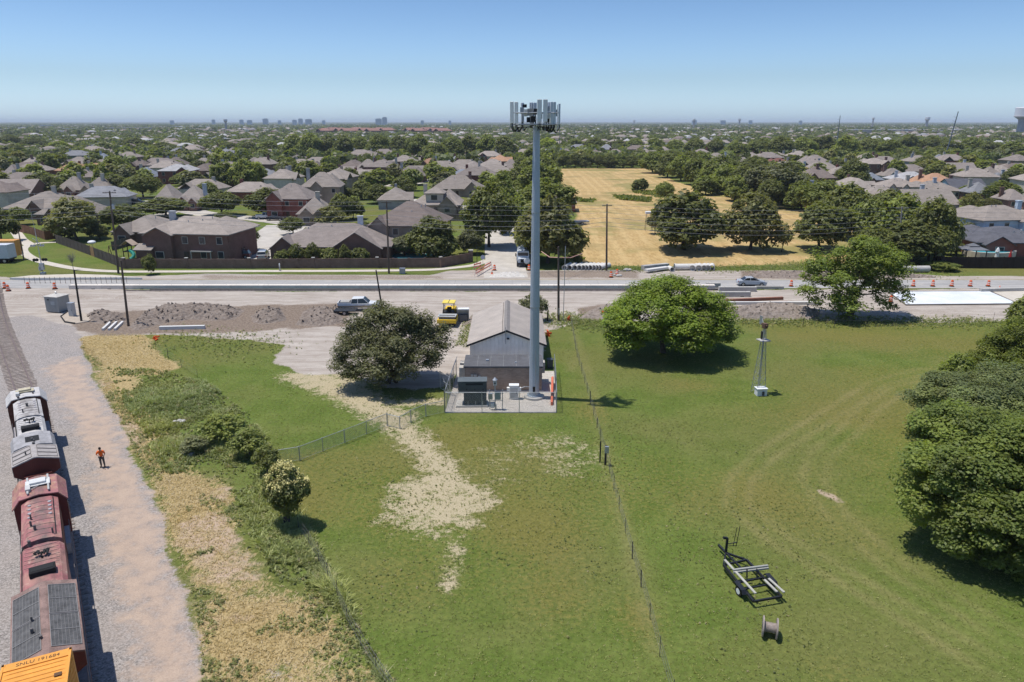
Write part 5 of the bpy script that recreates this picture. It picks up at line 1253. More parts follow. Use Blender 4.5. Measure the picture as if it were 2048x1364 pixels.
m=MB(); m.tube([(-1.6,-.9,.68),(-1.6,-.9,1.2),(-1.6,.9,1.2),(-1.6,.9,.68)],.05,6); m.bar((1.6,0,.6),(2.6,0,.55),.1,.1); m.build('rail',DARK,tt)
wheels(tt,(0,),1.0,.33)
def roller():
    x,y=g2(897,648); r=thing('road_roller','yellow single drum road roller parked on the dirt facing the camera','road roller',(x,y,.02),math.radians(-93))
    # local +x forward (toward camera)
    m=MB(); m.cyl((1.0,-1.08,.78),(1.0,1.08,.78),.76,None,28); m.build('drum',M('drum_steel',(.05,.045,.042),.5,.5,.2,2),r)
    m=MB()
    for s in (-1,1): m.bx(-.1,1.95,min(s*1.12,s*1.3),max(s*1.12,s*1.3),.55,1.05)
    m.bx(1.78,2.02,-1.3,1.3,.62,1.12); m.bx(-.2,.15,-1.3,1.3,.6,1.3); m.build('drum_frame',YELLOW,r,bevel=.04)
    m=MB(); m.bx(.05,1.6,-1.25,1.25,1.32,1.5); m.build('drum_cover',M('cover_grey',(.42,.43,.42),.5),r,bevel=.05)
    m=MB(); m.bx(-1.9,-.35,-.7,.7,.75,1.55); m.build('cab_base',DARK,r)
    for px_ in (-.45,-1.75):
        for s in (-1,1):
            m=MB(); m.bar((px_,s*.72,1.5),(px_-.05,s*.68,2.85),.08,.08); m.build('pillar',YELLOW if px_<-1 else DARK,r)
    m=MB(); m.bx(-2.0,-.2,-.88,.88,2.85,2.98); m.build('canopy',M('canopy_yellow',(.78,.60,.10),.45),r,bevel=.05)
    m=MB(); m.bx(-2.0,-.2,-.04,.04,2.982,3.0); m.build('canopy_seam',DARK,r)
    m=MB(); m.bx(-1.5,-1.0,-.3,.3,1.55,2.1); m.build('seat',BLACK,r,bevel=.06)
    m=MB(); m.bx(-3.6,-1.95,-.75,.75,.8,1.75); m.build('engine_hood',YELLOW,r,bevel=.1)
    for s in (-1,1):
        m=MB(); m.cyl((-2.6,s*.55,.72),(-2.6,s*1.1,.72),.72,None,24); t=m.build('wheel',BLACK,r); m=MB(); m.cyl((-2.6,s*1.101,.72),(-2.6,s*1.12,.72),.36,None,16); m.build('rim',YELLOW,t)
        m=MB(); m.cyl((-.16,s*.5,2.6),(-.1,s*.5,2.6),.09,None,10); m.build('work_lamp',M('lamp_lens',(.5,.5,.48),.2),r)
roller()
def vac_truck():
    x,y=g2(1046,533); r=thing('vacuum_truck','white hydro excavation truck parked facing the road at the street mouth','truck',(x,y+1,.03),math.radians(-90))
    W_=M('truck_white',(.62,.65,.67),.4,0,.05)
    m=MB(); m.bx(-8.0,2.0,-.5,.5,.6,.95); m.build('chassis',DARK,r)
    m=MB(); m.ext([(-1.2,.9),(1.2,.9),(1.2,2.0),(1.1,2.9),(-1.1,2.9),(-1.2,2.0)],-1.0,.9); c=m.build('cab',W_,r,bevel=.06)
    m=MB(); m.ext([(-1.0,.85),(1.0,.85),(.95,1.75),(-.95,1.75)],.9,2.1); m.build('bonnet',W_,r,bevel=.08)
    m=MB(); m.bx(.903,.93,-1.0,1.0,2.05,2.7); m.build('windscreen',GLASS,c)
    m=MB(); m.bx(2.1,2.14,-.5,.5,.95,1.6); m.build('radiator_grille',BLACK,r)
    m=MB(); m.bx(2.0,2.28,-1.2,1.2,.5,.85); m.build('bumper',DARK,r)
    m=MB(); m.cyl((-7.6,0,2.0),(-1.2,0,2.0),1.1,None,20); m.build('tank',W_,r)
    m=MB(); m.tube([(-6,0,3.2),(-2.5,.1,3.6),(-.6,.2,3.5),(1.4,.1,3.3)],.2,10); m.build('boom',W_,r)
    m=MB(); m.lathe([(.05,0),(.5,.0),(.62,.18),(.5,.34),(.05,.36)],18); o=m.build('hose_reel',M('reel_pale',(.60,.63,.63),.5),r); o.location=(2.2,.75,1.35); o.rotation_euler=(0,PI/2,0)
    for s in (-1,1):
        m=MB(); m.bx(1.9,2.11,min(s*.75,s*1.05),max(s*.75,s*1.05),1.2,1.45); m.build('headlight',M('lamp_lens',(.5,.5,.48),.2),r)
        m=MB(); m.bx(.6,.75,min(s*1.3,s*1.5),max(s*1.3,s*1.5),1.9,2.5); m.build('mirror',DARK,r)
    wheels(r,(1.1,-5.2,-6.5),1.22,.52,.35)
roller; vac_truck()
# ================================================================ SIGNAL GEAR, POLES
def signal_cabin():
    x,y=g2(118,622); r=thing('signal_cabin','grey metal railway signal cabin with pale hipped roof','cabin',(x,y,0),math.radians(-14))
    G=M('cabin_grey',(.27,.28,.28),.5,.2,.1,.8,streak=True)
    m=MB(); m.bx(-1.15,1.15,-1.05,1.05,.12,2.35); b=m.build('wall',G,r)
    m=MB(); m.bx(-1.05,1.05,-.95,.95,0,.125); m.build('base',DARK,r)
    m=MB(); m.add([(-1.28,-1.18,2.35),(1.28,-1.18,2.35),(1.28,1.18,2.35),(-1.28,1.18,2.35),(-1.28,-1.18,2.42),(1.28,-1.18,2.42),(1.28,1.18,2.42),(-1.28,1.18,2.42),(0,0,2.72)],[(3,2,1,0),(0,1,5,4),(1,2,6,5),(2,3,7,6),(3,0,4,7),(4,5,8),(5,6,8),(6,7,8),(7,4,8)]); m.build('roof',M('cabin_roof',(.50,.47,.42),.6,0,.15),r)
    m=MB(); m.lathe([(.08,2.7),(.08,2.86),(.16,2.9),(.05,2.98)],10); m.build('roof_vent',GALV,r)
    m=MB(); m.bx(-.1,.55,-1.08,-1.052,1.2,1.7); m.build('notice_panel',M('panel_pale',(.38,.4,.4),.5),b)
    m=MB(); m.bx(-.15,.75,-1.075,-1.051,.2,1.15); m.build('door',M('cabin_door',(.24,.25,.25),.5),b)
    m=MB(); m.bx(-.65,-.35,-1.09,-1.052,1.85,2.0); m.build('vent',BLACK,b)
    x,y=g2(146,633); c=thing('relay_case','narrow silver relay case standing on the circular cable pit','cabinet',(x,y,0),math.radians(-14))
    m=MB(); m.bx(-.4,.4,-.3,.3,.1,2.0); bb=m.build('body',M('relay_silver',(.45,.46,.46),.5,.3,.1),c,bevel=.02); m=MB(); m.bx(-.45,.45,-.35,.35,2.0,2.07); m.build('lid',GALV,c); m=MB(); m.bx(-.33,.33,-.318,-.301,.25,1.85); d=m.build('door',GALV,c); m=MB(); m.bx(.2,.25,-.345,-.319,.9,1.15); m.build('handle',DARK,d)
    P=PX([(122,634),(140,622),(165,625),(186,637),(176,644),(150,648),(130,645)])
    m=MB(); m.prism(P,0,.1); m2=M('pit_sand',(.40,.34,.27),.95,0,.15,2)
    k=thing('cable_pit','low sandy circular pit edged with black hose around the relay case','pit',(0,0,0)); m.build('sand_fill',m2,k)
    m=MB(); pts=[(*p,.13) for p in P[5:]+P[:2]]; m.tube(pts,.09,8); m.build('edging_hose',BLACK,k)
signal_cabin()
def utility_pole(label,base,top,mat=WOODP,R=.16,arms=(),xf=False,grp=None,hw=None):
    b=at(*base); d=math.hypot(b.x,b.y)
    H=zat(top[0],top[1],b.y)
    r=thing('utility_pole',label,'utility pole',(b.x,b.y,0),0,grp)
    # real lean, measured in plan
    tx=(top[0]-1024)*mpp(b.y,H)-b.x
    m=MB(); m.cyl((0,0,-.1),(tx,0,H),R,R*.68,10); m.build('pole',mat,r)
    for z,L in arms:
        m=MB(); m.bar((tx-L,.0-.16,H-z),(tx+L,-.16,H-z),.1,.12); c=m.build('crossarm',mat,r)
        m=MB()
        for k in (-.9,-.5,.5,.9): m.cyl((tx+L*k,-.16,H-z+.06),(tx+L*k,-.16,H-z+.22),.045,.03,6)
        m.build('insulator',M('insulator',(.35,.33,.3),.3),c)
    if xf:
        m=MB(); m.lathe([(.22,0),(.24,.05),(.24,.75),(.16,.85)],14); o=m.build('transformer',M('transformer_grey',(.45,.47,.48),.4,.2),r); o.location=(tx*.8+.42,-.1,H-3.2)
    if hw:
        m=MB(); m.bx(tx*.2-.02,tx*.2+.14,-R-.08,-R-.003,1.0,1.9); m.build('meter_box',GALV,r)
    return Vector((b.x+tx,b.y,H))
pA=utility_pole('tall brown utility pole with transformer behind the dirt works',(237,547),(219,382),WOODP,.2,((.3,1.2),),True)
utility_pole('tall leaning brown pole without wires beside the dark spoil heap',(257,652),(242,521),WOODP,.17)
utility_pole('leaning black pole standing in the circular cable pit',(163,643),(148,540),WOODB,.15)
pD=utility_pole('tall brown utility pole on the grass strip before the brick wall',(778,547),(773,402),WOODP,.19,((.25,.9),))
utility_pole('bare dark pole behind the pickup truck',(765,622),(752,540),WOODB,.14)
utility_pole('brown pole with conduit beside the barn and dirt heap',(1117,642),(1117,493),WOODP,.18,(),False,None,True)
pG=utility_pole('tall brown utility pole at the edge of the hay field',(1213,541),(1214,408),WOODP,.2,((.3,.9),))
pH=utility_pole('tall pale utility pole with crossarm among the trees by the field',(1796,522),(1804,413),M('pale_pole',(.30,.27,.24),.9,0,.2,2),.2,((.3,1.3),(2.2,.8)))
utility_pole('thin pole with small box beside the curved footpath',(48,520),(36,458),WOODP,.13,(),False,None,True)
utility_pole('short pole stub beside the road works and barn, near the orange netting',(1095,642),(1096,620),WOODB,.12)
utility_pole('slim light pole on the street corner by the brick wall',(954,527),(954,494),DARK,.07)
def guy():
    m=MB(); b=at(1119,642); m.cyl((.0,0,0),(.1,0,10.6),.05,None,6); o=m.build('conduit_riser',GALV); o.location=(b.x+.55,b.y+.3,0); setp(o,'thin grey conduit riser standing beside the brown pole','conduit')
guy()
def wires():
    seq=[Vector((pA.x-75,pA.y+4,pA.z+1)),pA,pD,pG,pH,Vector((pH.x+80,pH.y+3,pH.z+1))]
    W=M('wire_grey',(.30,.30,.31),.5,.3)
    lab=['uppermost overhead wire above the brick wall','second overhead wire below the uppermost','third overhead wire down the poles','fourth overhead wire down the poles','fifth overhead cable down the poles','lowest overhead cable, passing in front of the roofs']
    for k in range(6):
        m=MB(); dz=-(.05,.75,1.5,2.5,3.3,4.0)[k]; dy=(-.5,.5,-.3,.2,-.2,0)[k]
        for a,b in zip(seq[:-1],seq[1:]):
            pts=[]
            for i in range(13):
                t=i/12; p=a.lerp(b,t)+Vector((0,dy,dz-(1.0+.2*k)*4*t*(1-t)*min(1,(b-a).length/70))); pts.append(p)
            m.tube(pts,.02 if k<3 else .026,5)
        setp(m.build('overhead_wire',W),lab[k],'wire','overhead wires between the utility poles')
    m=MB(); pts=[]
    for px,py in ((-40,303),(300,303),(600,300),(780,306)): pass
wires()
def crossing_signal():
    x,y=g2(87,551); r=thing('crossing_signal','silver railway crossing signal mast with black round lamps','signal',(x,y,0),.2)
    m=MB(); m.cyl((0,0,0),(0,0,8.8),.09,.05,10); m.cyl((0,0,8.8),(-.2,0,12.5),.03,.015,6); m.build('mast',GALV,r)
    m=MB(); m.box((0,0,.3),(.8,.8,.6)); m.box((.05,-.1,1.7),(.7,.6,1.2)); m.box((-.25,-.15,1.3),(.4,.5,.8)); m.build('base_case',GALV,r)
    for z in (3.0,5.6):
        m=MB(); m.bar((-1.0,-.15,z),(1.0,-.15,z),.07,.07); m.build('arm',GALV,r)
        for s in (-1,-.55,.55,1):
            m=MB(); m.cyl((s*.95,-.32,z-.05),(s*.95,-.14,z-.05),.28 if z<4 else .2,None,14); l=m.build('lamp',BLACK if z<4 else GALV,r)
    for a in (.78,-.78):
        m=MB(); m.bar((-.6,-.12,6.3-.6*math.copysign(1,a)),(.6,-.12,6.3+.6*math.copysign(1,a)),.14,.03); m.build('crossbuck',GALV,r)
crossing_signal()
def box_trailer():
    x,y=g2(-15,525); r=thing('box_trailer','white box trailer with an orange topped container behind, cut by the picture edge','trailer',(x,y,0),math.radians(2))
    m=MB(); m.bx(-7,4.2,-1.3,1.3,1.0,3.7); m.build('body',M('trailer_white',(.55,.57,.6),.5,0,.06),r)
    m=MB(); m.bx(-7,4.0,1.5,3.9,1.0,4.1); m.build('load',M('trailer_orange',(.6,.3,.08),.6),r)
    m=MB(); m.bx(-7,4.2,-1.2,1.2,.75,1.0); m.build('chassis',DARK,r); wheels(r,(2.0,3.2,-4),1.25,.48,.3)
box_trailer()
def hydrant_etc():
    x,y=g2(560,542); r=thing('fire_hydrant','small hydrant post with a white cap before the brick wall','hydrant',(x,y,0)); m=MB(); m.lathe([(.2,0),(.2,.1),(.13,.12),(.13,.75),(.17,.8),(.1,.92)],12); m.build('barrel',M('hydrant_grey',(.35,.33,.3),.6),r); m=MB(); m.lathe([(.12,.93),(.13,1.3),(.03,1.5)],10); m.build('cap',WHITE,r)
    x,y=g2(805,547); r=thing('utility_box','grey utility pedestal on the grass strip beyond the road','utility box',(x,y,0)); m=MB(); m.bx(-.5,.5,-.4,.4,0,.95); m.build('body',M('pedestal',(.36,.37,.34),.6),r,bevel=.04); m=MB(); m.bx(-.53,.53,-.43,.43,.95,1.02); m.build('lid',GALV,r)
    x,y=g2(927,643); r=thing('open_cabinet','pale open-sided metal cabinet beside the road roller','cabinet',(x,y,0),.05); 
    m=MB(); m.bx(-.8,.8,-.4,.5,1.75,1.9); m.build('lid',WHITE,r); m=MB()
    m.bx(-.8,-.72,-.4,.5,0,1.75); m.bx(.72,.8,-.4,.5,0,1.75); m.bx(-.72,.72,.44,.5,0,1.75); m.build('frame',GALV,r); m=MB(); m.bx(-.6,.6,-.2,.4,.1,1.0); m.build('equipment',M('junk_grey',(.2,.19,.18),.8),r,bevel=.05)
    x,y=g2(966,540); r=thing('round_sign','round pale blue-grey sign seen from behind at the street corner','sign',(x,y,0)); m=MB(); m.cyl((0,0,0),(0,0,2.6),.03,None,6); m.build('post',GALV,r); m=MB(); m.cyl((0,-.06,2.45),(0,-.03,2.45),.42,None,24); m.build('plate',M('sign_back',(.40,.44,.52),.5),r)
    x,y=g2(1297,461); r=thing('deer_stand','small raised metal feeder platform at the edge of the field trees','feeder',(x,y,0)); m=MB()
    for sx in (-1,1):
        for sy in (-1,1): m.bar((sx*.9,sy*.7,0),(sx*.7,sy*.5,4.4),.08,.08)
    m.build('leg',M('rust_leg',(.2,.16,.13),.8),r); m=MB(); m.box((0,0,4.6),(2.0,1.5,.5)); m.build('roof',WHITE,r)
    x,y=g2(1163,448); r=thing('farm_trailer','low grey farm trailer parked at the edge of the hay field','trailer',(x,y,0),.1); m=MB(); m.bx(-2,2,-1,1,.5,.9); m.build('deck',GALV,r); wheels(r,(0,),1.1,.35)
    m=MB(); a=at(1083,503,4.0);b=at(1117,515,4.0);c=at(1165,507,3.5); m.tube([a,a.lerp(b,.5)+Vector((0,0,-.5)),b,b.lerp(c,.5)+Vector((0,0,-.4)),c],.07,5)
    setp(m.build('flagging_rope',M('flag_rope',(.6,.35,.28),.7)),'rope with pale red flagging tape strung to the pole by the truck','rope')
hydrant_etc()
# ================================================================ TREES
BARK=M('bark',(.085,.068,.055),.95,0,.3,3,.4,25)
def crown_np(lobes,nclump,per,leaf,seed,rc=.15,up=.35,shell=.35,flat=1.0,yel=.5):
    r=np.random.default_rng(seed); L=np.array(lobes,float)
    area=(L[:,3]*L[:,4]*L[:,5])**(2/3); k=r.choice(len(L),nclump*3,p=area/area.sum())
    d=unit(r.normal(size=(len(k),3))); 
    keep=(d[:,2]>-.45)|(r.random(len(k))<.35); k=k[keep];d=d[keep]
    rho=1-shell*r.random(len(k))**2
    c=L[k,:3]+d*L[k,3:]*rho[:,None]
    ins=np.zeros(len(c),bool)
    for j in range(len(L)):
        q=(c-L[j,:3])/L[j,3:]; ins|=((q**2).sum(1)<.50)&(k!=j)
    c=c[~ins][:nclump]; d=d[~ins][:nclump]; n=len(c)
    rcl=rc*r.uniform(.6,1.25,n)
    cb=np.clip(.5+.17*r.normal(size=n),.1,.9); cy=np.clip(.35+.3*r.normal(size=n),0,1)*yel
    I=np.repeat(np.arange(n),per)
    dl=unit(r.normal(size=(len(I),3))); 
    P=c[I]+dl*(rcl[I]*r.random(len(I))**.4)[:,None]*np.array([1,1,.75*flat])
    N=unit(dl*.62+d[I]*.3+np.array([0,0,up+.55])+r.normal(size=(len(I),3))*.38)
    V,F=leaf_quads(P,N,leaf*r.uniform(.6,1.35,len(I)),r)
    C=np.column_stack([np.clip(cb[I]+.12*r.normal(size=len(I)),0,1),np.clip(cy[I]+.1*r.normal(size=len(I)),0,1),np.zeros(len(I)),np.ones(len(I))])
    return V,F,np.repeat(C,4,0),c,d
def crown_mesh(*a,**k):
    V,F,C,c,d=crown_np(*a,**k)
    return npmesh('crown',V,F,LEAF,{'Col':('FLOAT_COLOR','POINT',C)})
def trunk_mesh(lobes,seed,h0=.22,r0=.03,lean=.0,stems=1):
    rr=random.Random(seed); m=MB()
    for s in range(stems):
        o=Vector((rr.uniform(-.03,.03)*(stems-1),rr.uniform(-.03,.03)*(stems-1),0)); t=Vector((rr.uniform(-.04,.04)+lean,rr.uniform(-.04,.04),h0))
        mid=o.lerp(t,.5)+Vector((rr.uniform(-.015,.015),0,0))
        m.cyl(o+Vector((0,0,-.01)),mid,r0*1.15,r0*.85,8); m.cyl(mid,t,r0*.85,r0*.7,8)
        for l in lobes:
            if stems>1 and rr.random()<.4: continue
            e=Vector(l[:3]); a=t.lerp(e,.5)+Vector((rr.uniform(-.04,.04),rr.uniform(-.04,.04),rr.uniform(-.02,.03)))
            m.cyl(t,a,r0*.6,r0*.38,6); m.cyl(a,e,r0*.38,r0*.14,5)
            for q in range(3):
                e2=e+Vector((rr.uniform(-1,1)*l[3],rr.uniform(-1,1)*l[4],rr.uniform(-.2,.8)*l[5]))*.7; m.cyl(a.lerp(e,.5),e2,r0*.2,r0*.06,4)
    return m.mesh('trunk',BARK)
def lobes_round(seed,n=7,base=.08,spread=.27,rad=.24):
    rr=random.Random(seed); out=[(0,0,.62,.34,.34,.36)]
    for k in range(n):
        a=2*PI*k/n+rr.uniform(-.3,.3); s=spread*rr.uniform(.75,1.15); R=rad*rr.uniform(.75,1.15)
        out.append((s*math.cos(a),s*math.sin(a),rr.uniform(base+.22,.64),R,R,R*rr.uniform(.85,1.15)))
    return out
PROTO={}
def proto(key,lobes,ncl,per,leaf,seed,tk={},**kw):
    PROTO[key]=(crown_mesh(lobes,ncl,per,leaf,seed,**kw),trunk_mesh(lobes,seed,**tk))
for i in range(4): proto(f'round{i}',lobes_round(20+i,6+i%3),300,22,.052,30+i,rc=.105)
for i in range(2):
    l=[(0,0,.6,.3,.3,.32)]+[(.26*math.cos(a+i),.26*math.sin(a+i),.5+.14*((k*7+i)%3-1),.2,.2,.24) for k,a in enumerate(np.linspace(0,5.2,6))]+[(.05*(-1)**i,.05,.84,.17,.17,.16)]
    proto(f'tall{i}',l,300,22,.05,50+i,dict(h0=.3,r0=.026),rc=.10)
for i in range(2): proto(f'airy{i}',lobes_round(70+i,8,.25,.33,.17),200,20,.046,70+i,dict(h0=.35,r0=.022),rc=.09,shell=.6)
for i in range(2): proto(f'shrub{i}',[(0,0,.45,.42,.42,.45),(.2,.1,.5,.28,.28,.36),(-.22,-.08,.45,.26,.26,.38),(0,-.2,.6,.22,.22,.34)],200,20,.07,90+i,dict(h0=.15,r0=.03),rc=.13)
for i in range(3): proto(f'far{i}',lobes_round(110+i,5),110,9,.115,110+i,dict(h0=.2,r0=.03),rc=.13)
TONES=[(.150,.170,.058),(.182,.214,.062),(.195,.200,.078),(.20,.25,.046),(.165,.178,.10),(.25,.30,.045)]
TONEN=['dark green','mid green','olive green','bright green','grey green','yellow green']
TREES=[]
def tree(px,py,w,yt,tone,kind='round',name='tree',label=None,cat='tree',group=None,tint=None,rz=None,pos=None,dims=None):
    if pos is None: p=at(px,py); W=w*mpp(p.y,2); Hh=max(1.2,zat(px,yt,p.y+W*.25))
    else: p=Vector(pos); W,Hh=dims
    if kind in('round','far'): kind+=str(random.randrange(4 if kind=='round' else 3))
    elif kind in('tall','airy','shrub'): kind+=str(random.randrange(2))
    c,t=PROTO[kind]
    r=thing(name,label,cat,(p.x,p.y,0),random.uniform(0,6.28) if rz is None else rz,group); r.scale=(W*1.02,W*1.02,Hh*1.03)
    k=random.uniform(.86,1.14); col=tint or TONES[tone]
    o=link('crown',c,r); o.color=(col[0]*k,col[1]*k,col[2]*k,1)
    link('trunk',t,r)
    TREES.append((r,tone,kind,W,Hh)); return r
# ---- hero trees
LH=[(0,0,.60,.33,.33,.34),(.27,.05,.42,.24,.24,.24),(-.27,-.02,.44,.24,.24,.25),(.05,-.27,.40,.24,.23,.25),(-.03,.27,.45,.24,.24,.24),(.20,-.2,.58,.22,.22,.24),(-.21,-.18,.56,.21,.21,.24),(.0,-.08,.80,.2,.2,.18),(-.36,-.1,.27,.15,.15,.14),(.40,-.12,.25,.14,.14,.13),(.47,-.05,.20,.09,.09,.09)]
proto('pecan',LH,520,125,.0158,201,dict(h0=.2,r0=.022),rc=.078,up=.3,shell=.45)
tree(1326,705,250,541,3,'pecan','pecan_tree','large round bright green tree casting a dark shadow on the lawn beside the lattice tower',tint=(.20,.27,.04),rz=.3)
LA=[(-.22,0,.42,.25,.25,.32),(-.30,.1,.62,.20,.2,.2),(.06,0,.74,.25,.25,.22),(.28,.05,.62,.22,.22,.26),(.33,-.05,.36,.15,.15,.26),(-.12,-.12,.25,.18,.18,.2),(-.02,.1,.5,.2,.2,.2),(.1,.05,.92,.13,.13,.07)]
proto('pecan_airy',LA,320,75,.0185,202,dict(h0=.28,r0=.02,stems=2),rc=.078,shell=.7)
tree(1700,634,212,472,3,'pecan_airy','pecan_tree','airy bright green tree with open crown and two stems beside the fresh white slab',tint=(.21,.27,.055),rz=0)
LC=[(-.2,0,.42,.26,.26,.32),(.2,.05,.42,.26,.26,.32),(0,-.2,.4,.27,.25,.32),(0,.1,.62,.28,.28,.28),(-.33,-.05,.35,.16,.16,.22),(.36,-.06,.48,.15,.15,.2),(.12,-.05,.84,.12,.12,.14),(-.08,.05,.88,.11,.11,.12),(.28,0,.72,.11,.11,.16),(-.26,.05,.72,.11,.11,.15),(.42,0,.62,.08,.08,.12)]
proto('scrub_oak',LC,560,85,.0155,203,dict(h0=.13,r0=.018,stems=3),rc=.075,shell=.6,yel=.35)
tree(784,768,222,598,4,'scrub_oak','oak_tree','wide olive grey shrubby tree with spiky outline standing by the gravel lot',tint=(.165,.172,.085),rz=.2)
LB=[(0,0,.46,.42,.42,.44),(-.25,-.2,.42,.25,.25,.32),(.22,-.25,.42,.25,.25,.34),(-.02,-.36,.32,.22,.2,.28),(.3,.1,.5,.24,.24,.34),(-.3,.12,.5,.24,.24,.34),(0,-.12,.78,.25,.25,.2),(-.2,-.32,.24,.2,.2,.2),(.2,-.35,.24,.2,.2,.2),(.02,.25,.7,.25,.25,.22),(-.38,-.1,.32,.16,.16,.24),(.36,-.15,.3,.17,.17,.24),(-.12,-.3,.6,.15,.15,.14),(.16,-.22,.68,.15,.15,.13)]
proto('big_dome',LB,430,330,.0148,204,dict(h0=.25,r0=.03),rc=.088,up=.3,shell=.4)
p=at(2003,1085); tree(0,0,0,0,1,'big_dome','shade_tree','huge dense dark green domed tree nearest the camera at the edge of the lawn',tint=(.175,.225,.055),pos=(p.x,p.y,0),dims=(12.4,8.9),rz=.5)
p=at(1975,900); tree(0,0,0,0,4,'big_dome','shade_tree','low grey green tree right behind the huge domed tree',tint=(.165,.20,.085),pos=(p.x,p.y,0),dims=(11.5,7.0),rz=2.2)
p=at(2035,792); tree(0,0,0,0,3,'pecan','shade_tree','yellowish green tree farthest back in the clump at the edge of the lawn',tint=(.17,.21,.04),pos=(p.x,p.y,0),dims=(9.5,8.4),rz=1.2)
p=at(1912,795); tree(0,0,0,0,3,'round','shrub','small bright green shrub peeking out above the low grey green tree','shrub',tint=(.17,.21,.05),pos=(p.x,p.y,0),dims=(3.6,4.6))
p=at(2060,690); tree(0,0,0,0,1,'round','shade_tree','dark green tree crown cut by the picture edge near the back fence',pos=(p.x,p.y,0),dims=(6,6.5))
LP=[(0,0,.66,.30,.30,.22),(.22,0,.62,.2,.2,.2),(-.2,.05,.6,.2,.2,.2),(.0,-.2,.6,.22,.2,.2),(0,0,.84,.2,.2,.12),(.02,-.05,.4,.16,.16,.2)]
PROTO['privet']=(crown_mesh(LP,260,60,.034,205,rc=.1),trunk_mesh(LP,205,h0=.35,r0=.03,stems=4))
pv=tree(577,1052,104,921,2,'privet','flowering_tree','small tree covered in pale yellow blossom beside the weedy bank',tint=(.16,.185,.06),rz=0)
V_,F_,C_,c_,d_=crown_np(LP,260,2,.034,205,rc=.1); sel=c_[d_[:,2]>-.05]; r_=np.random.default_rng(9); n_=len(sel)*30
P_=sel[r_.integers(0,len(sel),n_)]+r_.normal(size=(n_,3))*.03+np.array([0,0,.05]); Nn=unit(r_.normal(size=(n_,3))*.6+np.array([0,0,1.2]))
v_,f_=leaf_quads(P_,Nn,np.full(n_,.026)*r_.uniform(.6,1.4,n_),r_); link('blossom',npmesh('blossom',v_,f_,M('blossom_yellow',(.60,.54,.22),.7,0,.2,3)),pv)
for px,py,w,yt,tn,l in ((445,885,95,822,1,'loose green bush rising from the tall weeds of the bank'),(500,912,80,850,1,'mid green bush on the weedy bank behind the blossoming tree'),(535,950,60,885,0,'darker bush at the end of the diagonal chain link fence'),(390,905,55,868,4,'low grey green bush beside the bare patch of the bank')):
    tree(px,py,w,yt,tn,'airy','shrub',l,'shrub',tint=tuple(c*1.35 for c in TONES[tn]))
tree(1066,642,58,584,4,'airy','tree','small grey green tree just behind the barn roof')
tree(302,549,26,508,0,'round','tree','small young dark tree on the sidewalk verge before the brick wall')
r=thing('bare_tree','small leafless sapling on the curved verge near the signal mast','tree',(*g2(147,540),0)); 
m=MB(); rr=random.Random(4); m.cyl((0,0,0),(0,0,1.6),.06,.05,6)
for k in range(26):
    a=rr.uniform(0,6.28); b=Vector((.1*math.cos(a),.1*math.sin(a),rr.uniform(1.3,2.0))); e=b+Vector((math.cos(a)*rr.uniform(.3,1.2),math.sin(a)*rr.uniform(.3,1.2),rr.uniform(.5,1.9))); m.cyl(b if k>6 else Vector((0,0,1.5)),e,.03,.008,4)
    for q in range(3): m.cyl(b.lerp(e,.5),b.lerp(e,.5)+Vector((rr.uniform(-.5,.5),rr.uniform(-.5,.5),rr.uniform(.1,.8))),.012,.005,3)
m.build('trunk',M('grey_twig',(.22,.2,.18),.9),r)
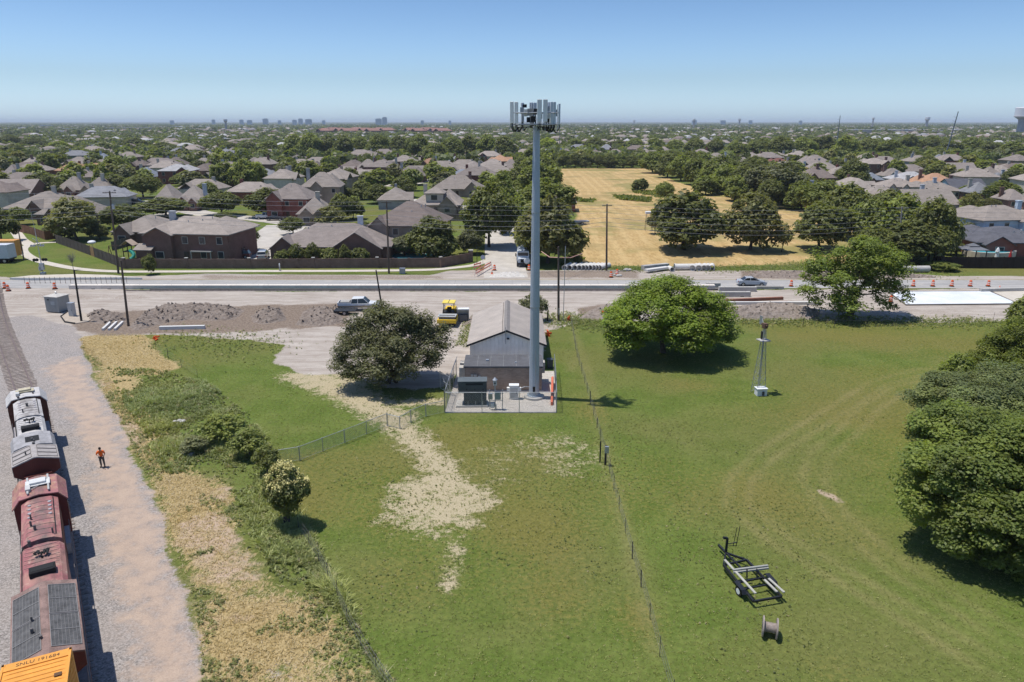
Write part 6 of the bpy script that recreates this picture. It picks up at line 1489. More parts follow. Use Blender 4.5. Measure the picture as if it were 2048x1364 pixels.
# ---- trees beyond the road, read off the photograph (x, foot y, width, top y, tone, kind)
R_,T_,A_,S_='round','tall','airy','shrub'
SUB=[(28,317,48,288,0,R_),(97,344,44,306,1,T_),(233,357,62,312,1,T_),(60,364,70,334,1,R_),(88,395,80,346,0,R_),(233,394,58,350,0,R_),(287,396,68,348,0,R_),(155,480,94,394,2,R_),(40,450,46,414,1,R_),(2,482,66,416,0,R_),(246,456,90,408,0,R_),(331,434,94,394,0,R_),(417,403,50,364,0,R_),(442,431,82,382,0,R_),(450,379,56,324,1,T_),(497,382,64,318,1,T_),(371,371,52,345,0,R_),(449,449,46,423,0,R_),(493,501,48,448,0,R_),(541,433,90,376,0,R_),(162,320,52,296,1,R_),(274,301,48,276,0,R_),
(518,377,42,324,1,T_),(579,354,52,318,1,R_),(697,377,44,336,0,T_),(670,399,66,358,0,R_),(685,441,46,387,0,R_),(660,450,64,412,2,R_),(706,438,44,394,0,R_),(725,399,44,361,0,R_),(757,407,52,368,0,R_),(738,373,56,343,0,R_),(806,395,50,354,0,R_),(825,370,50,338,0,R_),(823,334,40,312,1,R_),(857,361,28,328,1,T_),(893,385,54,357,4,R_),(859,421,38,394,0,R_),(586,469,48,433,0,R_),(727,468,36,441,0,R_),
(590,318,44,270,1,R_),(622,319,48,268,1,R_),(657,318,46,272,0,R_),(690,320,50,270,0,T_),(722,318,44,274,1,R_),(760,320,50,270,1,R_),(800,318,46,272,0,R_),(838,320,46,270,1,R_),(872,326,46,286,0,R_),(905,322,50,276,1,R_),(940,320,50,272,0,R_),(975,322,48,270,1,T_),(1008,326,50,274,0,R_),(540,312,44,282,1,R_),(500,310,40,284,0,R_),(455,306,44,284,0,R_),(420,309,40,288,1,R_),(330,309,50,284,0,R_),(300,318,44,292,1,R_),(400,345,40,320,0,R_),(210,309,40,284,1,R_),(120,306,46,282,5,R_),(70,300,50,276,0,R_),(20,296,50,270,0,R_),
(565,529,28,499,0,S_),(594,529,34,486,0,A_),(627,529,34,485,0,A_),(659,529,36,494,0,S_),(690,529,26,489,0,A_),(721,529,36,494,0,S_),(810,511,60,470,4,R_),(868,517,100,432,0,R_),(938,508,50,458,4,R_),(236,468,26,450,5,S_),
(978,494,104,368,0,R_),(1012,468,54,388,0,R_),(1000,424,64,344,1,R_),(1095,526,128,394,2,R_),(1056,516,62,430,2,R_),(1090,448,112,358,1,R_),(1080,407,90,328,1,T_),(1075,367,72,308,1,R_),(1070,342,62,294,1,R_),(1095,304,36,276,5,R_),(1045,350,40,312,0,R_),
(1075,482,90,402,1,R_),(1062,432,80,372,1,R_),(1066,392,80,344,1,R_),(1040,384,60,332,0,R_),(1110,500,70,420,2,R_),(1380,353,60,304,0,R_),(1440,367,66,312,1,R_),(1500,381,72,320,0,R_),(1545,393,84,328,1,R_),(1590,406,84,344,0,R_),(1640,432,92,360,1,R_),(1675,452,92,374,0,R_),(1410,390,50,350,1,S_),(1470,402,56,352,1,R_),(1540,416,60,360,0,R_),(1760,470,100,380,0,R_),(1127,336,30,308,0,R_),(1150,336,28,306,0,R_),(1172,336,30,308,0,R_),(1195,336,28,309,0,R_),(1217,336,30,308,0,R_),(1240,336,28,307,1,R_),(1262,336,30,309,0,R_),(1284,336,30,306,1,R_),
(1305,346,52,304,1,R_),(1335,355,54,308,0,R_),(1362,362,56,312,1,R_),(1392,370,60,316,1,R_),(1422,380,62,322,1,T_),(1452,387,66,328,1,R_),(1484,394,70,334,0,R_),(1522,402,84,330,4,T_),(1560,408,96,324,4,R_),(1602,420,74,362,1,R_),(1340,330,50,300,0,R_),(1400,338,54,304,1,R_),(1460,346,56,310,1,R_),(1510,346,50,312,0,R_),(1280,382,34,356,0,S_),(1328,402,38,364,1,R_),
(1368,500,150,384,0,R_),(1310,468,40,424,4,A_),(1500,500,110,386,2,R_),(1563,504,42,446,2,A_),(1640,500,112,404,0,R_),(1690,476,98,368,0,R_),(1735,500,90,398,1,R_),(1790,508,112,388,1,R_),(1857,522,96,398,0,R_),(1825,528,130,442,0,R_),(1745,528,80,452,0,R_),(1937,488,52,444,4,R_),(1900,510,40,470,0,R_),
(1705,376,64,319,0,R_),(1850,346,52,312,0,R_),(2026,376,52,336,0,R_),(2000,410,66,362,1,R_),(1941,428,42,384,2,A_),(1975,420,40,396,2,R_),(1585,352,54,322,1,R_),(1930,392,30,370,1,S_),(1680,345,36,322,0,R_),(1800,330,40,306,0,R_),
(1520,318,52,278,1,R_),(1560,320,54,274,0,R_),(1602,318,50,276,1,R_),(1644,316,52,272,0,T_),(1690,322,54,272,1,R_),(1732,318,50,276,0,R_),(1775,320,54,280,1,R_),(1815,312,50,270,0,T_),(1858,312,50,274,0,R_),(1900,316,54,280,0,R_),(1940,314,50,276,1,R_),(1980,320,56,284,0,R_),(2024,322,54,284,1,R_),(1470,320,46,284,1,R_),(1430,314,44,280,0,R_),(1390,312,46,278,0,R_),(1350,310,44,280,1,R_),(1310,308,44,276,1,R_),(1270,306,42,278,1,R_),(1235,304,40,280,0,R_),(1190,306,44,276,0,R_),(1150,304,40,278,1,R_),
(1985,505,18,492,4,S_),(1880,540,60,520,1,S_),(180,377,26,362,1,S_),(140,388,30,376,1,S_),(100,470,30,450,4,A_),(130,476,36,455,4,S_),(200,478,40,448,0,R_),(640,466,26,448,5,S_),(612,435,20,424,3,S_)]
for px,py,w,yt,tn,k in SUB: tree(px,py,w,yt,tn,k)
# ================================================================ HOUSES
def shingle_mat():
    t=NT('roof_shingle'); c=t.coord('Object'); oc=t.oinfo('Color')
    s=t.scaled(c,(1,1,3)); k=t.ma('ADD',t.rng(t.noise(s,.5,4,.6),.3,.7,.84,1.16),t.rng(t.noise(s,5,2,.6),.3,.7,-.14,.14)); k=t.ma('ADD',k,t.rng(t.noise(t.scaled(c,(.5,.5,8)),3,2),.35,.65,-.08,.08))
    t.bsdf(t.scalec(oc,k),.9,0,None,.12); return t.mat
SHINGLE=shingle_mat()
def wall_mat():
    t=NT('house_wall'); c=t.coord('Object'); oc=t.oinfo('Color'); k=t.ma('ADD',t.rng(t.noise(c,.7,4,.6),.3,.7,.85,1.15),t.rng(t.noise(t.scaled(c,(2,2,9)),2.4,3),.3,.7,-.14,.14)); t.bsdf(t.scalec(oc,k),.9,0,None,.12); return t.mat
HWALL=wall_mat()
TRIM=M('trim_cream',(.50,.47,.42),.7,0,.08); WINM=M('window_glass',(.035,.04,.048),.12,0,.2,.6,spec=.6); DOORM=M('door_brown',(.07,.045,.03),.6,0,.1); GARM=M('garage_door_tan',(.33,.29,.25),.6,0,.06); FASC=M('fascia_tan',(.40,.37,.33),.7,0,.08)
RC_={'tan':(.285,.245,.212),'brown':(.185,.150,.132),'taupe':(.245,.208,.185),'grey':(.235,.235,.245),'blue':(.215,.235,.265),'dark':(.098,.098,.11),'orange':(.37,.22,.14),'light':(.42,.41,.405),'red':(.20,.095,.075),'white':(.62,.62,.6)}
WC_={'brick':(.18,.105,.085),'redbrick':(.22,.085,.068),'tanbrick':(.30,.235,.19),'cream':(.46,.42,.36),'bluewhite':(.46,.54,.60),'grey':(.30,.31,.32),'purple':(.15,.14,.16),'darkbrick':(.12,.085,.075),'blue':(.30,.40,.47)}
RN_={'tan':'tan','brown':'brown','taupe':'taupe','grey':'grey','blue':'blue grey','dark':'charcoal','orange':'orange','light':'pale grey','red':'dark red','white':'white'}
WN_={'brick':'brown brick','redbrick':'red brick','tanbrick':'tan brick','cream':'cream','bluewhite':'pale blue','grey':'grey sided','purple':'purple grey','darkbrick':'dark brick','blue':'light blue'}
def hip(m,cx,cy,z,W,D,rise,oh=.5,th=.18,axis=None):
    w=W/2+oh;d=D/2+oh
    if W>=D: rl=max(W-D,.12*W)/2; R=[(cx-rl,cy,z+rise),(cx+rl,cy,z+rise)]
    else: rl=max(D-W,.12*D)/2; R=[(cx,cy-rl,z+rise),(cx,cy+rl,z+rise)]
    b=[(cx-w,cy-d,z),(cx+w,cy-d,z),(cx+w,cy+d,z),(cx-w,cy+d,z)]; bl=[(x,y,q-th) for x,y,q in b]
    if W>=D: fs=[(0,1,5,4),(1,2,5),(2,3,4,5),(3,0,4)]
    else: fs=[(0,1,4),(1,2,5,4),(2,3,5),(3,0,4,5)]
    m.add(b+R,fs); m.add(b+bl,[(4,5,1,0),(5,6,2,1),(6,7,3,2),(7,4,0,3),(7,6,5,4)])
def gable(m,cx,y0,y1,z,W,rise,oh=.4,th=.16):   # ridge along y
    w=W/2+oh; k=rise/(W/2); e=z-k*oh
    m.exty([(cx-w,e),(cx,z+rise),(cx+w,e),(cx+w,e-th),(cx,z+rise-th*1.1),(cx-w,e-th)],y0,y1)
def gablex(m,cx0,cx1,cy,z,D,rise,oh=.4,th=.16):
    d=D/2+oh;k=rise/(D/2);e=z-k*oh
    m.ext([(cy-d,e),(cy,z+rise),(cy+d,e),(cy+d,e-th),(cy,z+rise-th*1.1),(cy-d,e-th)],cx0,cx1)
HOUSES=[]
def house(x0,x1,yt,ye,st=1,rc='tan',wc='brick',style='hip',wings=(),chim=None,rot=0,lab=None,D=None,detail=True,chc=None):
    he=2.85*st+.1; xc=(x0+x1)/2; p=at(xc,ye,he); W=max(6,(x1-x0)*mpp(p.y,he)-1.0); D=D or max(8.5,min(13.5,W*.85)); Y0=p.y+.5
    rise=min(4.6,max(1.9,zat(xc,yt,Y0+D/2)-he)); 
    r=thing('house',lab,'house',(p.x,Y0+D/2,0),math.radians(rot)); rr=random.Random(int(x0*3+ye))
    rm=MB(); wm=MB(); h=D/2
    wm.bx(-W/2,W/2,-h,h,0,he-.12)
    if style=='hip': hip(rm,0,0,he,W,D,rise)
    elif style=='gablex': 
        gablex(rm,-W/2-.35,W/2+.35,0,he,D,rise); wm.ext([(-h+.01,he-.13),(h-.01,he-.13),(0,he+rise-.25)],-W/2+.01,W/2-.01)
    elif style=='gabley':
        gable(rm,0,-h-.35,h+.35,he,W,rise); wm.exty([(-W/2+.01,he-.13),(W/2-.01,he-.13),(0,he+rise-.25)],-h+.01,h-.01)
    elif style=='flat': rm.bx(-W/2-.2,W/2+.2,-h-.2,h+.2,he-.12,he+.25)
    if not wings and detail and style=='hip': wings=((rr.choice((-.28,.28,-.2,.25)),rr.uniform(.3,.42),rr.uniform(1.2,2.6),rr.uniform(.55,.85)),)
    for (fx,fw,pr,fr) in wings:
        cx=fx*W; ww=fw*W; rs=min(rise*fr,ww*.5); hz=he-.02-.03*abs(fx)
        wm.bx(cx-ww/2,cx+ww/2,-h-pr,-h+1.0,0,hz-.12); wm.exty([(cx-ww/2+.01,hz-.13),(cx+ww/2-.01,hz-.13),(cx,hz+rs-.22)],-h-pr+.005,-h+1)
        gable(rm,cx,-h-pr-.35,-h+D*.42*fr,hz,ww,rs)
    if detail and rr.random()<.6 and style=='hip' and W>11:  # back hip extension visible at the ridge side
        hip(rm,rr.choice((-1,1))*W*.22,h*.55,he-.015,W*.5,D*.8,rise*.86,.45)
        wm.bx(-W*.2,W*.2,h-.5,h+1.5,0,he-.2)
    ro=rm.build('roof',SHINGLE,r); k=rr.uniform(.85,1.14); ro.color=(*[c*k for c in RC_[rc]],1)
    wo=wm.build('wall',HWALL,r); wo.color=(*WC_[wc],1)
    if chim is None: chim=rr.choice((-.3,.3,-.42,.42,0)) if rr.random()<.85 else False
    if chim is not False:
        cm=MB(); cz=he+rise*(1.15 if abs(chim)<.4 else .95); cy=rr.choice((-.1,.1))*D
        cm.bx(chim*W-.55,chim*W+.55,cy-.4,cy+.4,he-.3,cz+.55); cm.bx(chim*W-.65,chim*W+.65,cy-.5,cy+.5,cz+.551,cz+.72)
        co_=cm.build('chimney',HWALL,ro); co_.color=(*(chc or rr.choice((WC_['brick'],WC_['cream'],(.45,.47,.50),(.4,.38,.36)))),1)
    if detail:
        fy=-h-.012
        wn=[(f*W,fw*W,pr) for f,fw,pr,_ in wings]
        for s in range(st):
            n=max(2,int(W/3.6)); 
            for q in range(n):
                x=-W/2+W*(q+.5)/n
                y=fy
                for (cx,ww,pr) in wn:
                    if abs(x-cx)<ww/2+.6: y=None
                if y is None or (q==n//2 and s==0): continue
                z=s*2.85+1.0; m=MB(); m.bx(x-.62,x+.62,y-.05,y+.04,z-.08,z+1.38); w_=m.build('window_frame',TRIM,r); m=MB(); m.bx(x-.54,x+.54,y-.066,y-.0505,z,z+1.3); m.build('pane',WINM,w_); 
        for (cx,ww,pr) in wn:
            m=MB(); m.bx(cx-min(.9,ww*.3),cx+min(.9,ww*.3),-h-pr-.05,-h-pr+.04,.9,2.3); w_=m.build('window_frame',TRIM,r); m=MB(); q=min(.8,ww*.27); m.bx(cx-q,cx+q,-h-pr-.066,-h-pr-.0505,1.0,2.2); m.build('pane',WINM,w_)
        if p.y<260:
            for sd in (-1,1):
                m=MB(); m.bx(min(sd*(W/2+.005),sd*(W/2+.05)),max(sd*(W/2+.005),sd*(W/2+.05)),-1,.4,1.0,2.3); m.build('side_window',WINM,r)
        x=-W/2+W*(max(2,int(W/3.6))//2+.5)/max(2,int(W/3.6)); m=MB(); m.bx(x-.5,x+.5,fy-.05,fy+.04,0,2.2); m.build('door',DOORM,r)
        m=MB(); 
        for q in range(3): a,b=rr.uniform(-.25,.25)*W,rr.uniform(.05,.25)*D; m.cyl((a,-b,he+rise*(1-b/(D/2))-.3),(a,-b,he+rise*(1-b/(D/2))+.45),.09,None,6)
        if style=='hip': m.build('vent_pipe',GALV,ro)
    HOUSES.append((r,rc,wc,st,style)); return r
# first row, individually described
def brick_two_storey():
    h=house(276,470,432,468,2,'tan','brick','hip',((-.28,.30,1.0,.5),),-.27,-7,'large brown brick two storey house with grey chimney behind the brick wall',D=12,chc=(.42,.43,.45))
    p=at(283,487,2.8); 
    m=MB(); m.bx(-9.6,-6.3,-7.9,-6.2,0,2.9); o=m.build('annex',HWALL,h); o.color=(*WC_['brick'],1)
    m=MB(); m.add([(-9.9,-8.3,2.75),(-6.0,-8.3,2.75),(-6.0,-6.0,3.7),(-9.9,-6.0,3.7),(-9.9,-8.3,2.6),(-6.0,-8.3,2.6),(-6.0,-6.0,3.5),(-9.9,-6.0,3.5)],[(0,1,2,3),(7,6,5,4),(4,5,1,0),(5,6,2,1),(6,7,3,2),(7,4,0,3)]); o=m.build('annex_roof',SHINGLE,h); o.color=(*RC_['tan'],1)
    m=MB(); m.bx(1.3,5.6,-6.9,-6.05,2.3,2.5); 
    for x in (1.4,5.5): m.bx(x-.08,x+.08,-6.85,-6.7,0,2.3)
    m.build('porch',FASC,h)
brick_two_storey()
house(222,318,430,464,1,'tan','brick','hip',(),False,-4,'low tan roofed brick house adjoining the large two storey house',D=13)
house(536,778,446,494,1,'taupe','brick','hip',((-.40,.22,1.0,.6),(.22,.42,1.6,.85)),.20,3,'wide brown roofed brick house with white chimney and garage behind the brick wall',D=16,chc=(.58,.6,.62))
house(748,862,430,476,1,'dark','darkbrick','gablex',(),False,2,'charcoal shingle gabled roof in front of the big brown roofed house',D=11)
house(738,890,402,452,2,'brown','tanbrick','hip',((-.36,.25,.8,.7),),False,-6,'big brown roofed tan brick house behind the charcoal gable',D=14)
def dormer_house():
    h=house(820,922,376,410,1,'tan','tanbrick','hip',(),-.25,0,'steep tan roofed house with a boxy cream dormer and chimney',D=14)
    m=MB(); m.bx(-3.0,2.2,-6.0,-1.0,3.0,6.2); o=m.build('dormer',HWALL,h); o.color=(*WC_['cream'],1); m=MB(); hip(m,-.4,-3.4,6.3,5.4,5.2,1.7); o=m.build('dormer_roof',SHINGLE,h); o.color=(*RC_['tan'],1)
    m=MB(); m.bx(-1.4,.4,-6.05,-6.005,4.3,5.7); m.build('dormer_window',WINM,h)
dormer_house()
house(585,655,392,428,1,'tan','tanbrick','hip',((-.2,.45,2.5,.7),(.18,.35,3.2,.6)),.1,8,'tan roofed house with twin entry gables beside the olive tree',D=12)
house(530,622,366,398,2,'taupe','redbrick','hip',(),False,-6,'two storey red brick house behind the spreading oak')
house(596,678,336,374,2,'tan','tanbrick','hip',((-.1,.3,.6,.6),),-.35,5,'tall tan roofed house with brick chimney between leafy trees')
house(0,124,382,418,1,'tan','brick','hip',((.1,.3,1.0,.7),),.05,-3,'broad tan hip roofed house at the street corner nearest the railway',D=17)
house(66,182,391,430,1,'tan','brick','hip',((-.05,.28,2.4,.8),),False,-8,'long tan roofed house with small front gable beside the olive green tree',D=12)
house(-30,60,358,386,1,'taupe','brick','gablex',(),False,0,'taupe gabled house cut by the picture edge',D=13)
house(160,222,344,382,1,'tan','tanbrick','hip',((-.3,.42,2.0,.85),),.1,4,'tan house with pointed arched entry gable on the cul de sac')
house(108,166,341,380,1,'tan','brick','hip',((.12,.34,2.0,.7),),.15,-4,'tan house with tall chimney joined beside the arched entry house')
house(0,33,328,350,1,'taupe','brick','hip',(),.4); house(148,212,326,344,1,'orange','tanbrick','hip',((-.3,.3,1.5,.7),),-.2,0,'orange roofed house behind the cul de sac houses')
for a in ((35,78,314,330),(120,174,313,328),(262,308,334,354,1,'blue'),(310,378,328,342,2,'light','redbrick','hip',(),False,6,'pale grey roofed house with red brick upper storey'),(306,348,364,400,1,'tan'),(350,408,358,402,1,'tan','brick','hip',((-.2,.4,2.0,.7),(.2,.3,2.5,.65)),.45,0,'tan house with arched double gable entry near the street trees'),(320,368,314,330,1,'brown'),(370,428,314,334,1,'tan'),(243,272,301,309),(254,292,318,331,1,'brown'),(384,444,289,302),(447,477,295,305),(188,214,306,320,1,'blue'),(429,448,315,327,1,'blue'),(487,522,314,328),(467,522,272,285),
 (528,586,334,362),(617,643,322,336,1,'brown'),(652,682,310,322),(500,550,314,330),(711,756,318,336),(754,801,320,340),(787,850,331,352,1,'taupe'),(838,880,316,329,1,'orange'),(967,1002,314,326,1,'orange','redbrick'),(932,968,308,326,1,'grey','grey','gabley'),(888,976,322,350,1,'tan'),(890,980,338,352,1,'blue'),(862,966,346,378,1,'tan','tanbrick','hip',((.3,.3,2.0,.7),),.25),(1000,1044,301,337,1,'taupe'),(1000,1042,285,297),(551,582,330,344,1,'brown'),(500,552,287,303),(604,652,300,308),(1119,1148,297,309,1,'taupe'),(1200,1229,288,299,2,'grey','grey'),(1184,1201,300,305,2,'brown','redbrick'),(1363,1383,303,311),(1411,1463,300,321,1,'tan','tanbrick','hip',((.3,.3,1.5,.7),)),(1472,1508,314,328),(1373,1397,292,301),
 (1538,1590,316,328,1,'red'),(1610,1666,308,326,1,'taupe'),(1662,1704,319,331,1,'grey'),(1586,1622,327,341,1,'orange'),(1608,1676,332,356,1,'brown'),(1729,1787,316,328,2,'tan','brick'),(1824,1854,307,318),(1869,1900,308,324,1,'grey'),(1890,1962,319,346,1,'taupe','grey','gablex'),(1965,2000,325,334,1,'orange'),(1970,2009,333,352,1,'tan','tanbrick','hip',(),.25),(2010,2040,327,335),(1733,1770,345,360,1,'blue','brick'),(1768,1818,336,352,1,'tan','blue'),(1796,1878,343,360,1,'light','grey'),(1846,1926,346,370,1,'orange','tanbrick','hip',(),-.35),(1904,1980,357,376,1,'dark','blue','gablex'),(1944,1996,364,386,1,'grey'),(2018,2060,378,400,1,'taupe'),(1985,2030,345,362,1,'grey'),(1540,1580,304,315),(1700,1740,300,310)):
    house(*a)
house(1770,1848,356,374,2,'tan','cream','hip',((-.32,.2,.5,.6),(.05,.18,.5,.55)),.25,0,'cream two storey house with little roof dormers')
house(1838,1930,361,382,1,'tan','cream','hip',((-.38,.16,.6,.6),(-.12,.16,.6,.6)),.0,0,'long tan roofed house with small paired gables and brick chimney')
house(1732,1816,370,394,1,'tan','cream','hip',((-.25,.3,2,.7),),False,0,'tan roofed house with white gable just above the field trees')
house(1816,1924,378,408,1,'tan','purple','gablex',(),.0,4,'tan roof with dark purple grey gable end behind the field trees',D=13)
house(1615,1728,368,398,1,'red','redbrick','hip',(),-.35,0,'dark red roofed house with white chimney behind the tree belt')
house(1894,1962,422,454,1,'tan','brick','hip',(),False,0,'plain tan hip roof peeking behind the pool yard trees',D=12)
def blue_two():
    house(1950,2100,410,440,2,'tan','bluewhite','hip',((.22,.3,1.2,.7),),.30,10,'pale blue two storey house with tan roof and tall blue chimney',D=12,chc=(.50,.58,.64))
    house(1962,2130,452,486,1,'dark','redbrick','hip',(),False,-4,'charcoal roofed brick house beside the pool and gazebo',D=14)
blue_two()
# ---- walls, fences, yards
def masonry_wall():
    pts=[g2(*q) for q in ((250,537),(500,537),(882,535))]; x0,y0=pts[0]
    r=thing('brick_wall','long brown brick perimeter wall with pilasters along the far side of the road','wall',(x0,y0,0)); BW=brick_mat('wall_brick',(.155,.105,.085),(.185,.128,.10),(.16,.12,.10),5.0)
    P=[(a-x0,b-y0) for a,b in pts]+[(g2(942,524)[0]-x0,g2(942,524)[1]-y0)]
    for a,b in zip(P[:-1],P[1:]):
        L=math.dist(a,b); n=max(1,round(L/3.05)); ang=math.atan2(b[1]-a[1],b[0]-a[0])
        for k in range(n):
            c=lerp2(a,b,(k+.5)/n); m=MB(); m.box((c[0],c[1],.92),(L/n-.34,.16,1.84),ang); m.build('panel',BW,r)
            c=lerp2(a,b,k/n); m=MB(); big=k%4==0; m.box((c[0],c[1],1.0 if big else .95),(.5 if big else .34,.42 if big else .3,2.0 if big else 1.9),ang); 
            pl=m.build('pilaster',BW,r)
            if big: m=MB(); m.box((c[0],c[1],2.06),(.62,.54,.12),ang); m.build('cap',CONC,pl)
    m=MB(); c=P[-1]; m.box((c[0],c[1],1.15),(.8,.8,2.3)); e=m.build('end_pillar',BW,r); m=MB(); m.box((c[0],c[1],2.38),(.95,.95,.16)); m.build('cap',CONC,e)
masonry_wall()
def board_fence(label,pts,h,rgb,mname,light=None):
    q=[g2(*p) for p in pts]; x0,y0=q[0]; r=thing('board_fence',label,'fence',(x0,y0,0)); mt=M(mname,rgb,.9,0,.25,2.5,streak=True)
    P=[(a-x0,b-y0) for a,b in q]
    for a,b in zip(P[:-1],P[1:]):
        L=math.dist(a,b); n=max(1,round(L/2.4)); ang=math.atan2(b[1]-a[1],b[0]-a[0])
        for k in range(n):
            c=lerp2(a,b,(k+.5)/n); m=MB(); w=L/n
            nb=14
            for j in range(nb):
                t=(k+(j+.5)/nb)/n; d=lerp2(a,b,t); m.box((d[0],d[1],h/2+.03*((j*7)%3)*.3),(w/nb*.93,.03,h),ang)
            m.build('board_panel',M('cedar_new',(.34,.20,.10),.9,0,.15,2) if light and light(c,k,n) else mt,r)
            d=lerp2(a,b,k/n); m=MB(); m.box((d[0],d[1],h/2+.05),(.12,.12,h+.1),ang); m.build('post',mt,r)
    return r
board_fence('dark wooden board fence curving down the grassy slope with one pale new panel',[(113,486),(150,499),(182,511),(215,524),(247,537)],2.0,(.10,.08,.068),'fence_dark',lambda c,k,n:k==0 and c[0]>14 and c[0]<22)
board_fence('reddish brown cedar fence behind the curved footpath',[(27,462),(60,468),(91,480),(112,477)],2.0,(.20,.10,.062),'fence_red')
board_fence('weathered grey brown fence beside the playset in the brick house yard',[(225,501),(255,492),(276,488)],1.9,(.15,.125,.105),'fence_greybrown')
board_fence('dark brown stained fence in front of the blue pool',[(1866,522),(1880,536),(1960,537),(2048,537),(2140,537)],2.2,(.035,.024,.02),'fence_stained')
board_fence('brown yard fence behind the big dark tree by the street',[(880,442),(925,442),(930,425)],1.9,(.14,.1,.08),'fence_brown2')
def yards():
    for cen,rx,ry,l in (((805,512),7.5,3.2,'turquoise swimming pool behind the brick wall under the grey green tree'),((1975,513),4.6,3.2,'bright blue swimming pool behind the dark stained fence')):
        c=at(*cen); r=thing('swimming_pool',l,'pool',(c.x,c.y,0)); P=[(rx*math.cos(a)*(1+.1*math.cos(3*a)),ry*math.sin(a)) for a in np.linspace(0,2*PI,28,endpoint=False)]
        z=.04 if rx>7 else 1.35
        m=MB(); m.prism([(x*1.1,y*1.14) for x,y in P],0,z); m.build('coping',M('coping',(.5,.45,.38),.8),r)
        t=NT('pool_water_'+str(int(rx))); n=t.noise(t.pos(),1.2,3); t.bsdf(t.mix(n,(.06,.42,.52),(.12,.55,.62)),.12,0,t.bump(n,.15,.1),.5); m=MB(); m.prism(P,z-.02,z+.02); m.build('water',t.mat,r)
    c=at(1940,522); r=thing('gazebo','grey two tier canopy gazebo beside the pool','gazebo',(c.x,c.y,0))
    m=MB()
    for sx in (-1,1):
        for sy in (-1,1): m.bx(sx*2-.07,sx*2+.07,sy*1.6-.07,sy*1.6+.07,0,2.5)
    m.build('post',DARK,r); m=MB(); hip(m,0,0,2.5,4.2,3.4,.8,.3,.08); hip(m,0,0,3.15,1.6,1.3,.5,.2,.05); m.build('canopy',M('canopy_grey',(.16,.165,.18),.8),r)
    c=at(1992,520); r=thing('fountain','small white tiered garden ornament beside the pool','ornament',(c.x,c.y,0)); m=MB(); m.lathe([(.5,0),(.4,.4),(.3,1.6),(.45,1.7),(.25,2.3),(.05,2.6)],12); m.build('body',WHITE,r)
    c=at(2018,524); r=thing('garden_umbrella','closed red garden umbrella by the charcoal roofed house','umbrella',(c.x,c.y,0)); m=MB(); m.cyl((0,0,0),(0,0,2.4),.03,None,6); m.build('pole',WHITE,r); m=MB(); m.lathe([(.3,1.0),(.25,1.4),(.06,2.4)],10); m.build('canopy',M('umbrella_red',(.4,.03,.03),.7),r)
    c=at(262,517); r=thing('playset','wooden playset with tan canopy and turquoise spiral slide in the brick house yard','playset',(c.x,c.y,0))
    WD=M('playset_wood',(.13,.08,.05),.9)
    for sx in (-1,1):
        for sy in (-1,1):
            m=MB(); m.bx(sx*.9-.07,sx*.9+.07,sy*.9-.07,sy*.9+.07,0,3.0); m.build('post',WD,r)
    m=MB(); m.bx(-1,1,-1,1,1.5,1.62); m.build('deck',WD,r); m=MB(); gable(m,0,-1.2,1.2,3.0,2.4,.9,.2,.08); m.build('canopy',M('canopy_tan',(.42,.33,.25),.8),r)
    m=MB(); m.bar((-4.2,0,2.6),(-.9,0,2.6),.12,.14); m.bar((-4.2,-1,0),(-4.2,0,2.6),.1,.1); m.bar((-4.2,1,0),(-4.2,0,2.6),.1,.1); m.build('swing_beam',WD,r)
    for x in (-3.4,-2.2):
        m=MB(); m.cyl((x,-.2,.5),(x,-.02,2.55),.012,None,4); m.cyl((x+.45,-.2,.5),(x+.45,-.02,2.55),.012,None,4); m.bx(x-.02,x+.47,-.3,-.1,.46,.5); m.build('swing',BLACK,r)
    m=MB(); pts=[Vector((.6+1.0*math.sin(t*2.6),-1.0-1.3*t,1.6*(1-t)+.25)) for t in np.linspace(0,1,12)]; m.tube(pts,.36,10); m.build('slide',M('slide_turquoise',(.03,.30,.24),.35),r,True)
    for i,(px,py,l) in enumerate(((297,516,'grey patio table nearer the playset slide'),(313,518,'grey patio table beside the brick house wall'))):
        c=at(px,py); r=thing('patio_table',l,'table',(c.x,c.y,0)); m=MB(); m.box((0,0,.74),(1.8,1.0,.05)); m.build('table_top',GALV,r); m=MB(); m.lathe([(.3,0),(.06,.1),(.06,.71)],8); m.build('leg',DARK,r)
    c=at(186,500); 
    r=thing('round_canopy','white arched shelter top behind the dark board fence','canopy',(c.x,c.y,0)); m=MB(); m.sphere((0,0,1.7),.85,14,8,.5); m.build('cover',WHITE,r); m=MB(); m.cyl((0,0,0),(0,0,2.0),.06,None,6); m.build('post',GALV,r)
    for px,py,rz,col,k,l,n in ((208,402,170,('white',(.65,.66,.67)),'suv','white suv parked at the kerb by the cul de sac','parked_car'),(533,438,15,('white',(.65,.66,.67)),'pickup','white pickup parked in the shade of the oak street','pickup_truck'),(550,441,10,('black',(.03,.03,.035)),'sedan','black car parked beside the white pickup under the oaks','parked_car'),(478,517,185,('maroon',(.12,.03,.03)),'suv','maroon suv parked behind the brick wall','parked_car'),(527,517,100,('grey',(.28,.30,.33)),'suv','grey suv parked on the drive at the wall by the garage','parked_car'),(88,394,8,('red',(.45,.03,.025)),'sedan','red car half hidden by a dark tree on the cul de sac','parked_car'),(232,407,5,('dark',(.05,.05,.06)),'sedan','dark car parked in tree shade near the arched entry house','parked_car'),(1737,348,10,('white',(.65,.66,.67)),'suv','white car on the drive of the brick two storey house','parked_car'),(275,408,5,('darkb',(.06,.06,.07)),'suv','dark suv parked under street trees beyond the cul de sac','parked_car'),(1660,366,0,('white',(.65,.66,.67)),'suv','white car beside the dark red roofed house','parked_car'),(125,301,0,('white',(.65,.66,.67)),'suv','white car near the white flat roofed hall','parked_car')):
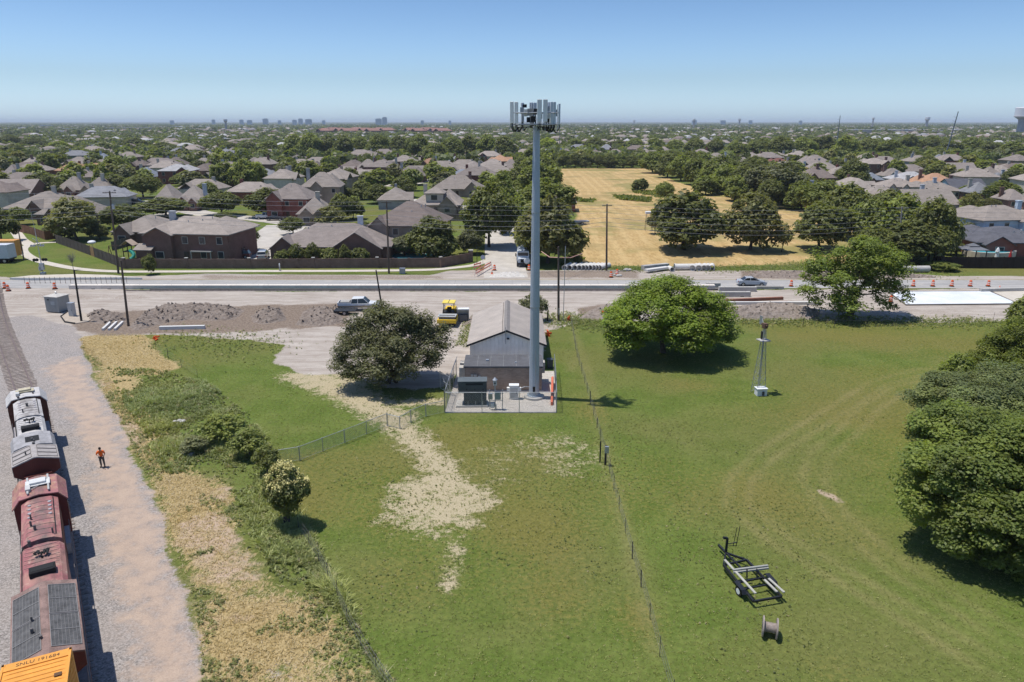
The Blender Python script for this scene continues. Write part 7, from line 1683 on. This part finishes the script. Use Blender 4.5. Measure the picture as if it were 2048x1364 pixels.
        x,y=g2(px,py); car(n,l,(x,y,.03),math.radians(rz),col,k,4.8 if k!='pickup' else 5.8,1.9,'pickup' if k=='pickup' else 'car')
yards()
# ---- pavements and streets beyond the road
def ribbon(name,pts,w,z,mat):
    q=[Vector(g2(*p)) for p in pts]; c=cr([tuple(p) for p in q],8); m=MB(); vs=[];fs=[]
    for i,p in enumerate(c):
        d=(c[min(i+1,len(c)-1)]-c[max(0,i-1)]).normalized(); n=Vector((-d.y,d.x)); vs+=[(*(p+n*w/2),z),(*(p-n*w/2),z)]
    for i in range(len(c)-1): fs.append((2*i,2*i+1,2*i+3,2*i+2))
    m.add(vs,fs); o=setp(m.build(name,mat),kind='structure'); return o
ribbon('pavement',[(114,484.5),(75,487),(50,494),(48,505),(72,520),(115,531),(165,539),(230,543),(320,543.5),(500,542.5),(700,542),(850,540),(905,536),(950,530),(975,520)],1.9,.05,PALE)
ribbon('footpath',[(60,490),(44,480),(36,470),(30,462)],2.4,.045,PALE)
ribbon('street',[(1012,556),(1010,540),(1010,520),(1006,500),(1003,470),(1003,440),(1008,400),(1012,370)],8.0,.035,STREET)
ribbon('street',[(640,452),(590,447),(545,441),(500,436),(440,432),(390,424),(340,410),(300,404),(240,404),(170,398),(110,396),(70,400)],8.0,.03,STREET)
ribbon('driveway',[(575,450),(560,462),(540,475),(522,490),(515,515)],11,.045,STREET)
ribbon('driveway',[(470,520),(500,519),(540,519)],5,.045,STREET)
ribbon('street',[(760,398),(780,395),(830,402),(900,412),(960,418),(1005,424)],7.5,.028,STREET)
ribbon('street',[(1930,432),(1980,424),(2060,418)],7.5,.03,STREET)
ribbon('street',[(60,345),(180,350),(300,356),(420,352),(560,345)],7,.026,STREET)
ribbon('street',[(700,352),(790,372),(880,352)],7,.026,STREET)
# hay-field green weeds
r_=np.random.default_rng(77)
pts=np.concatenate([rand_in(PX(q),n,r_) for q,n in (([(1228,392),(1300,396),(1300,405),(1240,400)],260),([(1262,378),(1340,385),(1345,400),(1270,388)],160),([(1150,398),(1190,399),(1185,405),(1155,404)],60),([(1140,470),(1160,470),(1165,530),(1140,530)],60))])
o=scatter_blades('field_weeds',pts,r_.uniform(.4,1.1,len(pts)),r_.uniform(.3,.6,len(pts)),np.column_stack([np.full(len(pts),.5),np.full(len(pts),.4),np.zeros(len(pts))]),LEAF,per=8,tilt=.8); o.color=(.12,.16,.05,1); setp(o,kind='stuff')
# ================================================================ LABELS for houses and trees not described by hand
def side_of(x,y):
    f0=at(1115,340).x; 
    return 'left of the hay field' if x<(at(1090,420).x*(y/at(1090,420).y)) else 'right of the hay field'
BANDS=[(0,165,'first row past the road'),(165,200,'second row past the road'),(200,250,'third row past the road'),(250,330,'fourth row past the road'),(330,430,'fifth row past the road'),(430,600,'sixth row past the road'),(600,900,'seventh row past the road'),(900,9e9,'farthest row')]
def auto_label(items,noun_fn,plural):
    bins={}
    for it in items:
        o=it[0]
        y=o.location.y; b=next(t for a,c,t in BANDS if a<=y<c); bins.setdefault((b,side_of(o.location.x,y)),[]).append(it)
    for (b,s),L in bins.items():
        L.sort(key=lambda it:it[0].location.x/it[0].location.y)
        for k,it in enumerate(L):
            o=it[0]; o['group']=f'{plural} {s}, {b}'
            if not o.get('label'): o['label']=f"{noun_fn(it)}, {ORD[min(k,68)]} of the {b.split(' past')[0]} {s}"
# ---- more distant individual houses and trees
def far_field():
    rr=random.Random(42); occ=[(h[0].location.x,h[0].location.y,11) for h in HOUSES]+[(t[0].location.x,t[0].location.y,t[3]*.45) for t in TREES]
    fld=P_HAY
    def ok(x,y,r): return all((x-a)**2+(y-b)**2>(r+c)**2 for a,b,c in occ)
    def inhay(x,y): return sdist(np.array([x]),np.array([y]),fld)[0]>-4
    protoH=[]
    n=0
    tries=0
    while n<175:
        tries+=1; y=330*(1-rr.random()*.66)**-1 if n>55 or tries>6000 else rr.uniform(225,430); x=rr.uniform(-.75,.75)*y
        if y<225 or inhay(x,y) or not ok(x,y,7.5): continue
        occ.append((x,y,9)); n+=1
        rc=rr.choice(['tan','tan','taupe','brown','tan','grey','taupe','orange' if rr.random()<.2 else 'tan'])
        if len(protoH)<6:
            W,D=rr.uniform(13,18),rr.uniform(9,12); r=thing('house',None,'house',(x,y,0)); rm=MB();wm=MB(); he=3.0+2.6*(len(protoH)%3==2); hip(rm,0,0,he,W,D,3.2); wm.bx(-W/2,W/2,-D/2,D/2,0,he-.12)
            gable(rm,-W*.25,-D/2-1.6,D*.25,he-.03,W*.35,2.2); wm.bx(-W*.42,-W*.08,-D/2-1.3,0,0,he-.2)
            rm.build('roof',SHINGLE,r); wm.build('wall',HWALL,r); cm=MB(); cm.bx(W*.22,W*.22+1.1,-.4,.4,he,he+4.1); cm.build('chimney',HWALL,r); protoH.append(r)
        else: r=copy_thing(rr.choice(protoH),(x,y,0),0)
        r.rotation_euler=(0,0,rr.choice((0,PI/2,PI))+rr.uniform(-.2,.2))
        wc=rr.choice(['brick','brick','tanbrick','redbrick','cream','grey'])
        for ch in r.children:
            k=rr.uniform(.85,1.12)
            ch.color=(*[c*k for c in (RC_[rc] if ch.name.startswith('roof') else WC_[wc])],1)
        HOUSES.append((r,rc,wc,1,'hip'))
    n=len(TREES)
    while n<322:
        y=300*(1-rr.random()*.50)**-1; x=rr.uniform(-.76,.76)*y
        w=rr.uniform(7,12)
        if y<300 or inhay(x,y) or not ok(x,y,w*.30): continue
        occ.append((x,y,w*.3)); n+=1
        tree(0,0,0,0,rr.choice((0,0,1,1,1,2,4)),'far',pos=(x,y,0),dims=(w,rr.uniform(6.5,10)))
    return occ
OCC=far_field()
for h_ in HOUSES[:70]:
    o=h_[0]
    if o.location.y>330 or random.random()<.25 or o.location.y<170: continue
    m=MB(); x=o.location.x+random.choice((-4,4)); y=o.location.y-7.5; m.poly([(x-2.4,y-9,.05),(x+2.4,y-9,.05),(x+2.4,y+2,.05),(x-2.4,y+2,.05)]); setp(m.build('driveway',STREET),kind='structure')
auto_label([h for h in HOUSES],lambda h:f"{RN_[h[1]]} roofed {WN_[h[2]]} house",'houses')
auto_label([t for t in TREES if t[0].name.split('.')[0]=='tree'],lambda t:f"{TONEN[t[1]]} {'rounded' if t[2].startswith(('round','far')) else 'tall' if t[2].startswith('tall') else 'airy' if t[2].startswith('airy') else 'shrubby'} tree",'trees')
def far_stuff():
    r=np.random.default_rng(99)
    def blobs(name,n,y0,y1,wr,hr,q,leaf,pw=1.0,dens=None):
        Y=np.sqrt(r.uniform(y0**2,y1**2,n)); X=r.uniform(-.78,.78,n)*Y
        inh=sdist(X,Y,P_HAY)<-3
        if y0<900:
            oc=np.array(OCC); keep=np.ones(n,bool)
            for i in range(0,n,500):
                d=np.hypot(X[i:i+500,None]-oc[None,:,0],Y[i:i+500,None]-oc[None,:,1])-oc[None,:,2]; keep[i:i+500]=d.min(1)>-1.0
            inh&=keep
        dn=vnoise(X,Y,260,55,3); inh&=r.random(n)<np.clip((dn-.26)*4.2,.12,1)
        X,Y=X[inh],Y[inh]; n=len(X)
        W=r.uniform(*wr,n); Hh=r.uniform(*hr,n)
        d=unit(r.normal(size=(n,q,3))); d[:,:,2]=np.abs(d[:,:,2])*.9-.15; rho=r.uniform(.6,1,(n,q,1))
        P=np.stack([X,Y,Hh*.52],-1)[:,None,:]+d*rho*np.stack([W*.5,W*.5,Hh*.48],-1)[:,None,:]
        N=unit(d*.8+r.normal(size=(n,q,3))*.4+np.array([0,0,.3]))
        V,F=leaf_quads(P.reshape(-1,3),N.reshape(-1,3),np.repeat(np.minimum(W*leaf,Hh*.75),q)*r.uniform(.6,1.3,n*q),r,1.2)
        cb=np.clip(.5+.2*r.normal(size=n),.1,.95); cy=np.clip(.3+.35*r.normal(size=n),0,1)
        C=np.column_stack([np.clip(np.repeat(cb,q)+.12*r.normal(size=n*q),0,1),np.repeat(cy,q)*.6,np.zeros(n*q),np.ones(n*q)])
        o=link(name,npmesh(name,V,F,LEAF,{'Col':('FLOAT_COLOR','POINT',np.repeat(C,4,0))})); o.color=(.125,.148,.055,1); setp(o,kind='stuff')
    blobs('far_woods',9500,430,1500,(7,12),(6,10),34,.30)
    blobs('distant_woods',17000,1450,5200,(12,26),(6,11),12,.42)
    blobs('horizon_woods',16000,5000,19000,(40,120),(6,10),14,.5)
    # roofs too many to count
    def roofs(name,n,y0,y1,cols,scale=1.0):
        Y=np.sqrt(r.uniform(y0**2,y1**2,n)); X=r.uniform(-.76,.76,n)*Y; k=(sdist(X,Y,P_HAY)<-8)&(vnoise(X,Y,400,56,3)>.44)
        if y0<900:
            oc=np.array([(h[0].location.x,h[0].location.y) for h in HOUSES]); k&=np.array([np.hypot(oc[:,0]-a,oc[:,1]-b).min()>17 for a,b in zip(X,Y)])
        X,Y=X[k],Y[k]; n=len(X); W=r.uniform(11,18,n)*scale; D=r.uniform(8,12,n)*scale; a=r.choice([0,PI/2],n)+r.uniform(-.3,.3,n); he=np.where(r.random(n)<.3,5.6,3.0); rs=r.uniform(2.2,3.6,n)
        U=np.array([(-.5,-.5),(.5,-.5),(.5,.5),(-.5,.5)]); ca,sa=np.cos(a),np.sin(a)
        def pt(u,v,z): x=u*W;y=v*D; return np.stack([X+x*ca-y*sa,Y+x*sa+y*ca,z],-1)
        B=[pt(u,v,he*0) for u,v in U]; T=[pt(u*1.06,v*1.08,he) for u,v in U]; R=[pt(-.2,0,he+rs),pt(.2,0,he+rs)]
        V=np.stack(B+T+R,1).reshape(-1,3); off=np.arange(n)[:,None,None]*10
        F=np.array([(0,1,5,4),(1,2,6,5),(2,3,7,6),(3,0,4,7),(4,5,9,8),(6,7,8,9),(5,6,9,9),(7,4,8,8)]); 
        quads=(F[None]+off).reshape(-1,4)
        C=np.array([RC_[c] for c in cols])[r.integers(0,len(cols),n)]*r.uniform(.85,1.15,(n,1)); Wc=np.array([WC_[c] for c in ('brick','tanbrick','cream','grey','brick')])[r.integers(0,5,n)]
        fc=np.repeat(C[:,None,:],8,1); fc[:,:4]=Wc[:,None,:]
        tri=quads[:,2]==quads[:,3]
        me=bpy.data.meshes.new(name); loops=np.concatenate([quads[~tri].ravel(),quads[tri][:,:3].ravel()]); nq=(~tri).sum(); nt=tri.sum()
        me.vertices.add(len(V)); me.vertices.foreach_set('co',V.astype(np.float32).ravel()); me.loops.add(len(loops)); me.loops.foreach_set('vertex_index',loops.astype(np.int32)); me.polygons.add(nq+nt)
        ls=np.concatenate([np.arange(nq)*4,nq*4+np.arange(nt)*3]).astype(np.int32); me.polygons.foreach_set('loop_start',ls)
        fcs=fc.reshape(-1,3); fcs=np.concatenate([fcs[~tri],fcs[tri]]); at_=me.attributes.new('Col','FLOAT_COLOR','FACE'); at_.data.foreach_set('color',np.column_stack([fcs,np.ones(len(fcs))]).astype(np.float32).ravel())
        t=NT(name+'_surface'); t.bsdf(t.attr('Col'),.9,0,None,.1); me.materials.append(t.mat); me.update(calc_edges=True); me.validate()
        setp(link(name,me),kind='stuff')
    roofs('far_roofs',1500,560,1600,['tan','tan','taupe','brown','tan','grey','light'])
    roofs('distant_roofs',6500,1500,5200,['tan','taupe','tan','light','brown','grey'],1.25)
far_stuff()
def landmarks():
    # red roofed apartment blocks
    for k in range(16):
        px=655+k*15 if k<10 else 700+k*13.2-20+ (k-10)*4; px=650+k*15.6
        if 790<px<815: continue
        y=at(px,271).y*(1+.06*((k*5)%3)); x=(px-1024)*mpp(y); r=thing('apartment_block',f'far red roofed apartment block beyond the woods, {ORD[k]} along its cluster','apartment building',(x,y,0),.2*((k*3)%4-1.5),'red roofed apartment blocks')
        w=30+(k*7)%12; m=MB(); hip(m,0,0,9.5,w,18,5); gable(m,-w*.25,-12,2,9.4,10,4); o=m.build('roof',SHINGLE,r); o.color=(.27,.15,.125,1); m=MB(); m.bx(-w/2,w/2,-9,9,0,9.4); m.bx(-w*.25-4.5,-w*.25+4.5,-11.5,-9.01,0,9.3); o=m.build('wall',HWALL,r); o.color=(.22,.13,.10,1)
    def block(px0,px1,yb,yt,rc,wc,l,cat='building',name='flat_roofed_building'):
        Y=at((px0+px1)/2,yb).y; x=((px0+px1)/2-1024)*mpp(Y); W=(px1-px0)*mpp(Y); Hh=max(3,zat(px0,yt,Y+12)); r=thing(name,l,cat,(x,Y+12,0)); m=MB(); m.bx(-W/2,W/2,-12,12,0,Hh-.3); o=m.build('wall',HWALL,r); o.color=(*wc,1); m=MB(); m.bx(-W/2-.4,W/2+.4,-12.4,12.4,Hh-.3,Hh); o=m.build('roof',SHINGLE,r); o.color=(*rc,1)
        m=MB()
        for q in range(4): a=-W*.4+q*W*.26; m.bx(a,a+W*.03+1,-3,1,Hh+.003,Hh+1.2)
        m.build('roof_unit',GALV,r)
    block(336,456,288,277,(.50,.48,.46),(.15,.10,.085),'long flat brown school building among the trees')
    block(92,140,296,284,(.66,.66,.63),(.5,.47,.42),'wide white flat roofed hall near the dark trees')
    block(50,76,303,296,(.6,.56,.48),(.45,.4,.33),'pale cream flat building beside the white hall')
    block(1700,1830,268,259,(.62,.62,.62),(.42,.38,.36),'long pale flat warehouse beyond the trees on the water tower side'); block(1828,1895,271,262,(.5,.45,.42),(.34,.18,.14),'red brown flat store beside the long pale warehouse'); block(1843,1915,265,259,(.7,.7,.7),(.45,.42,.4),'white roofed store behind the red brown store'); block(1872,1898,293,288,(.68,.68,.68),(.6,.6,.58),'small white shed roof among trees by the steel pole'); block(2000,2013,296,292,(.7,.72,.74),(.6,.6,.6),'tiny white shed in the far meadow')
    block(80,100,256,250,(.6,.6,.6),(.5,.5,.5),'distant pale boxy plant on the left skyline'); block(120,150,262,257,(.55,.52,.5),(.4,.38,.36),'distant long grey shed left of the pale boxy plant'); block(210,300,262,255,(.5,.46,.44),(.38,.33,.31),'wide distant commercial block on the left plain'); block(340,420,258,253,(.62,.62,.62),(.5,.48,.46),'distant pale commercial roofs near the small water tower'); block(545,580,268,265,(.72,.72,.72),(.55,.55,.55),'small white roof before the red apartments'); block(560,590,260,257,(.72,.72,.72),(.55,.55,.55),'second small white roof farther behind the first')
    block(1480,1500,256,252,(.72,.7,.68),(.55,.5,.46),'distant white store roof on the right plain')
    # water towers
    def wtower(px,yb,yt,wpx,l):
        Y=at(px,yb).y; x=(px-1024)*mpp(Y); s=mpp(Y); Hh=zat(px,yt,Y); R=wpx*s/2; r=thing('water_tower',l,'water tower',(x,Y,0)); C=M('tower_concrete',(.36,.34,.35),.8,0,.12,.1); S=M('tower_steel',(.66,.66,.68),.5,0,.05,.05)
        hb=Hh-R*1.05
        m=MB(); m.lathe([(R*.62,0),(R*.52,hb*.25),(R*.5,hb*.8),(R*.55,hb*.9)],28); m.build('column',C,r,True)
        m=MB(); m.lathe([(R*.55,hb*.9),(R*1.0,hb+R*.12),(R*.98,hb+R*.15)],32); m.build('bowl',M('tower_bowl',(.50,.47,.46),.7),r,True)
        m=MB(); m.lathe([(R*.95,hb+R*.15),(R*.95,Hh-R*.08),(R*.9,Hh-R*.03),(R*.4,Hh)],36); t=m.build('tank',S,r)
        return r,R,hb,Hh,Y,x
    r,R,hb,Hh,Y,x=wtower(2042,272,214,38,'large water tower with wide white tank at the right edge of the skyline')
    m=MB()
    for k in range(5): m.bx(-R*.32+k*R*.17,-R*.32+k*R*.17+R*.1,-R*.96-.2,-R*.9,hb+R*.45,hb+R*.8)
    m.build('emblem',M('emblem_grey',(.16,.17,.22),.6),r)
    wtower(1852,257,234,10,'small white water tower between the two steel poles'); wtower(1387,258,238,6,'tiny far water tower above the hay field woods'); wtower(1268,250,240,5,'tiny far water tower left of centre skyline beyond the field'); wtower(1744,258,235,5,'slim far water tower beside the steel pole'); wtower(453,262,238,8,'grey far water tower over the left skyline'); wtower(1478,254,237,6,'tiny dark water tower on the right skyline before the woods')
    # steel transmission poles
    for px,yb,yt,l,R in ((1672,300,231,'dark steel transmission pole rising from the woods beyond the field',.55),(1888,322,223,'tall leaning steel transmission pole beside the grey roofed houses',.55),(1119,300,236,'thin distant steel pole beside the cell tower head',.35)):
        Y=at(px,yb).y; x=(px-1024)*mpp(Y); Hh=zat(px,yt,Y); r=thing('transmission_pole',l,'utility pole',(x,Y,0)); lean=(12 if px==1888 else 0)*mpp(Y)
        m=MB(); m.cyl((0,0,0),(lean,0,Hh),R,R*.5,10); m.build('pole',M('steel_dark',(.13,.15,.17),.5,.3),r)
        for z in (.88,.8,.72):
            m=MB(); m.cyl((lean*z-2.2,0,Hh*z+.6),(lean*z,0,Hh*z),.12,None,6); m.build('arm',GALV,r)
    # skyline
    SK=M('skyline_glass',(.38,.46,.54),.3,.1,.1,.02)
    for k,(px,w,yt,l) in enumerate(((770,9,234,'tallest distant skyline tower block'),(758,12,237,'lower block joined to the tallest skyline tower'),(532,10,237,'dark skyline block left of the centre cluster'),(602,8,237,'slim block of the middle skyline cluster'),(618,12,238,'wide block of the middle skyline cluster'),(590,8,239.5,'low block beside the slim skyline block'),(484,7,239,'small far block left of the dark skyline block'),(428,6,239,'small far block near the grey water tower'),(500,9,240,'low wide far block by the dark skyline block'),(560,6,240.5,'tiny far block between the two skyline clusters'),(345,7,240.5,'tiny far block on the extreme left skyline'),(648,6,240.5,'tiny far block right of the middle skyline cluster'),(845,6,240.5,'tiny far block right of the tallest skyline tower'),(1388,9,240,'low far block on the right skyline'),(1445,10,240.5,'wide low far block on the right skyline'),(1500,7,240.5,'small far block right of the wide low block'),(1600,6,241,'tiny far block beneath the faint masts'),(900,5,241,'tiny far block left of the cell tower'))):
        Y=4700+90*(k%4); x=(px-1024)*mpp(Y); W=w*mpp(Y); Hh=zat(px,yt,Y); r=thing('high_rise',l,'skyscraper',(x,Y,0)); m=MB(); m.bx(-W/2,W/2,-W*.3,W*.3,0,Hh*.96); m.build('body',SK,r); m=MB(); m.bx(-W*.3,W*.3,-W*.2,W*.2,Hh*.96+.01,Hh); m.build('roof_plant',CONC,r)
        if k<5:
            m=MB(); 
            for q in range(6): m.bx(-W/2,W/2,-W*.3-.5,-W*.3-.05,Hh*(.15+q*.13),Hh*(.20+q*.13))
            m.build('window_band',M('band_pale',(.3,.36,.42),.3),r)
landmarks()
def haze():
    m=MB(); m.bx(-21000,21000,-300,21500,-1.2,61.0)
    mt=bpy.data.materials.new('haze_air'); mt.use_nodes=True; t=mt.node_tree; t.nodes.clear(); o=t.nodes.new('ShaderNodeOutputMaterial'); v=t.nodes.new('ShaderNodeVolumePrincipled')
    v.inputs['Color'].default_value=(.82,.91,1.0,1); v.inputs['Density'].default_value=HAZE_D; v.inputs['Anisotropy'].default_value=0.0
    t.links.new(v.outputs[0],o.inputs['Volume']); setp(m.build('haze',mt),kind='stuff')
HAZE_D=.00008
if HAZE_D: haze()
# ================================================================ LIGHT, SKY, CAMERA
SUN_AZ=math.atan2(-7.5,1.1)     # direction towards the sun, in plan, from +Y
def light():
    sx,sy,sz=-7.45,1.15,26.0
    d=Vector((sx,sy,sz)).normalized()
    elev=math.asin(d.z)
    L=bpy.data.lights.new('sun','SUN'); L.energy=SUN_E; L.angle=math.radians(.53); L.color=(1,.955,.89)
    o=bpy.data.objects.new('sun',L); COL.objects.link(o); o.rotation_euler=d.to_track_quat('Z','Y').to_euler()
    w=bpy.data.worlds.new('World'); SC.world=w; w.use_nodes=True
    t=w.node_tree; bg=t.nodes['Background']
    s=t.nodes.new('ShaderNodeTexSky'); s.sky_type='NISHITA'; s.sun_disc=False; s.sun_elevation=elev
    s.sun_rotation=math.atan2(d.x,d.y)
    s.altitude=200; s.air_density=SKY_AIR; s.dust_density=SKY_DUST; s.ozone_density=SKY_OZ
    mx=t.nodes.new('ShaderNodeMix'); mx.data_type='RGBA'; mx.blend_type='MULTIPLY'; mx.inputs[0].default_value=1; 
    tc=t.nodes.new('ShaderNodeTexCoord'); sp=t.nodes.new('ShaderNodeSeparateXYZ'); t.links.new(tc.outputs['Generated'],sp.inputs[0])
    cr_=t.nodes.new('ShaderNodeValToRGB'); t.links.new(sp.outputs[2],cr_.inputs[0]); cr_.color_ramp.interpolation='EASE'
    e=cr_.color_ramp.elements; e[0].position=0.0; e[0].color=(1.24,1.62,2.32,1); e[1].position=.165; e[1].color=(.74,.925,1.19,1)
    q=cr_.color_ramp.elements.new(.06); q.color=(.92,1.13,1.46,1)
    t.links.new(cr_.outputs[0],mx.inputs[7]); t.links.new(s.outputs[0],mx.inputs[6]); t.links.new(mx.outputs[2],bg.inputs[0]); bg.inputs[1].default_value=SKY_S
SUN_E=4.2; SKY_S=.10; SKY_T=(.77,.96,1.24,1); SKY_AIR=1.0; SKY_DUST=1.0; SKY_OZ=2.5; EXPO=.1
light()
cam=bpy.data.cameras.new('camera'); co=bpy.data.objects.new('camera',cam); COL.objects.link(co)
co.location=(0,0,CAMH); co.rotation_euler=(PI/2-TH,0,0)
cam.sensor_width=36; cam.lens=36*FPX/2048; cam.clip_end=60000; cam.clip_start=.5
SC.camera=co
vs=SC.view_settings; vs.view_transform='Standard'; vs.look='None'; vs.exposure=EXPO; vs.gamma=1; vs.use_curve_mapping=False
SC.cycles.max_bounces=5; SC.cycles.diffuse_bounces=3; SC.cycles.glossy_bounces=2; SC.cycles.transmission_bounces=3; SC.cycles.transparent_max_bounces=6; SC.cycles.volume_bounces=0
SC.cycles.use_adaptive_sampling=True; SC.cycles.adaptive_threshold=.02
try: SC.cycles.use_denoising=True
except Exception: pass
